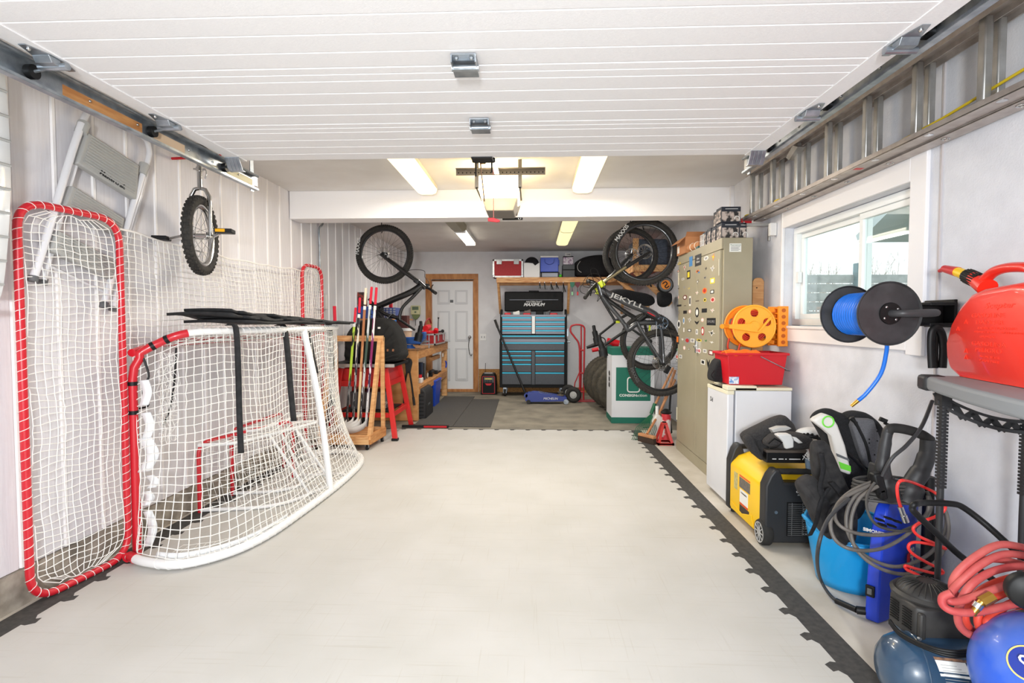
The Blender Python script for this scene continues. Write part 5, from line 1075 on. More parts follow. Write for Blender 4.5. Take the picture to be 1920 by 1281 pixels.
# ================================================================ floor jack
jk = thing('floor_jack', 'blue low profile trolley jack with long black handle on the floor before the tool chest', 'floor jack', (.2, 8.38, 0))
jb = mat('jack_blue', (44, 62, 142), .4, coat=.2)
def jx(px): return U(px, 750, Y=8.33).x
for y in (8.30, 8.47): G().prism([(jx(985), y, .05), (jx(985), y, .15), (jx(1000), y, .185), (jx(1010), y, .18), (jx(1062), y, .11), (jx(1064), y, .045), (jx(990), y, .03)], (0, .012, 0)).build('side_plate', jb, jk, bevel=.003)
G().prism([(jx(988), 8.315, .10), (jx(990), 8.315, .175), (jx(1012), 8.315, .17), (jx(1050), 8.315, .12), (jx(1050), 8.315, .08)], (0, .155, 0)).build('lift_arm', jb, jk, bevel=.004)
for i in range(9): 
    pass
g = G()
for i in range(10): g.box((jx(1012+i*3.6), 8.32, .178-.007*i), (jx(1013.5+i*3.6), 8.465, .184-.007*i))
g.build('ribs', GREYP, jk, smooth=False)
G().lathe((jx(1051), 8.39, .11), (0, 0, 1), [(.05, 0), (.06, .02), (.03, .035), (.035, .06), (.05, .07), (0, .072)], 20).build('saddle', mat('worn_steel', (120, 112, 100), .5, .5), jk)
for x in (jx(991), jx(1061)):
    for y in (8.275, 8.49): G().cyl((x, y, .034 if x < 0 else .040), (x, y+.022, .034 if x < 0 else .040), .033 if x < 0 else .039, n=20).cyl((x, y-.003, .04), (x, y+.025, .04), .014, n=12).build('wheel', STEEL if x > 0 else mat('dark_iron', (40, 38, 38), .5, .4), jk)
hp = [V((jx(986), 8.39, .13)), U(960, 672, Y=8.62), U(933, 614, Y=8.85)]
G().cyl(hp[0], hp[2], .016).build('handle', BLACK, jk); G().cyl(hp[2], U(928, 600, Y=8.88), .021).build('handle_grip', BRUB, jk); G().cyl((jx(986), 8.30, .13), (jx(986), 8.48, .13), .03).build('handle_yoke', jb, jk)
text('MICHELIN', .05, WHITEP, jk, face((jx(1032), 8.298, .085), (1, 0, -.0), (0, 0, 1)), shear=.2)
# ================================================================ radio on the floor
ra = thing('job_site_radio', 'black and red job site radio with antenna on the floor right of the exit door', 'radio', (-.79, 9.35, 0))
a, b = U(901, 735, Y=9.31), U(931, 735, Y=9.31); zr = .375
G().prism([(a.x, 9.31, .0), (b.x, 9.31, 0), (b.x-.01, 9.31, zr-.06), (b.x-.04, 9.31, zr), (a.x+.04, 9.31, zr), (a.x+.01, 9.31, zr-.06)], (0, .22, 0)).build('case', BLACK, ra, bevel=.012)
edges(G(), a.x+.03, b.x-.03, 9.298, 9.312, .02, zr-.05, .008).build('red_frame', REDP, ra, smooth=False)
G().box((a.x+.06, 9.295, zr-.16), (b.x-.05, 9.31, zr-.07)).build('control_panel', GREYP, ra, bevel=.003); G().box((a.x+.08, 9.292, zr-.105), (b.x-.08, 9.296, zr-.08)).build('display', mat('lcd', (196, 186, 90), .4), ra)
g = G()
for i in range(5): g.box((a.x+.07+i*.03, 9.291, zr-.155), (a.x+.09+i*.03, 9.296, zr-.135)).box((a.x+.07+i*.03, 9.291, zr-.130), (a.x+.09+i*.03, 9.296, zr-.115))
g.build('buttons', DBLACK, ra, smooth=False)
G().box((a.x+.045, 9.30, .03), (b.x-.045, 9.306, zr-.17)).build('speaker_grille', DBLACK, ra); G().prism([(a.x+.08, 9.294, zr-.175), (b.x-.08, 9.294, zr-.175), (b.x-.11, 9.294, zr-.21), (a.x+.11, 9.294, zr-.21)], (0, .005, 0)).build('badge', REDP, ra)
G().cyl((a.x+.08, 9.35, zr), (a.x+.085, 9.35, zr+.18), .004).build('antenna', BLACK, ra); G().box((a.x+.07, 9.31, zr-.001), (b.x-.07, 9.36, zr+.012)).build('top_grip', LGREY, ra)
# ================================================================ long shelf on the back wall
sh = thing('wall_shelf', 'pine wall shelf above the tool chest running into the right corner', 'shelf', (.5, 9.45, 2.03))
zs = 2.045
x0s = U(931, 520, Y=9.2).x
G().box((x0s, 9.2, zs-.018), (1.84, 9.675, zs)).build('shelf_board', mat('red_stained_board', (170, 80, 60), .7), sh, smooth=False)
G().box((x0s, 9.18, zs-.09), (1.84, 9.2, zs-.0)).build('front_rail', WOODX, sh, bevel=.002, smooth=False)
G().box((x0s+.03, 9.63, zs-.11), (1.84, 9.67, zs-.02)).build('back_rail', WOODX, sh, smooth=False)
for x in (x0s+.01, U(1064, 560, Y=9.3).x, 1.55): G().bar((x+.02, 9.22, zs-.09), (x+.03, 9.65, zs-.60), .04, .07, (0, 0, 1)).build('brace', WOOD, sh, smooth=False)
def sh_item(name, label, cat, px0, px1, py0, py1, Y, d, m, part='body', bev=.006, zb=None):
    a, b = U(px0, py1, Y=Y), U(px1, py0, Y=Y); zb = zs+.001 if zb is None else zb
    t = thing(name, label, cat, ((a.x+b.x)/2, Y+d/2, zb)); o = G().box((a.x, Y, zb), (b.x, Y+d, b.z)).build(part, m, t, bevel=bev); return t, a.x, b.x, zb, b.z
t, xa_, xb_, za, zb_ = sh_item('flight_case', 'red flight case with silver edges at the left end of the long shelf', 'tool case', 924.5, 980, 487, 518, 9.22, .3, rvinyl, 'case_panel')
edges(G(), xa_-.006, xb_+.006, 9.212, 9.53, za, zb_+.006, .028).build('aluminium_edge', ALU, t, smooth=False)
for u in (.12, .70): G().box((lerp((xa_,0,0), (xb_,0,0), u).x, 9.205, zb_-.08), (lerp((xa_,0,0), (xb_,0,0), u).x+.09, 9.214, zb_+.0)).build('latch', CHROME, t, bevel=.004)
for x in (xa_-.01, xb_-.03): G().box((x, 9.206, za), (x+.045, 9.22, za+.045)).build('corner_cap', CHROME, t, bevel=.006)
t, xa_, xb_, za, zb_ = sh_item('white_box', 'plain white box on the shelf between the red flight case and the blue cooler', 'box', 982, 1012, 492.5, 518, 9.24, .28, WHITEP)
t = thing('baseball_hat', 'black cloth hat draped over the white box on the shelf', 'hat', ((xa_+xb_)/2, 9.3, zb_))
G().sph(((xa_+xb_)/2-.0, 9.36, zb_+.002), .115, 20, 12, (1.05, .9, .95)).build('crown', FAB, t); G().prism([(xa_, 9.225, zb_+.005), (xb_, 9.225, zb_+.005), (xb_-.05, 9.225, zb_-.03), (xb_-.08, 9.225, zb_-.05), (xb_-.12, 9.225, zb_-.01)], (0, .012, 0)).build('brim', FAB, t)
t, xa_, xb_, za, zb_ = sh_item('black_case', 'flat black case with silver front under the blue cooler on the shelf', 'case', 1015, 1049, 510, 518, 9.24, .3, BLACK)
G().box((xa_+.01, 9.235, za+.01), (xb_-.03, 9.241, zb_-.02)).build('silver_panel', SIL, t)
t, xa_, xb_, za, zb2 = sh_item('blue_cooler', 'blue cooler box with white lid on the shelf over the tool chest', 'cooler', 1013.5, 1047, 483, 510, 9.235, .28, mat('cooler_blue', (28, 70, 190), .4), zb=zb_+.002)
G().box((xa_-.004, 9.23, zb2+.0), (xb_+.004, 9.52, zb2+.032)).build('lid', WHITEP, t, bevel=.008); m0 = (xa_+xb_)/2; G().tube(smooth_path([(m0-.08, 9.228, zb2-.03), (m0-.07, 9.226, zb2-.09), (m0, 9.226, zb2-.12), (m0+.07, 9.226, zb2-.09), (m0+.08, 9.228, zb2-.03)]), .004, 6).build('bail_handle', mat('cooler_navy', (16, 40, 130), .4), t); G().box((xb_+.0, 9.3, zb2-.12), (xb_+.02, 9.4, zb2-.03)).build('side_latch', BLUE, t, bevel=.004)
t = thing('green_ball', 'small lime green ball on the shelf edge right of the cooler', 'ball', (0, 9.23, zs)); p = U(1051, 514, Y=9.235); G().sph((p.x, 9.235, zs+.0275), .027, 14, 10).build('ball', mat('lime', (80, 200, 40), .5), t)
t, xa_, xb_, za, zb_ = sh_item('grey_battery_box', 'dark grey lidded box on the shelf right of the blue cooler', 'box', 1055, 1078, 496, 518, 9.24, .25, mat('slate_plastic', (60, 64, 68), .5)); G().box((xa_+.0, 9.235, za+.12), (xb_+.0, 9.242, za+.14)).build('lid_seam', DBLACK, t)
t, xa_, xb_, za, zb2 = sh_item('printed_box', 'small pale printed box on top of the dark grey box', 'box', 1056, 1075, 482, 494.5, 9.26, .15, mat('pale_print', (214, 206, 216), .6, c2=(150, 120, 150), scale=30, lo=.5, hi=.6), zb=zb_+.001); G().box((xa_, 9.26, zb2), (xb_, 9.41, zb2+.016)).build('lid_band', DBLACK, t)
t = thing('small_sign', 'tiny white sign lettered in black standing topmost on the boxes of the shelf', 'sign', (0, 9.28, zb2+.016)); p = U(1065, 475, Y=9.28); G().box((p.x-.045, 9.28, zb2+.017), (p.x+.045, 9.29, zb2+.075)).build('plate', WHITEP, t, bevel=.003); text('CRB', .04, INK, t, face((p.x, 9.279, zb2+.045), (1, 0, 0), (0, 0, 1)), bold=.001)
def blob(pts_px, Y, d, m, parent, name, sc=((0, .6), (.12, .92), (.35, 1), (.7, .95), (.92, .75), (1, .4)), bump=.01):
    P_ = smooth_path([U(x, y, Y=Y) for x, y in pts_px], 3, True); cxx = sum(p.x for p in P_)/len(P_); czz = sum(p.z for p in P_)/len(P_)
    rows = [[V((cxx+(p.x-cxx)*s+rnd(-bump, bump)*.5, Y+d*q, czz+(p.z-czz)*s+rnd(-bump, bump)*.5)) for p in P_]+[] for q, s in sc]
    rows = [r+[r[0]] for r in rows]; g = G().sheet(rows); n = len(rows[0])-1
    g.f.append(list(range(n))); g.f.append([(len(rows)-1)*(n+1)+n-1-i for i in range(n)]); return g.build(name, m, parent, sub=1)
t = thing('duffel_bag', 'large black duffel bag on the shelf at its right end behind the bike wheels', 'bag', (1.0, 9.3, zs))
blob([(1078, 492), (1090, 483), (1110, 477), (1135, 476), (1150, 484), (1158, 500), (1156, 517), (1120, 518.5), (1082, 518.5), (1079, 505)], 9.2, .42, FAB, t, 'body')
G().tube(smooth_path([U(1088, 490, Y=9.19), U(1083, 498, Y=9.17), U(1084, 506, Y=9.17), U(1090, 511, Y=9.18)]), .005, 6).build('piping', LGREY, t)
# keys and small things hanging under the shelf
for i, (px, ln, c_) in enumerate([(1012, .08, 'g'), (1021, .09, 'g'), (1033, .10, 'k'), (1043, .08, 'k'), (1056, .14, 'k')]):
    p = U(px, 528, Y=9.19); t = thing('hanging_keys', ['first bunch of keys from the left under the shelf', 'second bunch of keys from the left under the shelf', 'thin single key hanging third from the left under the shelf', 'fourth small dark key bunch under the shelf', 'largest dark key bunch hanging left of the brace under the shelf'][i], 'keys', (p.x, 9.19, zs-.09))
    g = G().cyl((p.x, 9.173, zs-.085), (p.x, 9.18, zs-.085), .006, n=8).ring((p.x, 9.172, zs-.105), (0, 1, 0), .012, .0025, 12, 5); g.build('key_ring', CHROME, t)
    for k in range(3): G().bar((p.x, 9.172, zs-.115), (p.x+(k-1)*.03+.01, 9.172, zs-.115-ln), .016, .004, (0, 1, 0)).build('key', [GREYP, BLACK, DBLACK][k] if c_ == 'k' else [GREYP, BLACK, GREYP][k], t)
for i, (px, m_, m2) in enumerate([(1073, mat('medal_green', (30, 110, 84), .5), mat('pale_green', (150, 210, 160), .5)), (1083, mat('medal_maroon', (110, 30, 44), .5), REDP)]):
    p = U(px, 530, Y=9.19); t = thing('hanging_lanyard', ['green lanyard with pale green tag under the shelf', 'maroon lanyard with red tag under the shelf'][i], 'lanyard', (p.x, 9.19, zs-.09))
    G().prism([(p.x-.04, 9.17, zs-.085), (p.x+.04, 9.17, zs-.085), (p.x+.035, 9.17, zs-.14), (p.x, 9.17, zs-.19), (p.x-.035, 9.17, zs-.14)], (0, .008, 0)).build('strap', m_, t); G().bar((p.x, 9.174, zs-.18), (p.x, 9.174, zs-.25), .008, .004, (0, 1, 0)).build('cord', BLACK, t); G().box((p.x-.014, 9.17, zs-.31), (p.x+.014, 9.178, zs-.25)).build('tag', m2, t, bevel=.003)
# ================================================================ shelf on the right wall
s2 = thing('wall_shelf', 'pine shelf on the right wall behind the hanging bikes with diagonal braces', 'shelf', (1.6, 8.0, 2.03))
G().box((1.34, 7.2, 2.03), (1.845, 9.15, 2.045)).build('shelf_board', MATS['red_stained_board'], s2, smooth=False); G().box((1.32, 7.18, 1.955), (1.845, 7.2, 2.045)).box((1.32, 7.2, 1.955), (1.34, 9.15, 2.045)).build('front_rail', WOODX, s2, smooth=False)
for y in (7.22, 8.6): G().bar((1.36, y, 1.96), (1.83, y, 1.52), .04, .07, (0, 0, 1)).build('brace', WOODX, s2, smooth=False)
t = thing('camping_chair_bag', 'dark quilted blue grey bundle on the right wall shelf behind the bike wheels', 'bundle', (1.6, 7.4, 2.045)); G().box((1.36, 7.25, 2.046), (1.80, 7.75, 2.40)).build('bundle', mat('quilt_blue_grey', (84, 92, 106), .9, c2=(70, 76, 88), scale=30, bump=.5, bscale=40), t, bevel=.04, seg=3)
t = thing('plywood_offcut', 'pale plywood offcut leaning on the right wall shelf left of the bundle', 'board', (1.3, 7.3, 2.045)); G().box((1.325, 7.205, 2.046), (1.40, 7.225, 2.40)).build('board', WOOD, t)
t = thing('black_gear_bag', 'black gear bags hanging below the right wall shelf behind the bike', 'bag', (1.5, 7.1, 1.6))
blob([(1142, 545), (1165, 541), (1190, 545), (1222, 552), (1232, 565), (1222, 574), (1200, 572), (1180, 562), (1155, 556)], 6.95, .2, FAB, t, 'bag_body')
blob([(1237, 548), (1250, 546), (1262, 550), (1263, 565), (1255, 574), (1245, 576), (1237, 570)], 6.9, .25, FAB, t, 'side_pouch')
G().tube(smooth_path([(1.52, 6.95, 1.74), (1.45, 6.97, 1.85), (1.5, 7.1, 1.96)]), .01).build('hanging_strap', FAB, t)
dk = thing('round_emblem_disc', 'round orange and grey disc with black swirl hanging beside the locker', 'disc', (1.6, 6.6, 1.75))
p = U(1248, 534, Y=6.7); o = G().lathe((p.x, 6.7, p.z), (0, 1, 0), [(0, 0), (.095, 0), (.10, .01), (.10, .05), (0, .05)], 36).build('disc_body', BLACK, dk)
G().lathe((p.x, 6.694, p.z), (0, 1, 0), [(0, 0), (.083, 0), (.083, .008), (0, .008)], 36).build('grey_ring', GREYP, dk); G().lathe((p.x, 6.69, p.z), (0, 1, 0), [(0, 0), (.058, 0), (.058, .008), (0, .008)], 30).build('orange_face', mat('emblem_orange', (236, 140, 40), .5), dk)
G().tube(smooth_path([(p.x-.04, 6.688, p.z+.01), (p.x-.005, 6.688, p.z+.035), (p.x+.015, 6.688, p.z+.01), (p.x-.01, 6.688, p.z-.02), (p.x+.01, 6.688, p.z-.04), (p.x+.04, 6.688, p.z-.015)]), .007, 6).build('swirl', INK, dk)
G().cyl((p.x, 6.74, p.z+.03), (1.78, 7.17, 1.98), .006).build('hanging_cord', BLACK, dk)
# ================================================================ bikes
carbon = mat('carbon_grey', (56, 58, 62), .35, coat=.4); frk = mat('frame_black', (22, 22, 24), .3, coat=.4); LIME = mat('lime_yellow', (206, 220, 40), .4)
def bq(Y): return lambda x, y, d=0: U(x, y, Y=Y)+V((0, d, 0))
# --- left bike
b1 = thing('mountain_bike', 'black mountain bike hanging by its front wheel from the ceiling beside the left wall', 'bicycle', (-1.75, 6.6, .6))
q = bq(6.6)
wheel(q(721, 477), (.06, 1, 0), .363, .062, b1, frk, 32, rotor=-1, kn=84, ks=.007, hubw=.1)
wheel(q(699, 652), (.0, 1, 0), .36, .06, b1, frk, 32, kn=84, ks=.007, hubw=.14)
fk = lambda s: [q(716, 478, s*.06), q(752, 505, s*.06), q(782, 527, s*.055)]
for s in (-1, 1): G().tube(fk(s), .02, 10, rr=[.018, .027, .022]).build('fork_leg', frk, b1)
G().cbox(q(783, 528), (.07, .15, .06), (0, .6, 0)).build('fork_crown', frk, b1, bevel=.012)
G().cyl(q(782, 526), q(798, 541), .028).build('head_tube', frk, b1)
G().tube(smooth_path([q(790, 535), q(770, 548), q(735, 563), q(703, 577)]), .035, 12, flat=(1, 1.1)).build('down_tube', frk, b1)
G().tube(smooth_path([q(792, 538), q(775, 556), q(756, 575), q(750, 590), q(750, 600)]), .02, 12).build('top_tube', frk, b1)
G().tube(smooth_path([q(703, 578), q(725, 590), q(750, 598)]), .022, 10).build('seat_tube', frk, b1)
G().cyl(q(735, 590), q(778, 619), .0155).build('seat_post', BLACK, b1)
G().tube(smooth_path([q(789, 602), q(789, 612), q(786, 626), q(783, 640)]), .03, 10, rr=[.015]+[.02]*5+[.03]*6+[.05]*6+[.055], flat=(.55, 1)).build('saddle', BLACK, b1)
for s in (-1, 1): G().tube([q(705, 580, s*.03), q(699, 652, s*.07)], .012, 8).build('chain_stay', frk, b1); G().tube([q(735, 590, s*.03), q(725, 600, s*.05), q(699, 652, s*.075)], .009, 8).build('seat_stay', frk, b1)
G().cyl(q(706, 580, -.05), q(706, 580, .05), .04).ring(q(706, 580, -.06), (0, 1, 0), .08, .004, 32, 6).build('crankset', BLACK, b1)
G().bar(q(706, 580, -.07), q(722, 602, -.07), .012, .03).bar(q(706, 580, .07), q(688, 560, .07), .012, .03).build('crank_arm', BLACK, b1); G().cbox(q(722, 602, -.11), (.09, .08, .025)).build('pedal', BLACK, b1)
G().cyl(q(796, 538), q(803, 540), .02).build('stem', BLACK, b1)
hb = [q(824, 551, -.28), q(808, 543, -.08), q(803, 540, 0), q(801, 537, .12), q(790, 531, .34)]
G().tube(smooth_path(hb), .0145, 10).build('handlebar', BLACK, b1); G().cyl(q(816, 547, -.19), q(825, 552, -.30), .02).build('grip', BRUB, b1); G().cyl(q(795, 533, .24), q(789, 531, .36), .02).build('grip', BRUB, b1)
G().tube([q(812, 545, -.15), q(816, 538, -.2), q(820, 537, -.28)], .006, 6).build('brake_lever', BLACK, b1); G().tube(smooth_path([q(812, 545, -.15), q(806, 528, -.12), q(798, 520, -.05), q(795, 508, 0), q(772, 506, 0), q(758, 512, 0)]), .0035, 6).build('cable', BLACK, b1)
text('MAXXIS', .06, WHITEP, b1, face(q(673, 462, -.033), (.12, 0, 1), (-1, 0, .12)), 'tyre_lettering', bold=.001)
t = thing('ceiling_hook', 'black ceiling hook holding the front wheel of the left bike', 'hook', tuple(q(716, 421))); p = q(715.5, 424); G().tube([(p.x, 6.6, ZC), (p.x, 6.6, p.z+.01), (p.x, 6.64, p.z-.05), (p.x, 6.6, p.z-.085)], .006, 8).build('hook', BLACK, t)
# --- near right bike
b2 = thing('mountain_bike', 'grey full suspension mountain bike with white lettering hanging nearest the locker', 'bicycle', (1.3, 5.98, .6))
q = bq(5.98)
wheel(q(1208, 473), (.10, 1, 0), .366, .062, b2, frk, 28, rotor=-1, kn=80, ks=.0075, hubw=.1)
wheel(q(1240, 680), (.0, 1, 0), .374, .062, b2, frk, 28, rotor=1, kn=80, ks=.0075, hubw=.14)
gold = mat('fork_stanchion', (150, 140, 110), .25, .7)
for s in (-1, 1): G().tube([q(1217, 474, s*.065), q(1172, 502, s*.065)], .02, 10, rr=[.017, .024]).build('fork_lower', frk, b2); G().tube([q(1172, 502, s*.065), q(1130, 530, s*.06)], .018, 10).build('fork_stanchion', gold, b2)
G().tube(smooth_path([q(1172, 502, -.065), q(1178, 493, -.05), q(1180, 491, 0), q(1178, 493, .05), q(1172, 502, .065)]), .012, 8).build('fork_arch', frk, b2)
G().cbox(q(1127, 533), (.06, .16, .07), (0, -.6, 0)).build('fork_crown', LIME, b2, bevel=.01)
G().cyl(q(1122, 533), q(1128, 552), .03).build('head_tube', carbon, b2)
dt = smooth_path([q(1127, 543), q(1150, 556), q(1190, 574), q(1220, 586), q(1233, 596), q(1239, 606)], 5)
G().tube(dt, .037, 12, rr=[.034]*8+[.04]*12+[.034]*6).build('down_tube', carbon, b2)
G().tube(smooth_path([q(1125, 549), q(1142, 573), q(1160, 594), q(1172, 610)]), .023, 10).build('top_tube', carbon, b2)
G().tube(smooth_path([q(1172, 608), q(1178, 618), q(1195, 607), q(1225, 605), q(1240, 606)]), .03, 10).build('seat_tube', carbon, b2)
G().prism([q(1170, 606, -.02), q(1184, 612, -.02), q(1194, 606, -.02), q(1190, 614, -.02), q(1176, 622, -.02), q(1171, 617, -.02)], (0, .04, 0)).build('gusset', carbon, b2, bevel=.005)
G().cyl(q(1173, 620), q(1134, 647), .0165).build('seat_post', BLACK, b2)
G().tube(smooth_path([q(1123, 628), q(1126, 643), q(1130, 656), q(1132, 668)]), .03, 10, rr=[.015]+[.022]*5+[.035]*6+[.05]*6+[.055], flat=(.55, 1)).build('saddle', BLACK, b2)
for s in (-1, 1):
    G().tube(smooth_path([q(1194, 604, s*.04), q(1203, 622, s*.05), q(1238, 678, s*.075)]), .015, 8).build('seat_stay', carbon, b2)
    G().tube(smooth_path([q(1237, 612, s*.04), q(1240, 640, s*.055), q(1241, 680, s*.075)]), .018, 8).build('chain_stay', carbon, b2)
G().cyl(q(1197, 602), q(1214, 590), .028).cyl(q(1214, 590), q(1226, 583), .015).build('rear_shock', BLACK, b2); G().cbox(q(1220, 589, -.035), (.10, .004, .025), (0, .35, 0)).build('red_decal', REDP, b2)
g = G().ring(q(1239, 606, -.06), (0, 1, 0), .062, .005, 36, 6)
for i in range(28): a = 2*PI*i/28; g.cbox(q(1239, 606, -.06)+V((.068*math.cos(a), 0, .068*math.sin(a))), (.007, .005, .007))
for i in range(5): a = 2*PI*i/5; g.cyl(q(1239, 606, -.06), q(1239, 606, -.06)+V((.06*math.cos(a), 0, .06*math.sin(a))), .007, n=6)
g.cyl(q(1239, 606, -.07), q(1239, 606, .07), .02); g.build('chainring', mat('anodized_blue_grey', (96, 112, 130), .3, .7), b2)
G().bar(q(1239, 606, -.08), q(1212, 592, -.085), .012, .028).bar(q(1239, 606, .08), q(1262, 618, .085), .012, .028).build('crank_arm', BLACK, b2)
G().tube(smooth_path([q(1229, 604, -.06), q(1228, 640, -.07), q(1230, 668, -.075), q(1236, 689, -.075), q(1250, 684, -.075), q(1257, 662, -.07), q(1258, 640, -.065), q(1248, 612, -.06)]), .004, 5).build('chain', CHROME, b2)
g = G().ring(q(1240, 680, -.06), (0, 1, 0), .055, .004, 28, 5).ring(q(1240, 680, -.055), (0, 1, 0), .085, .004, 28, 5).ring(q(1240, 680, -.058), (0, 1, 0), .07, .004, 28, 5)
for i in range(6): a = 2*PI*i/6; g.cyl(q(1240, 680, -.055), q(1240, 680, -.055)+V((.085*math.cos(a), 0, .085*math.sin(a))), .006, n=5)
g.build('cassette', mat('cassette_steel', (110, 108, 104), .35, .8), b2); G().cbox(q(1248, 692, -.08), (.05, .03, .09), (0, .5, 0)).build('derailleur', BLACK, b2, bevel=.006)
G().cbox(q(1213, 592, -.13), (.10, .08, .022), (0, .5, 0)).build('pedal', BLACK, b2, bevel=.004); G().cbox(q(1262, 618, .13), (.10, .08, .022), (0, .5, 0)).build('pedal', BLACK, b2, bevel=.004)
G().cyl(q(1122, 534), q(1116, 533), .022).build('stem', BLACK, b2)
hb = [q(1092, 560, -.33), q(1104, 545, -.18), q(1115, 535, -.03), q(1117, 530, .08), q(1110, 524, .34)]
G().tube(smooth_path(hb), .015, 10).build('handlebar', BLACK, b2); G().cyl(q(1099, 551, -.25), q(1091, 561, -.36), .021).build('grip', BRUB, b2); G().cyl(q(1112, 526, .24), q(1108, 523, .36), .021).build('grip', BRUB, b2)
for a_, b_2 in (((1108, 541), (1103, 556)), ((1114, 531), (1100, 527))): G().tube([q(*a_, -.15), q(b_2[0], b_2[1], -.22)], .007, 6).build('brake_lever', BLACK, b2)
g = G()
for pth in ([(1108, 541), (1098, 530), (1106, 515), (1124, 520), (1140, 560), (1180, 582)], [(1110, 540), (1120, 556), (1118, 566), (1128, 556), (1140, 566)], [(1114, 531), (1092, 534), (1086, 545), (1096, 552), (1120, 548)], [(1112, 530), (1106, 508), (1116, 506), (1130, 525), (1168, 500)]):
    g.tube(smooth_path([q(x, y, -.09) for x, y in pth]), .0035, 6)
g.build('cables', BLACK, b2)
d_ = (q(1205, 578)-q(1145, 554)).normalized(); text('JEKYLL', .068, LGREY, b2, face(q(1175, 565, -.043), d_, (d_.z*-1, 0, d_.x)), 'frame_lettering', bold=.001, sx=1.9)
text('MAXXIS', .06, WHITEP, b2, face(q(1165, 438, -.034), (.55, 0, .75), (-.75, 0, .55)), 'tyre_lettering', bold=.001); text('MAXXIS', .05, GREYP, b2, face(q(1189, 703, -.034), (.45, 0, -.9), (.9, 0, .45)), 'tyre_lettering')
t = thing('ceiling_hook', 'ceiling hook holding the front wheel of the near right bike', 'hook', tuple(q(1207, 413))); p = q(1207, 416); G().tube([(p.x, 5.98, ZC), (p.x, 5.98, p.z+.01), (p.x, 6.02, p.z-.05), (p.x, 5.98, p.z-.085)], .006, 8).build('hook', BLACK, t)
# --- far right bike
b3 = thing('mountain_bike', 'black bike with lime accents hanging behind the grey one', 'bicycle', (1.27, 6.72, .7))
q = bq(6.72)
wheel(q(1182, 479), (-.06, 1, 0), .345, .055, b3, frk, 28, rotor=-1, kn=80, ks=.006, hubw=.1)
wheel(q(1217, 640), (.0, 1, 0), .36, .056, b3, frk, 28, kn=80, ks=.006, hubw=.14)
for s in (-1, 1): G().tube([q(1182, 479, s*.06), q(1150, 512, s*.06), q(1124, 540, s*.05)], .018, 10).build('fork_leg', frk, b3)
G().cyl(q(1124, 538), q(1120, 552), .026).build('head_tube', LIME, b3)
G().tube(smooth_path([q(1122, 546), q(1145, 566), q(1180, 590), q(1208, 604)]), .027, 10).build('down_tube', frk, b3)
G().tube(smooth_path([q(1123, 550), q(1135, 572), q(1154, 603)]), .016, 10).build('top_tube', frk, b3)
G().tube([q(1150, 604), q(1180, 588), q(1208, 604)], .018, 10).build('seat_tube', frk, b3); G().cbox(q(1158, 604, -.02), (.05, .03, .03)).build('seat_clamp', LIME, b3, bevel=.005)
G().cyl(q(1154, 604), q(1124, 628), .0145).build('seat_post', BLACK, b3)
G().tube(smooth_path([q(1113, 610), q(1115, 622), q(1118, 634), q(1121, 646)]), .03, 10, rr=[.015]+[.022]*5+[.035]*6+[.045]*6+[.05], flat=(.5, 1)).build('saddle', BLACK, b3)
for s in (-1, 1): G().tube([q(1160, 600, s*.03), q(1217, 640, s*.07)], .009, 8).build('seat_stay', frk, b3); G().tube([q(1208, 604, s*.03), q(1217, 640, s*.07)], .011, 8).build('chain_stay', frk, b3)
G().cyl(q(1208, 604, -.06), q(1208, 604, .06), .03).ring(q(1208, 604, -.06), (0, 1, 0), .085, .005, 32, 6).build('crankset', BLACK, b3); G().cbox(q(1216, 612, -.06), (.02, .01, .12)).build('lime_decal', LIME, b3)
G().tube(smooth_path([q(1100, 548, -.2), q(1114, 540, -.05), q(1118, 536, .05), q(1112, 530, .3)]), .014, 8).build('handlebar', BLACK, b3); G().cyl(q(1120, 543), q(1116, 539), .02).build('stem', LIME, b3)
g = G()
for pth in ([(1108, 541), (1092, 536), (1100, 520), (1120, 524), (1126, 540)], [(1110, 540), (1124, 528), (1134, 536), (1128, 556)]): g.tube(smooth_path([q(x, y, -.07) for x, y in pth]), .0035, 6)
g.build('cables', BLACK, b3)
t = thing('ceiling_hook', 'ceiling hook holding the front wheel of the far right bike', 'hook', tuple(q(1182, 429))); p = q(1182, 431); G().tube([(p.x, 6.72, ZC), (p.x, 6.72, p.z+.01), (p.x, 6.76, p.z-.05), (p.x, 6.72, p.z-.085)], .006, 8).build('hook', BLACK, t)
# ================================================================ hand truck and tyres
ht = thing('hand_truck', 'red tubular hand truck with black pneumatic wheels beside the tool chest', 'hand truck', (.75, 8.6, 0))
hr_ = mat('hand_truck_red', (170, 28, 36), .4)
q = bq(8.62)
G().tube(smooth_path([q(1087, 750), q(1087, 690), q(1086, 648), q(1077, 632), (q(1070, 622)), q(1071, 612), q(1080, 609), q(1090, 610), q(1095, 614), q(1096, 625), q(1095, 690), q(1094, 750)], 5), .0145, 10).build('frame_loop', hr_, ht)
G().tube([q(1090, 612, .02), q(1090, 690, .02), q(1089, 750, .02)], .012, 8).build('centre_tube', hr_, ht)
for y in (657, 700, 735): G().cyl(q(1086, y), q(1096, y), .013).build('cross_tube', hr_, ht)
G().tube([q(1088, 695), q(1078, 718), q(1076, 736)], .009, 8).build('strut', hr_, ht)
G().box((.72, 8.55, .0), (1.0, 8.75, .012)).build('toe_plate', hr_, ht)
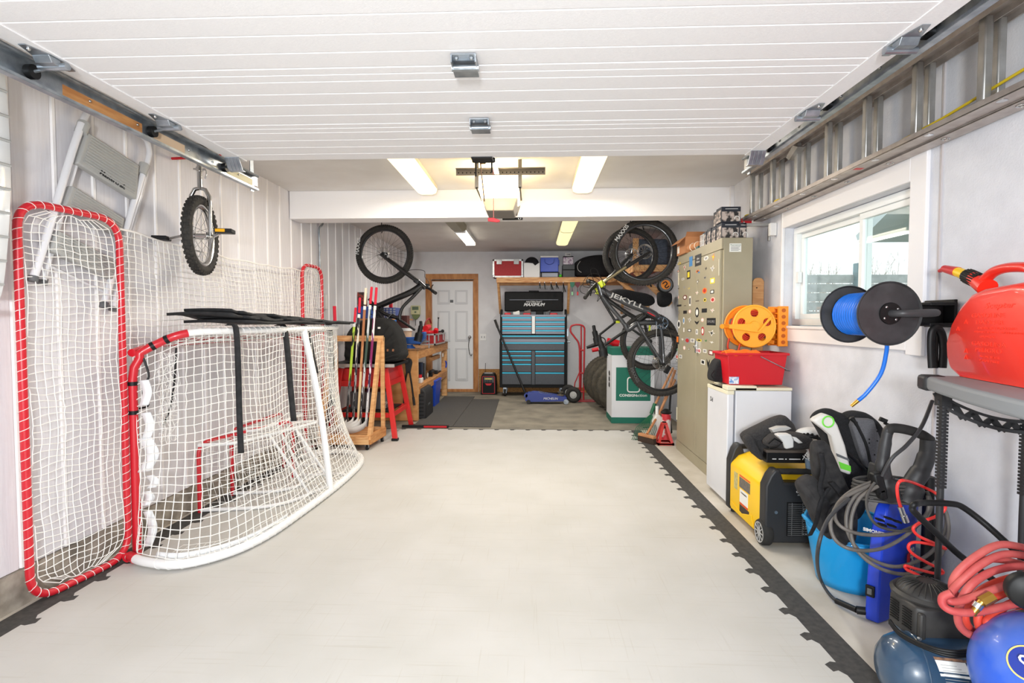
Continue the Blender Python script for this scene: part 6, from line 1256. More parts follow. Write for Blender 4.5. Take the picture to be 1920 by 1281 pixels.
for (px, py, Y) in ((1075, 740, 8.45), (1066, 729, 8.72)):
    c = U(px, py, Y=Y); c.z = .128; w_ = bpy.data.objects.new('wheel', None); col.objects.link(w_); w_.parent = ht
    G().ring(c, (.25, 1, 0), .088, .04, 32, 10).build('tyre', BRUB, w_); G().lathe(c-V((.0, .03, 0)), (.25, 1, 0), [(0, -.01), (.03, -.01), (.035, .0), (.06, .004), (.062, .02), (0, .02)], 28).build('hub_cap', LGREY, w_)
G().cyl((.66, 8.45, .128), (.60, 8.75, .128), .01).build('axle', STEEL, ht)
tym = mat('car_tyre', (58, 54, 46), .9, c2=(78, 72, 60), scale=22)
for i, (X, Y, r_) in enumerate(((1.17, 8.35, .385), (1.18, 8.06, .38), (1.21, 7.78, .365), (1.245, 7.5, .355))):
    t = thing('car_tyre', ['rearmost of the four car tyres standing behind the returns bin', 'second of the standing car tyres, counted from the back', 'third of the standing car tyres, counted from the back', 'foremost of the standing car tyres, just behind the returns bin'][i], 'tyre', (X, Y, 0), group=None)
    G().lathe((X, Y-.11, r_), (0, 1, 0), [(r_*.6, .03), (r_*.62, .0), (r_*.8, -.012), (r_*.93, .0), (r_*.985, .025), (r_, .06), (r_, .16), (r_*.985, .195), (r_*.93, .22), (r_*.8, .232), (r_*.62, .22), (r_*.6, .19), (r_*.6, .03)], 48).build('rubber', tym, t)
    g = G(); knobs(g, (X, Y, r_), (0, 1, 0), r_+.002, .085, 56, .011, (-.95, -.35, .35, .95)); g.build('tread_blocks', tym, t, smooth=False)
t = thing('chain_saw', 'red and black garden power tool lying on top of the car tyres', 'power tool', (1.1, 8.0, .75))
p = U(1117, 650, Y=7.95); G().tube([U(1100, 652, Y=7.95), U(1112, 648, Y=7.95), U(1130, 642, Y=7.95)], .04, 10, rr=[.02, .03, .03]).build('shaft', BLACK, t); G().tube([U(1110, 657, Y=7.93), U(1122, 655, Y=7.93)], .03, 10).tube([U(1138, 640, Y=7.95), U(1160, 645, Y=7.95)], .055, 10).build('motor_housing', REDP, t); G().ring(U(1128, 640, Y=7.9), (.1, 1, 0), .055, .008, 24, 6).build('guard', BLACK, t)
blob([(1134, 648), (1146, 646), (1152, 655), (1148, 668), (1136, 672), (1130, 662)], 7.2, .15, mat('dark_grey_cloth', (54, 56, 58), .8), t, 'grey_cover')
# ================================================================ returns bin
cn = thing('returns_bin', 'white and green cardboard returns bin with CONSIGNaction sign near the rear bikes', 'bin', (1.26, 6.97, 0))
Yn = 6.79; X0, X1, D_ = U(1147, 720, Y=Yn).x, U(1227, 720, Y=Yn).x, .46; zt5 = .955; GRN = mat('consign_green', (10, 108, 88), .6)
cw = mat('coroplast_white', (222, 224, 228), .6)
G().box((X0, Yn, .0), (X1, Yn+D_, zt5)).build('bin_body', cw, cn, smooth=False)
G().box((X0-.002, Yn-.002, zt5-.088), (X1+.002, Yn+D_+.002, zt5+.003)).build('green_band', GRN, cn, smooth=False); G().box((X0-.002, Yn-.002, -.0005), (X1+.002, Yn+D_+.002, .075)).build('green_band', GRN, cn, smooth=False)
ga, gb = U(1155.2, 689, Y=Yn), U(1219.5, 752, Y=Yn); o = G().box((ga.x, Yn-.0015, gb.z), (gb.x, Yn, ga.z)).build('green_panel', GRN, cn, smooth=False)
ca = V(((ga.x+gb.x)/2+.0, Yn-.003, (ga.z+gb.z)/2-.0))
def lc(x, z): return V((ca.x+x, Yn-.004, ca.z+z))
G().tube([lc(.045, .062), lc(.045, .082), lc(.03, .084)], .007, 6).tube(arc_round([lc(.02, .085), lc(-.072, .085), lc(-.072, -.10), lc(.078, -.10), lc(.085, .02), lc(.082, .052)], .035, 4, False), .0085, 6).tube([lc(.035, .045), lc(.055, .028)], .0085, 6).build('bottle_mark', WHITEP, o)
text('CONSIGN', .045, WHITEP, o, face(lc(-.065, -.145)+V((0, .002, 0)), (1, 0, 0), (0, 0, 1)), bold=.0015, sx=1.08); text('action', .052, WHITEP, o, face(lc(.105, -.143)+V((0, .002, 0)), (1, 0, 0), (0, 0, 1)), bold=.0003, sx=1.1)
g = G()
for k in range(3): g.ring((X0-.003, Yn+.2, .62-k*.075), (1, 0, 0), .03, .005, 20, 5)
g.build('side_mark', INK, cn)
# ================================================================ brooms, rake, jugs, jack stand
def pole(name, label, cat, a, b, m, r_=.0135):
    t = thing(name, label, cat, (b.x, b.y, 0)); G().cyl(a, b, r_).build('handle', m, t); return t
hw = mat('handle_wood', (196, 140, 96), .55, c2=(170, 110, 70), scale=6, stretch=(1, 1, .2))
rkq = pole('garden_rake', 'green leaf rake with wooden handle leaning beside the returns bin', 'rake', U(1262, 690, Y=6.15), U(1224, 768, Y=5.98), hw)
G().tube([U(1228, 757, Y=6.0), U(1221, 776, Y=5.97)], .02, 10).build('socket', mat('rake_green', (12, 92, 60), .5), rkq)
g = G()
for i in range(13):
    s = (i-6)/6; a = U(1221, 777, Y=5.97); e = V((1.215+s*.10-.03, 5.80-s*.05, .012)); m0 = lerp(a, e, .55)+V((s*.05, 0, .0)); k = lerp(a, e, .95); g.tube([a+V((s*.008, 0, 0)), m0, k, e+V((-.01, -.03, -.004))], .0035, 5)
g.tube([U(1205, 802, Y=5.9)+V((0, 0, .0)), U(1232, 800, Y=5.95)], .005, 6); g.build('tines', MATS['rake_green'], rkq, smooth=False)
brm = pole('push_broom', 'push broom with brown bristles leaning beside the rake', 'broom', U(1266, 712, Y=6.1), U(1232, 782, Y=5.92), hw)
a, b = U(1199, 800, Y=5.80), U(1228, 822, Y=5.62); a.z = .075; b.z = .075
G().bar(a, b, .05, .03).build('head_block', hw, brm, bevel=.006); G().bar(a-V((0, 0, .045)), b-V((0, 0, .045)), .045, .06).build('bristles', mat('bristle_brown', (70, 52, 42), .95, c2=(50, 38, 30), scale=200), brm)
G().cyl(U(1232, 782, Y=5.92), lerp(a, b, .5)+V((0, 0, .02)), .0135).build('handle_lower', hw, brm)
pole('wooden_pole', 'bare wooden pole leaning right of the push broom against the locker end', 'pole', U(1266, 694, Y=6.2), V((1.34, 6.02, .0)), hw, .015)
jug = thing('white_jug', 'white plastic jug on the floor between the rake and the red jack stand', 'jug', (1.40, 6.05, 0))
p = U(1232, 800, Y=5.92); G().prism([(p.x-.06, 5.88, 0), (p.x+.08, 5.88, 0), (p.x+.08, 5.88, .20), (p.x+.02, 5.88, .27), (p.x-.02, 5.88, .27), (p.x-.06, 5.88, .20)], (0, .10, 0)).build('bottle', mat('jug_white', (214, 212, 206), .4), jug, bevel=.015); G().cyl((p.x, 5.93, .27), (p.x, 5.93, .36), .018).build('neck', WHITEP, jug)
t = thing('red_tin', 'small red and white tin standing behind the red jack stand', 'tin', (1.46, 5.9, 0)); p = U(1248, 790, Y=5.82); G().cyl((p.x, 5.8, 0), (p.x, 5.8, .30), .05, n=24).build('can', mat('tin_red', (200, 50, 60), .5, c2=(230, 220, 215), scale=10, lo=.48, hi=.55), t); G().lathe((p.x, 5.8, .30), (0, 0, 1), [(.052, 0), (.06, .015), (.02, .05), (.0, .05)], 20).build('funnel', BLACK, t)
t = thing('black_shovel', 'black bladed shovel standing against the end of the locker', 'shovel', (1.5, 6.1, 0)); G().tube(smooth_path([U(1258, 735, Y=6.1), U(1256, 760, Y=6.08), V((1.52, 6.02, .03))]), .012).build('handle', BLACK, t); G().prism([(1.44, 6.0, .28), (1.53, 6.0, .32), (1.56, 6.0, .05), (1.50, 6.0, .0), (1.45, 6.0, .06)], (0, .01, 0)).build('blade', BLACK, t)
js = thing('jack_stand', 'red steel jack stand on the floor at the far foot of the locker', 'jack stand', (1.42, 5.68, 0))
jr = mat('jack_red', (196, 56, 50), .5); jx0, jx1 = U(1232, 829, Y=5.62).x, U(1263, 826, Y=5.62).x; jm = (jx0+jx1)/2
top_ = V((jm, 5.68, .215))
for x in (jx0+.012, jx1-.012):
    for y in (5.60, 5.76): G().bar((x, y, .0), top_+V(((x-jm)*.2, (y-5.68)*.3, 0)), .028, .006, (0, 1, .2)).build('leg', jr, js, smooth=False)
edges(G(), jx0, jx1, 5.59, 5.77, .0, .025, .02).build('base_frame', jr, js, smooth=False); G().cyl(top_-V((0, 0, .05)), top_+V((0, 0, .02)), .02).build('ratchet_column', BLACK, js); G().box((jm-.03, 5.65, .205), (jm+.03, 5.71, .225)).build('head', jr, js, bevel=.004)
# ================================================================ generator
gn = thing('generator', 'yellow and black inverter generator on wheels on the floor before the mini fridge', 'generator', (1.55, 3.4, 0))
YEL = mat('generator_yellow', (248, 200, 24), .4); BLK2 = mat('generator_black', (38, 38, 40), .5, bump=.15, bscale=200)
gx0, gx1, gy0, gy1 = 1.335, 1.76, 3.07, 3.70
def yz(px, py): return U(px, py, X=gx0)
G().prism([(gx0, gy0+.07, .045), (gx0, gy0+.07, .345), (gx0+.05, gy0+.07, .40), (gx0+.12, gy0+.07, .425), (gx1-.05, gy0+.07, .42), (gx1, gy0+.07, .36), (gx1, gy0+.07, .045)], (0, gy1-gy0-.13, 0)).build('side_shell', YEL, gn, bevel=.014, seg=3)
G().prism([(gx0-.001, 3.22, .0+.05), (gx0-.001, 3.60, .05), (gx0-.001, 3.60, .10), (gx0-.001, 3.42, .075), (gx0-.001, 3.27, .12)], (-.004, 0, 0)).build('shell_step', YEL, gn, bevel=.002)
fp = [(gx0-.006, .03), (gx0-.006, .36), (gx0+.02, .42), (gx0+.045, .455), (gx0+.075, .455), (gx0+.10, .38), (gx1-.1, .38), (gx1-.075, .455), (gx1-.045, .455), (gx1-.02, .42), (gx1+.006, .36), (gx1+.006, .03)]
G().prism([(x, gy0, z) for x, z in fp], (0, .085, 0)).build('end_frame', BLK2, gn, bevel=.012, seg=3)
G().prism([(x, gy1-.075, z+.02*(z > .4)) for x, z in fp], (0, .075, 0)).build('end_frame', BLK2, gn, bevel=.012, seg=3)
for y in (gy0+.04, gy1-.04): G().cyl((gx0+.06, y, .437+.015*(y > 3.4)), (gx1-.06, y, .437+.015*(y > 3.4)), .017).build('carry_bar', BRUB, gn)
o = G().box((gx0+.115, gy0-.004, .075), (gx1-.03, gy0+.002, .27)).build('grille', DBLACK, gn, smooth=False)
g = G()
for i in range(17): g.box((gx0+.12, gy0-.008, .08+i*.0112), (gx1-.035, gy0-.003, .0835+i*.0112))
for i in range(5): g.box((gx0+.14+i*.06, gy0-.0085, .078), (gx0+.143+i*.06, gy0-.003, .268))
g.build('grille_bars', mat('grille_grey', (92, 92, 92), .5), o, smooth=False)
g = G()
for i in range(10):
    for j in range(12): g.box((gx0+.20+i*.018, gy0-.0045, .085+j*.0145), (gx0+.212+i*.018, gy0-.0035, .092+j*.0145))
g.build('muffler_mesh', LGREY, o, smooth=False)
text('CHAMPION', .016, WHITEP, gn, face((gx0+.215, gy0-.0015, .33), (1, 0, 0), (0, 0, 1)), bold=.0005, sx=1.2); text('POWER EQUIPMENT', .009, WHITEP, gn, face((gx0+.215, gy0-.0015, .312), (1, 0, 0), (0, 0, 1)))
G().cyl((gx0+.055, gy0-.003, .21), (gx0+.055, gy0+.0, .21), .009).build('screw', STEEL, gn)
def lblq(p, q, z0, z1, m, n='warning_label', k=.0012): return G().box((gx0-k, p, z0), (gx0, q, z1)).build(n, m, gn, smooth=False)
a = yz(1382, 930); b = yz(1402, 930); 
lblq(3.30, 3.47, .235, .30, mat('label_grey', (120, 112, 104), .5, c2=(90, 84, 78), scale=60)); lblq(3.30, 3.47, .305, .315, mat('label_orange', (226, 84, 30), .5)); lblq(3.33, 3.46, .14, .225, PAPER); lblq(3.33, 3.46, .125, .14, MATS['label_orange']); lblq(3.31, 3.46, .075, .123, mat('label_dark', (60, 52, 46), .5)); lblq(3.50, 3.56, .2, .31, mat('label_pale', (206, 196, 130), .5, c2=(170, 160, 110), scale=50))
text('! WARNING', .014, INK, gn, face((gx0-.0015, 3.395, .205), (0, -1, 0), (0, 0, 1)), sx=1.3)
for y in (gy0+.055,):
    w_ = bpy.data.objects.new('wheel', None); col.objects.link(w_); w_.parent = gn
    G().lathe((gx0-.016, y, .074), (1, 0, 0), [(.058, 0), (.068, .0), (.074, .012), (.074, .046), (.068, .056), (0, .056)], 36).build('tyre', BRUB, w_)
    g = G().lathe((gx0-.017, y, .074), (1, 0, 0), [(0, -.002), (.02, -.002), (.022, .004), (.048, .004), (.054, -.001), (.060, -.001), (.060, .01), (0, .01)], 36)
    for i in range(10): a = 2*PI*i/10; g.cyl((gx0-.016, y+.02*math.cos(a), .074+.02*math.sin(a)), (gx0-.016, y+.052*math.cos(a), .074+.052*math.sin(a)), .0035, n=5)
    g.build('hub', LGREY, w_)
    G().cyl((gx1+.0, y, .074), (gx1+.02, y, .074), .074, n=28).build('tyre', BRUB, w_)
for (x, y) in ((gx0+.04, gy1-.03), (gx1-.04, gy1-.03)): G().cyl((x, y, 0), (x, y, .032), .018).build('foot', BRUB, gn)
# black box on top of the generator
bt = thing('black_cash_box', 'flat black metal box with white lettering standing on the generator', 'box', (1.55, 3.3, .47))
a, b = U(1437, 883, Y=3.19), U(1513, 846, Y=3.19); zb6 = .4635
G().box((a.x, 3.19, zb6), (b.x, 3.42, b.z)).build('box', BLACK, bt, bevel=.004, smooth=False); G().box((a.x-.002, 3.188, b.z-.012), (b.x+.002, 3.422, b.z+.004)).build('dusty_lid', mat('dusty_black', (88, 78, 70), .8), bt, bevel=.002)
g = G()
for i, (u0, u1) in enumerate(((.14, .24), (.30, .42), (.46, .50), (.56, .84))): g.box((a.x+(b.x-a.x)*u0, 3.1885, zb6+.022), (a.x+(b.x-a.x)*u1, 3.19, zb6+.027))
g.build('lettering_line', WHITEP, bt, smooth=False)
# hockey gloves and pads on top
ygl = mat('glove_black', (40, 39, 40), .9, c2=(56, 54, 54), scale=120, bump=.3, bscale=400); wgl = mat('glove_white', (214, 214, 212), .6)
pd = thing('goalie_blocker', 'black padded hockey blocker with pale panels draped over the box on the generator', 'hockey glove', (1.5, 3.3, .6))
SH = ((0, .55), (.03, .85), (.08, .98), (.18, 1), (.28, .9), (.33, .55))
SH = ((0, .6), (.15, .92), (.4, 1), (.75, .95), (1, .55))
blob([(1397, 822), (1412, 811), (1440, 797), (1476, 781), (1492, 790), (1502, 806), (1500, 826), (1470, 832), (1448, 838), (1440, 852), (1434, 866), (1424, 862), (1410, 846)], 3.23, .17, ygl, pd, 'pad', SH, .004)
blob([(1398, 822), (1412, 818), (1424, 838), (1436, 862), (1430, 866), (1418, 856), (1404, 840)], 3.19, .09, ygl, pd, 'pad_edge', SH, .003)
def patch(pts, Y, name, m, parent, th=.012, bev=.004): return G().prism([U(x, y, Y=Y) for x, y in pts], (0, th, 0)).build(name, m, parent, bevel=bev)
patch([(1447, 806), (1462, 801), (1480, 801), (1485, 804), (1470, 810), (1455, 818)], 3.185, 'pale_panel', mat('glove_grey', (186, 184, 180), .7), pd, .05)
lg = thing('hockey_glove', 'black hockey glove with wide white cuff lying below the padded blocker', 'hockey glove', (1.6, 3.2, .56))
blob([(1441, 834), (1448, 826), (1462, 818), (1490, 814), (1520, 818), (1533, 826), (1533, 842), (1510, 848), (1470, 846), (1446, 842)], 3.08, .16, ygl, lg, 'glove_body', SH, .004)
o = patch([(1458, 817), (1466, 815), (1484, 815), (1489, 826), (1489, 840), (1474, 843), (1468, 828)], 3.065, 'white_cuff', wgl, lg, .06, .008); patch([(1487, 820), (1494, 821), (1506, 831), (1498, 832), (1490, 827)], 3.07, 'white_stripe', wgl, lg, .03)
G().tube([U(x, y, Y=3.06) for x, y in ((1440, 832), (1452, 822), (1466, 830), (1456, 838), (1443, 840))], .006, 6).build('cuff_opening', DBLACK, lg)
ct = thing('catching_glove', 'white and black laced catching glove behind the other hockey gloves', 'hockey glove', (1.68, 3.25, .62))
c = U(1520, 813, Y=3.2); G().sph(c, .088, 22, 12, (1, .6, .42)).build('palm', wgl, ct); pp = [c+V((.115*math.cos(a)+.03, -.04+.05*math.sin(a), -.022+.025*math.sin(a*2))) for a in [2*PI*i/26 for i in range(26)]]
G().tube(pp, .011, 8, True).build('lace_rim', BLACK, ct)
g = G()
for i in range(0, 26): g.sph(pp[i]+V((0, -.006, .01)), .0085, 6, 5)
g.build('laces', DBLACK, ct)
for nm, lb, cat, pts, r_, m_ in (('paint_brush', 'brown handled brush sticking up beside the box on the generator', 'brush', [(1521, 838), (1525, 858), (1528, 872)], .016, mat('brush_brown', (130, 64, 56), .6)), ('grey_roll', 'blue grey rolled plastic standing beside the box on the generator', 'roll', [(1515, 860), (1518, 888)], .018, mat('roll_blue_grey', (116, 134, 152), .4)), ('grey_pipe', 'thin grey pipe standing right of the blue grey roll', 'pipe', [(1527, 866), (1530, 886)], .012, GREYP), ('red_lighter', 'small red and white tube standing upright right of the thin grey pipe', 'tube', [(1535, 868), (1537, 880)], .010, REDP)):
    t = thing(nm, lb, cat, tuple(U(*pts[-1], Y=3.12))); G().tube([U(x, y, Y=3.12) for x, y in pts]+[V((U(*pts[-1], Y=3.12).x, 3.12, .45))], r_, 10).build('body', m_, t)
g = G()
for i in range(10): a = U(1516, 856, Y=3.09); g.tube([a+V((rnd(-.03, .03), 0, rnd(-.03, .03))), a+V((rnd(-.03, .03), .01, rnd(-.03, .03)))], .002, 4)
t = thing('cable_ties', 'tangle of white cable ties on the grey roll', 'cable ties', tuple(U(1516, 856, Y=3.09))); g.build('ties', WHITEP, t)
# ================================================================ blue tub with bags
tubc = (1.592, 2.69)
tb_ = thing('blue_tub', 'turquoise flexible plastic tub on the floor holding black bags', 'tub', (tubc[0], tubc[1], 0))
CY = mat('tub_cyan', (14, 150, 214), .45, coat=.2)
rows = []
for j in range(9):
    v = j/8; rr = .152+.056*v; rows.append([])
    for i in range(49):
        a = 2*PI*i/48; tilt = .028*math.sin(a)*v; rows[-1].append(V((tubc[0]+rr*math.cos(a), tubc[1]+rr*math.sin(a)*.95, .005+(.285+tilt)*v)))
G().sheet(rows).add([rows[0][i] for i in range(48)], [list(range(48))]).build('tub', CY, tb_, solid=.006)
G().tube(rows[-1][:-1], .007, 8, True).build('rim', CY, tb_); G().tube(rows[5][:-1], .003, 6, True).tube(rows[4][:-1], .003, 6, True).build('rib', CY, tb_)
G().tube(smooth_path([rows[-1][22]+V((0, 0, 0)), rows[-1][23]+V((-.02, 0, .03)), rows[-1][25]+V((-.025, 0, .035)), rows[-1][27]+V((0, 0, 0))]), .009, 8).build('tub_handle', CY, tb_)
bp2 = thing('padded_backpack', 'black padded backpack with white and green panel standing in the turquoise tub', 'backpack', (1.66, 2.72, .3))
blob([(1534, 786), (1548, 772), (1566, 768), (1582, 774), (1600, 780), (1612, 786), (1628, 830), (1640, 880), (1648, 930), (1620, 990), (1590, 950), (1575, 890), (1562, 840), (1545, 806)], 2.66, .15, FAB, bp2, 'shell', SH, .003)
blob([(1596, 784), (1612, 774), (1634, 776), (1652, 786), (1668, 806), (1668, 840), (1652, 884), (1630, 892), (1612, 860), (1600, 820)], 2.64, .16, FAB, bp2, 'back_shell', SH, .003)
patch([(1606, 786), (1640, 787), (1652, 822), (1650, 876), (1628, 880), (1614, 846), (1600, 800)], 2.618, 'mesh_panel', mat('mesh_grey', (86, 86, 90), .85, c2=(98, 98, 102), scale=200, bump=.4, bscale=400), bp2, .05, .01)
o = patch([(1525, 790), (1532, 784), (1548, 776), (1562, 782), (1572, 798), (1586, 836), (1597, 884), (1596, 892), (1578, 885), (1568, 850), (1560, 818), (1546, 806)], 2.60, 'white_panel', mat('panel_white', (216, 212, 206), .7), bp2, .05, .01)
patch([(1568, 850), (1591, 860), (1593, 865), (1570, 856)], 2.597, 'dark_band', GREYP, o, .004, 0); patch([(1573, 866), (1595, 874), (1596, 885), (1577, 879)], 2.597, 'green_band', mat('neon_green', (110, 214, 60), .6), o, .004, 0)
c = U(1553, 791, Y=2.596); G().ring(c, (0, 1, 0), .026, .0035, 28, 6).build('round_logo', MATS['neon_green'], o)
g = G()
for i in range(10):
    p = U(R.choice([1622, 1634, 1645, 1640, 1630]), 800+R.randint(0, 70), Y=2.617); g.cyl(p, p+V((0, .003, 0)), .004, n=8)
g.build('vent_hole', DBLACK, bp2)
for pts in ([(1598, 782), (1622, 830), (1632, 872)], [(1575, 840), (1600, 858), (1622, 882)], [(1594, 784), (1606, 794)]): G().tube(smooth_path([U(x, y, Y=2.62) for x, y in pts]), .008, 8).build('seam_strap', BLACK, bp2)
c = U(1656, 788, Y=2.62); G().cbox(c, (.035, .012, .02), (0, .4, 0)).cbox(c+V((.02, 0, -.02)), (.03, .012, .012), (0, .4, 0)).build('buckle', BLACK, bp2)
kb = thing('crumpled_black_bag', 'crumpled black fabric bag with loose straps hanging over the rim of the turquoise tub', 'bag', (1.5, 2.6, .3))
fold = mat('fold_fabric', (34, 33, 34), .9, c2=(50, 48, 48), scale=30, bump=.8, bscale=22)
blob([(1532, 836), (1544, 828), (1560, 832), (1568, 850), (1590, 900), (1618, 960), (1616, 1020), (1600, 1036), (1582, 1026), (1560, 985), (1545, 930), (1534, 880)], 2.50, .12, fold, kb, 'upper_fold', SH, .006)
blob([(1508, 905), (1525, 895), (1545, 905), (1560, 940), (1572, 985), (1570, 1020), (1550, 1008), (1532, 975), (1518, 945), (1506, 922)], 2.44, .12, fold, kb, 'hanging_fold', SH, .008)
for pts in ([(1540, 850), (1544, 880), (1538, 915), (1548, 940)], [(1555, 915), (1540, 940), (1530, 980), (1518, 1005)], [(1548, 1000), (1556, 960), (1570, 945)], [(1560, 905), (1580, 930), (1600, 975)]):
    ribbon([U(x, y, Y=2.43) for x, y in pts], .022, (1, 0, .3), 'strap', FAB, kb, .003)
# ================================================================ pressure washer
pw = thing('pressure_washer', 'blue electric pressure washer with black handle wound with grey hose', 'pressure washer', (1.6, 2.35, 0))
PB = mat('washer_blue', (30, 64, 196), .35, coat=.2)
Zq = lambda x, y, Z: U(x, y, Z=Z)
b0, b1_, b2_ = Zq(1616, 1160, .0), Zq(1652, 1174, .0), Zq(1726, 1122, .0)
b2_ = lerp(b1_, b2_, .88); b0.z = b1_.z = b2_.z = .002
b3_ = b2_+(b0-b1_)*1.0
def lv(z, s, dx=0, dy=0):
    c = (b0+b1_+b2_+b3_)/4
    return [V((c.x+(p.x-c.x)*s+dx, c.y+(p.y-c.y)*s+dy, z)) for p in (b0, b1_, b2_, b3_)]
def cham(q, k=.16):
    out = []
    for i in range(4):
        a, b, c = q[i-1], q[i], q[(i+1) % 4]; out += [lerp(b, a, k), lerp(b, c, k)]
    return out
rows = [cham(lv(z, s, dx, dy)) for z, s, dx, dy in ((.002, .98, 0, 0), (.03, 1, 0, 0), (.14, 1, .002, 0), (.26, .99, .006, .0), (.38, .97, .012, .0), (.46, .95, .018, .0), (.50, .86, .02, .0), (.53, .66, .02, .0))]
g = G().sheet([r+[r[0]] for r in rows]); g.f.append(list(range(8))); n = 9*7; g.f.append([n+i for i in range(8)]); g.build('body_shell', PB, pw, bevel=.006)
fc = (b1_-b0).normalized(); sd_ = (b2_-b1_).normalized(); fn = V((fc.y, -fc.x, 0)); sn = V((sd_.y, -sd_.x, 0))
def on_side(px, py, off=.004):
    "point on the right hand side face under a photo pixel"
    d = FW + RT*((px-960)/F) + UP*((640.5-py)/F); o_ = V((0, 0, CAMH)); t = (b1_-o_).dot(sn)/d.dot(sn); return o_+d*t+sn*off
def on_front(px, py, off=.004):
    d = FW + RT*((px-960)/F) + UP*((640.5-py)/F); o_ = V((0, 0, CAMH)); t = (b0-o_).dot(fn)/d.dot(fn); return o_+d*t+fn*off
sgn = 1 if sn.y < 0 else -1
c = on_side(1700, 1050, .012*sgn); dz = V((0, 0, 1)); hh = .14
G().prism([c-sd_*.03-dz*hh, c+sd_*.0-dz*hh, c+sd_*.0+dz*hh*.35, c-sd_*.03+dz*hh*.25], sn*.001).build('red_stripe', REDP, pw, smooth=False)
text('SIMONIZ', .052, WHITEP, pw, face(c+sd_*.018-dz*.04+sn*.002, (0, 0, -1), sd_), bold=.0012, sx=.95)
c = on_side(1642, 996, .014*sgn); text('SIMONIZ', .02, WHITEP, pw, face(on_front(1640, 996, .0)+fn*.012*(1 if fn.y < 0 else -1), fc, (0, 0, 1)), bold=.0006)
fq = 1 if fn.y < 0 else -1
c = on_front(1632, 1108, 0)+fn*fq*.004; G().cbox(c, (.035, .012, .05), (0, 0, math.atan2(fc.y, fc.x))).build('power_switch', BLACK, pw, bevel=.004); G().cbox(c+fn*fq*.007, (.018, .006, .026), (0, 0, math.atan2(fc.y, fc.x))).build('switch_rocker', GREYP, pw, bevel=.002)
g = G()
for i, (x, y) in enumerate(((1650, 975), (1666, 972), (1682, 978), (1654, 984), (1672, 986))):
    p = U(x, y, Y=2.235); g.cbox(p, (.028, .02, .007), (0, .25, 0))
g.build('air_vent', DBLACK, pw)
YW = 2.30; w = lambda x, y, d=0: U(x, y, Y=YW+d)
hm = mat('handle_black', (38, 38, 40), .5, c2=(48, 48, 50), scale=20)
G().tube(smooth_path([w(1668, 806), w(1664, 812), w(1658, 845), w(1655, 875), w(1662, 905), w(1672, 935)], 5), .02, 12, rr=[.016]*8+[.018]*6+[.022]*6+[.034]*6, flat=(1.15, 1.3)).build('handle_arm', hm, pw)
G().tube(smooth_path([w(1740, 824), w(1738, 850), w(1728, 880), w(1712, 905), w(1698, 940)], 5), .02, 12, rr=[.026]*6+[.03]*5+[.034]*5+[.046]*5, flat=(1.1, 1.1)).build('handle_arm', hm, pw)
G().tube(smooth_path([w(1664, 812), w(1672, 803), w(1700, 806), w(1728, 815), w(1745, 826)], 5), .02, 12).build('handle_grip', BRUB, pw)
G().prism([w(1652, 872), w(1668, 884), w(1682, 908), w(1706, 922), w(1712, 945), w(1650, 945), w(1648, 900)], (0, .09, 0)).build('handle_base', hm, pw, bevel=.015, seg=3)
G().cbox(w(1646, 905, -.03), (.04, .04, .09), (0, -.25, 0)).cbox(w(1652, 925, -.03), (.03, .04, .05), (0, -.35, 0)).build('hose_bracket', BLACK, pw, bevel=.008)
for (x, z0, z1) in ((1745, .0, .62), (1756, .0, .45)): p = w(x, 1000, .08); G().cyl((p.x, 2.40, z0), (p.x, 2.40, z1), .022).build('lance_holder', BLACK, pw)
p = w(1675, 940); pc = V((p.x+.01, YW+.06, 0)); g = G(); pts = []
for i in range(6*24): a = 2*PI*i/24; pts.append(pc+V((.135*math.cos(a)*(1+.02*math.sin(i)), .085*math.sin(a), .53+.0006*i+.004*math.sin(a*2))))
GH = mat('grey_hose', (108, 102, 96), .5, c2=(92, 88, 84), scale=20)
G().tube(pts, .0065, 7).build('wound_power_cord', mat('cord_dark', (70, 68, 66), .6), pw)
for i, L4 in enumerate((
 [(1640, 902), (1598, 920), (1570, 946), (1566, 972), (1584, 992), (1624, 1003), (1680, 1000), (1728, 978), (1746, 950), (1738, 922)],
 [(1644, 906), (1606, 928), (1588, 962), (1592, 1004), (1622, 1042), (1680, 1063), (1738, 1042), (1770, 1000), (1772, 960), (1752, 922)],
 [(1632, 910), (1580, 936), (1558, 975), (1566, 1012), (1600, 1031), (1652, 1029), (1700, 1003), (1738, 962), (1740, 930)],
 [(1646, 912), (1612, 934), (1596, 975), (1602, 1024), (1642, 1062), (1700, 1077), (1752, 1056), (1776, 1010), (1776, 968), (1758, 930)],
 [(1640, 905), (1626, 930), (1628, 962), (1650, 988), (1700, 996), (1728, 980)])):
    rr_ = .0075 if i < 4 else .0055
    k = len(L4); G().tube(smooth_path([w(x, y, -.11-.014*i+.10*abs(math.cos(PI*j/(k-1)))) for j, (x, y) in enumerate(L4)], 7), rr_, 8).build('pressure_hose', GH if i < 4 else MATS['cord_dark'], pw)
G().tube(smooth_path([w(1592, 935, -.12), w(1552, 975, -.16), w(1533, 1035, -.18), (U(1538, 1085, Z=.06)), (U(1562, 1122, Z=.02)), (U(1598, 1142, Z=.02)), U(1612, 1146, Z=.03)], 7), .0075, 8).build('hose_tail', mat('hose_black', (52, 52, 54), .5), pw)
a, b = U(1568, 1127, Z=.022), U(1606, 1144, Z=.028); G().tube([a, lerp(a, b, .5), b], .013, 10).cyl(b, U(1638, 1148, Z=.034), .017).build('hose_connector', BLACK, pw)
G().tube(smooth_path([w(1654, 893, -.05), w(1672, 860, -.07), w(1700, 835, -.06), w(1728, 800, -.02), w(1748, 752, .05)], 6), .0075, 8).build('power_cord', MATS['hose_black'], pw)
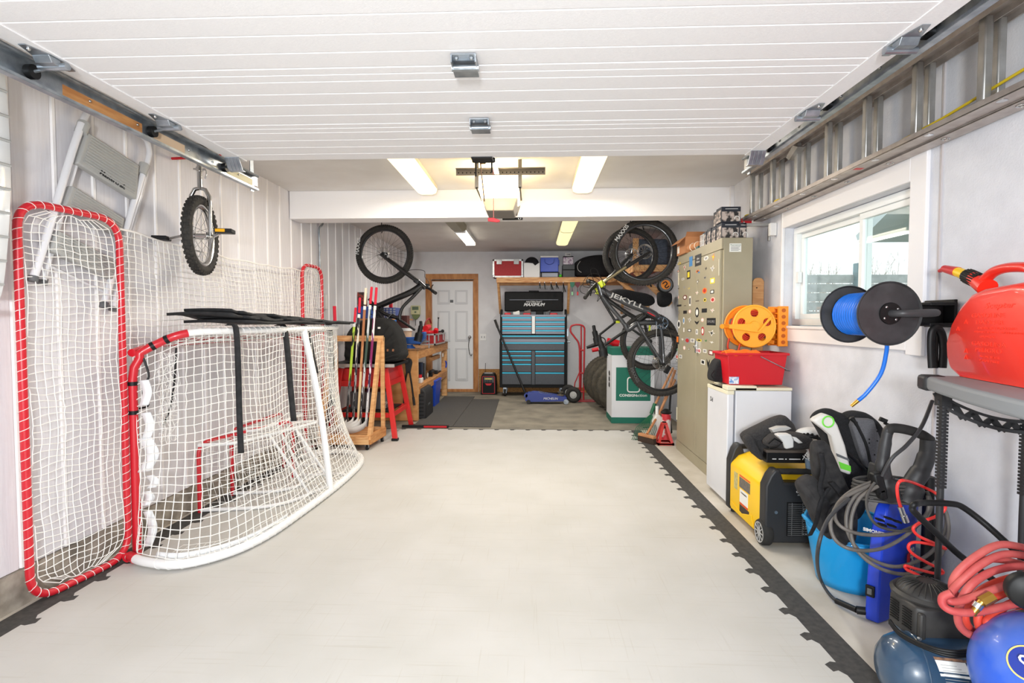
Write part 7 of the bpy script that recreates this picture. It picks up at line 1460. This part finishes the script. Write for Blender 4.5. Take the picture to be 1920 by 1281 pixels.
# ================================================================ plastic shelf unit with the gas can
su = thing('plastic_shelf', 'grey and black plastic shelf unit at the right edge carrying the red gas can', 'shelf', (1.5, 1.6, 0))
C0 = U(1727, 703, Z=1.105); Cn = U(1921, 752, Z=1.105); fdir = (Cn-C0).normalized(); ddir = V((-fdir.y, fdir.x, 0)); ddir = ddir if ddir.x > 0 else -ddir
SG = mat('shelf_grey', (134, 138, 142), .55); SB = mat('shelf_black', (36, 36, 38), .5)
LN, DP = .82, .34
def sp(f, d, z): return V((C0.x, C0.y, 0))+fdir*f+ddir*d+V((0, 0, z))
rows = []
ov = [sp(.03, 0, 0), sp(LN*.25, -.012, 0), sp(LN*.5, -.018, 0), sp(LN*.75, -.012, 0), sp(LN-.03, 0, 0), sp(LN, .03, 0), sp(LN, DP-.02, 0), sp(LN-.02, DP, 0), sp(.02, DP, 0), sp(0, DP-.02, 0), sp(0, .03, 0)]
tops = [p+V((0, 0, 1.105)) for p in ov]
G().prism([p+V((0, 0, 1.055)) for p in ov], (0, 0, .05)).build('shelf_board', SG, su, bevel=.012, seg=3)
G().prism([p+V((0, 0, .42)) for p in ov], (0, 0, .03)).build('shelf_board', SB, su, bevel=.008) if False else None
cc = sp(.0, .0, 1.08); G().cbox(cc+fdir*.03+ddir*.025, (.075, .075, .056), (0, 0, math.atan2(fdir.y, fdir.x))).build('corner_cap', SB, su, bevel=.012)
for i, (f, d) in enumerate(((.06, .05), (.06, DP-.05), (LN-.06, .05), (LN-.06, DP-.05))):
    p = sp(f, d, 0)
    po = G().cyl((p.x, p.y, .0), (p.x, p.y, .62), .0075, .0115).cyl((p.x, p.y, .62), (p.x, p.y, .72), .0115, .011).cyl((p.x, p.y, .72), (p.x, p.y, 1.055), .0115).build('post', SB, su)
    g = G()
    for k in range(25): g.box((p.x-.0125, p.y-.0125, .70+k*.0125), (p.x+.0125, p.y+.0125, .7085+k*.0125))
    g.box((p.x-.018, p.y-.018, 1.0), (p.x+.018, p.y+.018, 1.055))
    g.build('post_rib', SB, po, smooth=False)
p0, p1 = sp(.06, .05, 0), sp(.06, DP-.05, 0)
def truss(a, b, nm):
    ln = (b-a).length; up = V((0, 0, 1)); g = G(); N = 10; d = (b-a).normalized(); nrm = d.cross(up)*.02
    T = [lerp(a, b, i/N)+up*1.055 for i in range(N+1)]; Bt = [lerp(a, b, i/N)+up*(1.055-.045-.095*math.sin(PI*.56*i/N)**.8) for i in range(N+1)]; M_ = [p+up*.036 for p in Bt]
    for i in range(N): g.prism([Bt[i], Bt[i+1], Bt[i+1]+up*.012, Bt[i]+up*.012], nrm); g.prism([M_[i]-up*.0, M_[i+1], M_[i+1]+up*.01, M_[i]+up*.01], nrm)
    for i in range(N): g.bar(Bt[i] if i % 2 else M_[i], M_[i+1] if i % 2 else Bt[i+1], .02, .006, nrm)
    g.build(nm, SB, su, smooth=False)
truss(sp(.05, .03, 0), sp(.05, DP-.03, 0), 'side_apron')
bh = thing('black_clamp_handle', 'black ribbed strap handle hanging on the wall behind the gas can', 'strap', (1.80, 2.3, 1.2))
pp = [U(x, y, Y=2.36) for x, y in ((1748, 690), (1746, 650), (1748, 622), (1757, 616), (1766, 628), (1769, 655), (1767, 690))]
G().tube(smooth_path(pp, 5), .012, 10, flat=(1, 1.4)).build('handle', BLACK, bh); G().tube([U(1751, 625, Y=2.38), U(1750, 690, Y=2.38)], .017, 8).build('ribbed_grip', BRUB, bh)
# gas can
gcn = thing('gas_can', 'red plastic gasoline can with yellow and red spout on the grey shelf', 'gas can', (1.4, 1.5, 1.106))
GR = mat('can_red', (238, 44, 26), .38, coat=.25)
G0 = U(1790, 704, Z=1.1065); G1 = U(1920, 728, Z=1.1065); gd_ = (G1-G0).normalized(); gn_ = V((-gd_.y, gd_.x, 0)); gn_ = gn_ if gn_.x > 0 else -gn_
zbot = 1.1065
def gq(x, y, d=0):
    "point under a photo pixel on the can's side plane pushed in by d"
    r = FW + RT*((x-960)/F) + UP*((640.5-y)/F); o_ = V((0, 0, CAMH)); return o_+r*((G0+gn_*d-o_).dot(gn_)/r.dot(gn_))
out = [(1792, 704), (1776, 690), (1769, 665), (1768, 640), (1778, 605), (1796, 572), (1815, 551), (1840, 540), (1900, 529), (1932, 530), (1950, 552), (1958, 600), (1958, 690), (1952, 724), (1940, 731)]
P_ = [gq(x, y) for x, y in out]
for p in P_: p.z = max(p.z, zbot)
P_[0].z = P_[-1].z = zbot
cm = sum(P_, V((0, 0, 0)))/len(P_)
rows = []
for dy, s_ in ((0, .90), (.012, .97), (.035, 1.0), (.185, 1.0), (.208, .97), (.22, .88)):
    rr = []
    for p in P_:
        q_ = cm+(p-cm)*s_; q_.z = zbot+(p.z-zbot)*(1 if p.z < zbot+.01 else (.5+.5*s_)); rr.append(q_+gn_*dy)
    rows.append(rr+[rr[0]])
g = G().sheet(rows); n = len(P_); g.f.append(list(range(n))); g.f.append([(n+1)*5+n-1-i for i in range(n)]); g.build('tank', GR, gcn, bevel=.012, seg=3)
G().tube(smooth_path([gq(1836, 540, .10), gq(1848, 524, .10), gq(1864, 510, .10), gq(1885, 503, .10), gq(1910, 501, .10), gq(1932, 504, .10), gq(1944, 520, .10), gq(1948, 545, .10)], 6), .017, 12, flat=(1.2, 1)).build('carry_handle', GR, gcn)
G().cyl(gq(1852, 540, .10), gq(1826, 522, .10), .032, .026).build('neck', GR, gcn); G().cyl(gq(1838, 528, .10), gq(1814, 517, .10), .026, n=22).build('cap', BLACK, gcn)
g = G()
ax_ = (gq(1814, 517, .10)-gq(1838, 528, .10)).normalized(); xx, yy, _ = frame_z(ax_)
for i in range(18):
    a = 2*PI*i/18; o_ = (xx*math.cos(a)+yy*math.sin(a))*.0262; g.cyl(gq(1837, 527.6, .10)+o_, gq(1815, 517.5, .10)+o_, .003, n=5)
g.build('cap_ridge', BLACK, gcn)
G().cyl(gq(1817, 518.5, .10), gq(1793, 509, .10), .019).build('yellow_collar', mat('spout_yellow', (250, 204, 20), .4), gcn); G().cyl(gq(1796, 510, .10), gq(1771, 504, .10), .020, .015).cyl(gq(1772, 504, .10), gq(1762, 508, .10), .012, .008).build('spout', REDP, gcn)
GE = mat('can_red_emboss', (244, 66, 46), .4)
for s_, x, y, sz, sx in (('GASOLINE', 1851, 592, .021, 1.9), ('DANGER', 1854, 605, .020, 1.9), ('EXTREMELY FLAMMABLE', 1868, 616, .010, 1.9), ('VAPORS CAN EXPLODE - CONTENTS HARMFUL', 1872, 624, .008, 1.6), ('OR FATAL', 1851, 632, .010, 1.9), ('GASOLINA', 1852, 646, .021, 1.9), ('PELIGRO', 1852, 658, .020, 1.9), ('SUMAMENTE', 1854, 670, .010, 1.9), ('INFLAMABLE', 1854, 678, .010, 1.9)):
    text(s_, sz, GE, gcn, face(gq(x, y, -.0008), gd_, (0, 0, 1)), 'embossed_lettering', depth=.0006, sx=sx)
text('Scepter', .028, GE, gcn, face(gq(1872, 573, -.0008), gd_, (0, 0, 1)), 'embossed_lettering', shear=.3, sx=1.8)
for x, y in ((1811, 604), (1796, 617), (1811, 658), (1811, 670)): p = gq(x, y, -.0005); G().tube([p-gd_*.010-V((0, 0, .006)), p+gd_*.010-V((0, 0, .006)), p+V((0, 0, .008))], .001, 4, True).build('embossed_triangle', GE, gcn)
# ================================================================ compressor
ac = thing('air_compressor', 'dark blue air compressor with black motor cover and tube handle, bottom right', 'air compressor', (1.35, 1.8, 0))
TK = mat('tank_navy', (44, 72, 98), .3, coat=.5, c2=(36, 62, 86), scale=10)
A0 = V((1.255, 1.80, .135)); td = V((1, -.16, 0)).normalized(); R_ = .118
G().lathe(A0-td*.085, td, [(0, 0), (.04, .004), (.075, .018), (.10, .042), (.113, .07), (R_, .10), (R_, .34), (.113, .37), (.10, .398), (.075, .42), (0, .44)], 44).build('tank', TK, ac)
G().ring(A0+td*.018, td, R_+.0005, .0025, 44, 6).build('weld_seam', TK, ac)
for f in (.06, .27): 
    for s in (-1, 1): p = A0+td*f+V((0, s*.085, 0)); G().box((p.x-.02, p.y-.012, 0), (p.x+.02, p.y+.012, .07)).build('foot', BLACK, ac, bevel=.004)
# wrapped label on the tank
def tlabel(f0, f1, a0, a1, m, nm, off=.001):
    x, y, d = frame_z(td); rows = [[A0+td*(f0+(f1-f0)*i/3)+(V((0, -1, 0))*math.cos(a)+V((0, 0, 1))*math.sin(a))*(R_+off) for a in [a0+(a1-a0)*j/8 for j in range(9)]] for i in range(4)]
    return G().sheet(rows).build(nm, m, ac)
tlabel(.03, .115, .15, .85, PAPER, 'paper_label'); tlabel(.117, .19, .15, .85, mat('label_navy', (24, 34, 52), .5), 'dark_label'); tlabel(.192, .28, .15, .85, PAPER, 'paper_label'); tlabel(.03, .28, .86, .93, mat('label_beige', (200, 150, 110), .5, c2=(40, 40, 50), scale=30), 'label_strip'); tlabel(.10, .28, .06, .14, mat('label_orange', (226, 84, 30), .5), 'label_strip')
gt = G()
for k in range(9):
    a = .22+k*.065; p = A0+td*.04+(V((0, -1, 0))*math.cos(a)+V((0, 0, 1))*math.sin(a))*(R_+.0018); q2 = A0+td*(.105-.01*(k % 3))+(V((0, -1, 0))*math.cos(a)+V((0, 0, 1))*math.sin(a))*(R_+.0018); gt.tube([p, q2], .0008, 4)
    p = A0+td*.125+(V((0, -1, 0))*math.cos(a)+V((0, 0, 1))*math.sin(a))*(R_+.0022); q2 = A0+td*(.178-.01*(k % 2))+(V((0, -1, 0))*math.cos(a)+V((0, 0, 1))*math.sin(a))*(R_+.0022); gt.tube([p, q2], .0008, 4)
gt.build('label_print', LGREY, ac)
zb7, zt7 = .235, .345
F0, F1, B0 = U(1721, 1206, Z=zb7), U(1836, 1208, Z=zb7), U(1659, 1158, Z=zb7)
B1 = B0+(F1-F0)
MC = mat('motor_cover', (40, 39, 38), .5, c2=(52, 50, 48), scale=20, bump=.1)
cq = cham([B0, F0, F1, B1], .12)
up = V((0, 0, 1)); cen_ = (B0+F1)/2
rows = []
for z, s in ((0, 1.0), (.02, 1.0), (.10, .985), (.112, .95)): rows.append([V((cen_.x+(p.x-cen_.x)*s, cen_.y+(p.y-cen_.y)*s, zb7+z)) for p in cq])
g = G().sheet([r+[r[0]] for r in rows]); g.f.append(list(range(8))); g.f.append([27+i for i in range(8)]); g.build('motor_cover', MC, ac, bevel=.006)
G().box((cen_.x-.09, cen_.y-.05, .20), (cen_.x+.09, cen_.y+.05, zb7+.002)).build('mount_plate', TK, ac)
dc = U(1738, 1108, Z=.36); 
G().lathe((dc.x, dc.y, zt7-.004), up, [(.105, 0), (.108, .012), (.098, .022), (.09, .016), (.088, .022), (.07, .040), (.04, .052), (.02, .056), (0, .056)], 40).build('fan_dome', MC, ac)
g = G()
for i in range(28):
    a = 2*PI*i/28; g.tube([V((dc.x+r*math.cos(a), dc.y+r*math.sin(a), zt7+h)) for r, h in ((.03, .052), (.05, .046), (.07, .037), (.085, .020))], .0018, 4)
g.build('dome_rib', MC, ac)
ld_ = (B0-F0).normalized(); ln_ = V((-abs(ld_.y), -abs(ld_.x), 0)); ln_ = ld_.cross(up); ln_ = ln_ if ln_.x < 0 else -ln_
g = G()
for blk in (.18, .55):
    for i in range(8): c = lerp(F0, B0, blk+.13)+up*(.028+i*.009)+ln_*.003; g.cbox(c, ((F0-B0).length*.26, .003, .0035), (0, 0, math.atan2(ld_.y, ld_.x)))
g.build('side_louvre', DBLACK, ac)
G().cbox(F0+up*.05+(F1-F0)*.05, (.02, .02, .10)).build('corner_pillar', MC, ac, bevel=.006)
G().cyl(F0+up*.02+V((-.004, -.006, 0)), F0+up*.02+V((-.002, -.014, 0)), .006, n=10).build('screw', STEEL, ac)
hb = lambda x, y, Y=1.85: U(x, y, Y=Y)
G().tube(smooth_path([hb(1868, 1092, 1.78), hb(1800, 1042), hb(1760, 1004), hb(1716, 962), hb(1711, 952), hb(1716, 945), hb(1735, 943, 1.9), hb(1785, 945, 1.9), hb(1808, 953, 1.9), hb(1850, 985, 1.87), hb(1900, 1030, 1.8), hb(1935, 1060, 1.78)], 5), .0105, 10).build('tube_handle', BLACK, ac)
for o_ in (0, .006, .012): G().tube(smooth_path([U(1668, 1163+o_*400, Y=1.84), U(1690, 1188+o_*400, Y=1.79), U(1740, 1212+o_*500, Y=1.70), U(1790, 1222+o_*800, Y=1.66), U(1840, 1216+o_*700, Y=1.66)], 6), .005, 8).build('power_cord', BLACK, ac)
# quick coupler and thin red coiled hose
ch = thing('red_coil_hose', 'thin bright red coiled air hose with steel coupler draped over the pressure washer', 'hose', tuple(w(1700, 1000, -.2)))
RH = mat('hose_bright_red', (232, 52, 48), .4)
wv = lambda x, y, d=-.2: U(x, y, Y=YW+d)
G().tube(smooth_path([wv(1690, 955), wv(1684, 935), wv(1682, 915), wv(1686, 904), wv(1694, 901), wv(1712, 905, -.1), wv(1735, 915, -.05), wv(1756, 926), wv(1770, 942), wv(1771, 956), wv(1756, 968), wv(1738, 975), wv(1722, 982), wv(1712, 992), wv(1722, 1005), wv(1745, 1016), wv(1768, 1026), wv(1772, 1029), wv(1750, 1022), wv(1720, 1017), wv(1706, 1020), wv(1704, 1030), wv(1716, 1042), wv(1740, 1056), wv(1764, 1068), wv(1767, 1075), wv(1750, 1075), wv(1715, 1066), wv(1698, 1061), wv(1700, 1068), wv(1720, 1078, -.25), wv(1740, 1090, -.35)], 5), .0058, 8).build('hose', RH, ch)
G().cyl(wv(1688, 950), wv(1694, 966), .010, .0095).cyl(wv(1694, 966), wv(1699, 979), .0115).build('coupler', CHROME, ch)
# ================================================================ bright blue portable tank with the red hose
at_ = thing('blue_air_tank', 'round bright blue portable air tank at the bottom right corner', 'air tank', (1.62, 1.6, 0))
BT = mat('tank_bright_blue', (36, 84, 190), .35, c2=(96, 122, 186), scale=5, detail=8, lo=.5, hi=.75, coat=.2)
bc_ = U(1966, 1272, Y=1.46)
G().sph(bc_, .176, 40, 24, (1, .9, .95)).build('tank', BT, at_)
for s in (-1, 1): G().tube(smooth_path([bc_+V((s*.1, -.05, -.12)), V((bc_.x+s*.14, bc_.y-.05, .012)), V((bc_.x+s*.14, bc_.y+.08, .012)), bc_+V((s*.1, .08, -.12))]), .011, 8).build('leg', BLACK, at_)
ld_p = U(1925, 1243, Y=1.38); nrm = (ld_p-bc_).normalized(); cb_ = bc_+nrm*.168
t_o = G().cyl(cb_-nrm*.004, cb_+nrm*.0035, .042, n=36).build('round_badge', mat('badge_gold', (226, 196, 110), .4), at_); G().cyl(cb_-nrm*.004, cb_+nrm*.0045, .038, n=36).build('badge_face', mat('badge_navy', (20, 46, 140), .4), t_o)
xx, yy, zz = frame_z(nrm)
M_ = face(cb_+nrm*.006, (1, 0, 0), (0, 0, 1)); text('Q', .03, WHITEP, t_o, face(cb_+nrm*.0055+V((-.008, 0, .008)), V((0, 0, 1)).cross(nrm)*-1 if V((0, 0, 1)).cross(nrm).x < 0 else V((0, 0, 1)).cross(nrm), (0, 0, 1)), bold=.001)
rx = V((0, 0, 1)).cross(nrm); G().prism([cb_+nrm*.005+rx*a+V((0, 0, 1)).cross(rx).normalized()*0+V((0, 0, b)) for a, b in ((-.03, -.004), (-.005, -.018), (.012, -.006), (-.008, -.004))], nrm*.0008).build('badge_flash', mat('spout_yellow', (250, 204, 20), .4), t_o)
G().tube(smooth_path([U(1842, 1232, Y=1.58), U(1838, 1205, Y=1.58), U(1848, 1178, Y=1.56), U(1880, 1162, Y=1.54), U(1930, 1150, Y=1.5)], 6), .0115, 10).build('black_hose', MATS['hose_black'], at_)
rh = thing('red_hose_coil', 'thick faded red air hose coiled in a bundle at the right edge above the compressor', 'hose', tuple(U(1860, 1120, Y=1.62)))
RD = mat('hose_faded_red', (172, 58, 60), .6, c2=(188, 92, 86), scale=12, detail=6, bump=.15, bscale=60)
RD2 = mat('hose_orange_red', (206, 66, 50), .5)
for i, (pts, Y, m_) in enumerate((
 ([(1960, 1040), (1915, 1026), (1872, 1022), (1832, 1042), (1797, 1072), (1785, 1098), (1795, 1118), (1812, 1120)], 1.60, RD),
 ([(1960, 1052), (1920, 1042), (1880, 1040), (1840, 1058), (1806, 1086), (1786, 1108), (1788, 1118)], 1.585, RD),
 ([(1960, 1064), (1910, 1062), (1860, 1072), (1822, 1096), (1802, 1128), (1796, 1160), (1806, 1182), (1830, 1194), (1852, 1190)], 1.56, RD),
 ([(1960, 1082), (1905, 1092), (1856, 1108), (1806, 1126), (1782, 1128), (1776, 1120), (1782, 1112)], 1.53, RD),
 ([(1785, 1112), (1768, 1120), (1769, 1136), (1790, 1147), (1830, 1148), (1880, 1138), (1960, 1120)], 1.51, RD),
 ([(1960, 1070), (1880, 1088), (1836, 1110), (1812, 1142), (1812, 1168), (1828, 1184), (1850, 1180)], 1.60, RD2),
 ([(1960, 1100), (1900, 1108), (1860, 1124), (1836, 1150), (1836, 1176), (1852, 1188), (1890, 1180), (1960, 1158)], 1.57, RD2),
 ([(1960, 1118), (1900, 1130), (1870, 1148), (1850, 1166), (1862, 1176), (1900, 1166), (1960, 1146)], 1.55, RD2),
 ([(1960, 1140), (1900, 1152), (1866, 1168), (1860, 1184), (1880, 1190), (1960, 1172)], 1.56, RD2),
 ([(1812, 1068), (1840, 1052), (1880, 1050), (1960, 1070)], 1.62, RD))):
    G().tube(smooth_path([U(x, y, Y=Y+.01*math.sin(k*1.3)) for k, (x, y) in enumerate(pts)], 6), .0105, 10).build('hose_loop', m_, rh)
G().cyl(U(1862, 1118, Y=1.50), U(1840, 1130, Y=1.50), .014, n=6).cyl(U(1842, 1128, Y=1.50), U(1822, 1152, Y=1.50), .010, n=12).build('brass_fitting', MATS['brass'], rh); G().cyl(U(1836, 1132, Y=1.498), U(1830, 1140, Y=1.498), .0125, n=12).build('steel_collar', CHROME, rh)
rd = thing('round_black_knob', 'round black plastic disc at the right edge beside the red hose bundle', 'knob', tuple(U(1922, 1110, Y=1.45))); c = U(1926, 1108, Y=1.44); G().lathe(c, (-.45, -1, .1), [(0, .02), (.04, .02), (.047, .012), (.047, -.01), (0, -.01)], 32).build('disc', BLACK, rd)
# ================================================================ outdoors seen through the window
t = thing('neighbour_house', 'white sided neighbouring house with sloping roof seen through the right window pane', 'house', (5.5, 4.5, 0))
side = mat('house_siding', (226, 232, 236), .6)
G().box((4.6, 1.2, -.12), (7.5, 6.7, 2.45)).prism([(4.6, 6.7, 2.45), (4.6, 3.5, 3.95), (4.6, 1.2, 3.95), (4.6, 1.2, 2.45)], (2.9, 0, 0)).build('wall', side, t, smooth=False)
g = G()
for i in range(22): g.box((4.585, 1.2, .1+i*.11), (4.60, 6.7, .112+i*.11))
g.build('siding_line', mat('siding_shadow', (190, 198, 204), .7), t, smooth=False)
G().prism([(4.3, 7.3, 2.34), (4.3, 3.5, 4.12), (4.3, 3.5, 4.26), (4.3, 7.35, 2.44)], (3.4, 0, 0)).build('roof', mat('roof_grey', (196, 206, 206), .8), t, smooth=False)
t = thing('wooden_fence', 'grey weathered board fence outside the window', 'fence', (6, 9, 0))
fm = mat('fence_wood', (186, 190, 190), .9, c2=(166, 170, 170), scale=9)
g = G(); 
for i in range(12): g.box((3.6, 9.6, .2+i*.16), (9.4, 9.63, .345+i*.16))
g.build('boards', fm, t, smooth=False)
for x in (3.9, 5.6, 7.4, 9.0): G().box((x, 9.5, -.12), (x+.13, 9.63, 2.3)).build('post', mat('fence_post', (130, 150, 156), .8), t, smooth=False)
twig = mat('twig', (196, 188, 182), .9)
def bush(x, y, h, label, n=26):
    g = G(); q = random.Random(int(x*10))
    def br(p, d, l, r, k):
        e = p+d*l; g.tube([p, lerp(p, e, .5)+V((q.uniform(-1, 1), q.uniform(-1, 1), 0))*l*.06, e], r, 4)
        if k: 
            for _ in range(3): br(lerp(p, e, q.uniform(.5, 1)), (d+V((q.uniform(-1, 1), q.uniform(-1, 1), q.uniform(-.2, .6)))*.6).normalized(), l*.66, r*.55, k-1)
    for i in range(5): br(V((x+q.uniform(-.3, .3), y+q.uniform(-.3, .3), -.12)), V((q.uniform(-.35, .35), q.uniform(-.35, .35), 1)).normalized(), h*.38, .03, 4)
    t = thing('bare_bush', label, 'bush', (x, y, -.12)); g.build('branches', twig, t, smooth=False)
bush(7.6, 14.5, 3.9, 'leafless bush beyond the fence, seen through the left window pane'); bush(10.2, 15.5, 4.2, 'leafless tree outside in the middle of the window view'); bush(5.6, 13.5, 3.0, 'low bare bush near the left edge of the window view')
struct(G().box((XR+.14, -3, -.2), (40, 40, -.12)).build('ground', mat('lawn', (150, 148, 120), .9, c2=(120, 122, 96), scale=2), smooth=False))
struct(G().box((-6, -8, -.14), (40, -3, -.125)).build('driveway', mat('gravel', (190, 186, 180), .9, c2=(160, 156, 150), scale=6), smooth=False))
# ================================================================ light, camera, render look
sc = bpy.context.scene
w = bpy.data.worlds.new('World'); sc.world = w; w.use_nodes = True
bg_ = w.node_tree.nodes['Background']; bg_.inputs[0].default_value = (.93, .97, 1, 1); bg_.inputs[1].default_value = 2.0
def area(name, loc, target, sx, sy, power, c=(1, 1, 1)):
    l = bpy.data.lights.new(name, 'AREA'); l.shape = 'RECTANGLE'; l.size = sx; l.size_y = sy; l.energy = power; l.color = c
    o = bpy.data.objects.new(name, l); col.objects.link(o); o.location = loc
    o.rotation_euler = (V(target)-V(loc)).to_track_quat('-Z', 'Y').to_euler(); return o
area('flash', (-.12, -1.1, 1.46), (-.2, 5, 1.45), .34, .26, 106, (.94, .975, 1))
area('daylight', (-.2, -.5, 1.5), (-.2, 3.5, .8), 2.4, 1.6, 8, (.95, .98, 1))
for x, y, e in ((-.98, 4.33, 24), (.445, 4.33, 24), (.445, 6.55, 14), (.445, 7.75, 14), (-.97, 7.66, 22)):
    o = area('fluorescent_light', (x, y, ZC-.10), (x, y, 0), .16, 1.1, e, (1, .96, .89))
pl = bpy.data.lights.new('opener_bulb', 'POINT'); pl.energy = 11; pl.color = (1, .8, .5); pl.shadow_soft_size = .08
o = bpy.data.objects.new('opener_bulb', pl); col.objects.link(o); o.location = (-.28, 4.2, 2.36)
cam = bpy.data.cameras.new('camera'); cam.sensor_width = 36; cam.lens = F*36/1920; cam.clip_start = .05
co = bpy.data.objects.new('camera', cam); col.objects.link(co); co.location = (0, 0, CAMH)
co.rotation_euler = Matrix((RT, UP, -FW)).transposed().to_euler()
sc.camera = co
sc.view_settings.view_transform = 'Standard'; sc.view_settings.look = 'None'; sc.view_settings.exposure = .07; sc.view_settings.gamma = 1; sc.view_settings.use_curve_mapping = False
sc.cycles.max_bounces = 8; sc.cycles.diffuse_bounces = 5; sc.cycles.use_denoising = True

GROUPS = {'ceiling_light': 'fluorescent ceiling lights', 'car_tyre': 'car tyres standing in a row', 'hockey_stick': 'hockey sticks by the goal', 'light_box': 'dark product boxes on the locker', 'ceiling_hook': 'ceiling hooks for the bikes', 'mountain_bike': 'hanging mountain bikes', 'mini_hockey_goal': 'mini goals inside the big goal', 'hanging_keys': 'keys hanging under the shelf', 'garage_door_track': 'garage door tracks', 'upright_case': 'upright cases on the workbench shelf', 'tool_tray': 'red trays in the tool chest top', 'hanging_lanyard': 'lanyards under the shelf', 'bare_bush': 'bare bushes outside', 'hockey_glove': 'hockey gloves on the generator', 'rubber_floor_mat': 'rubber mats at the back', 'wall_shelf': 'pine wall shelves', 'wall_hook': 'red wall hooks'}
for o in bpy.data.objects:
    if o.parent is None and 'label' in o.keys():
        k = o.name.split('.')[0]
        if k in GROUPS: o['group'] = GROUPS[k]
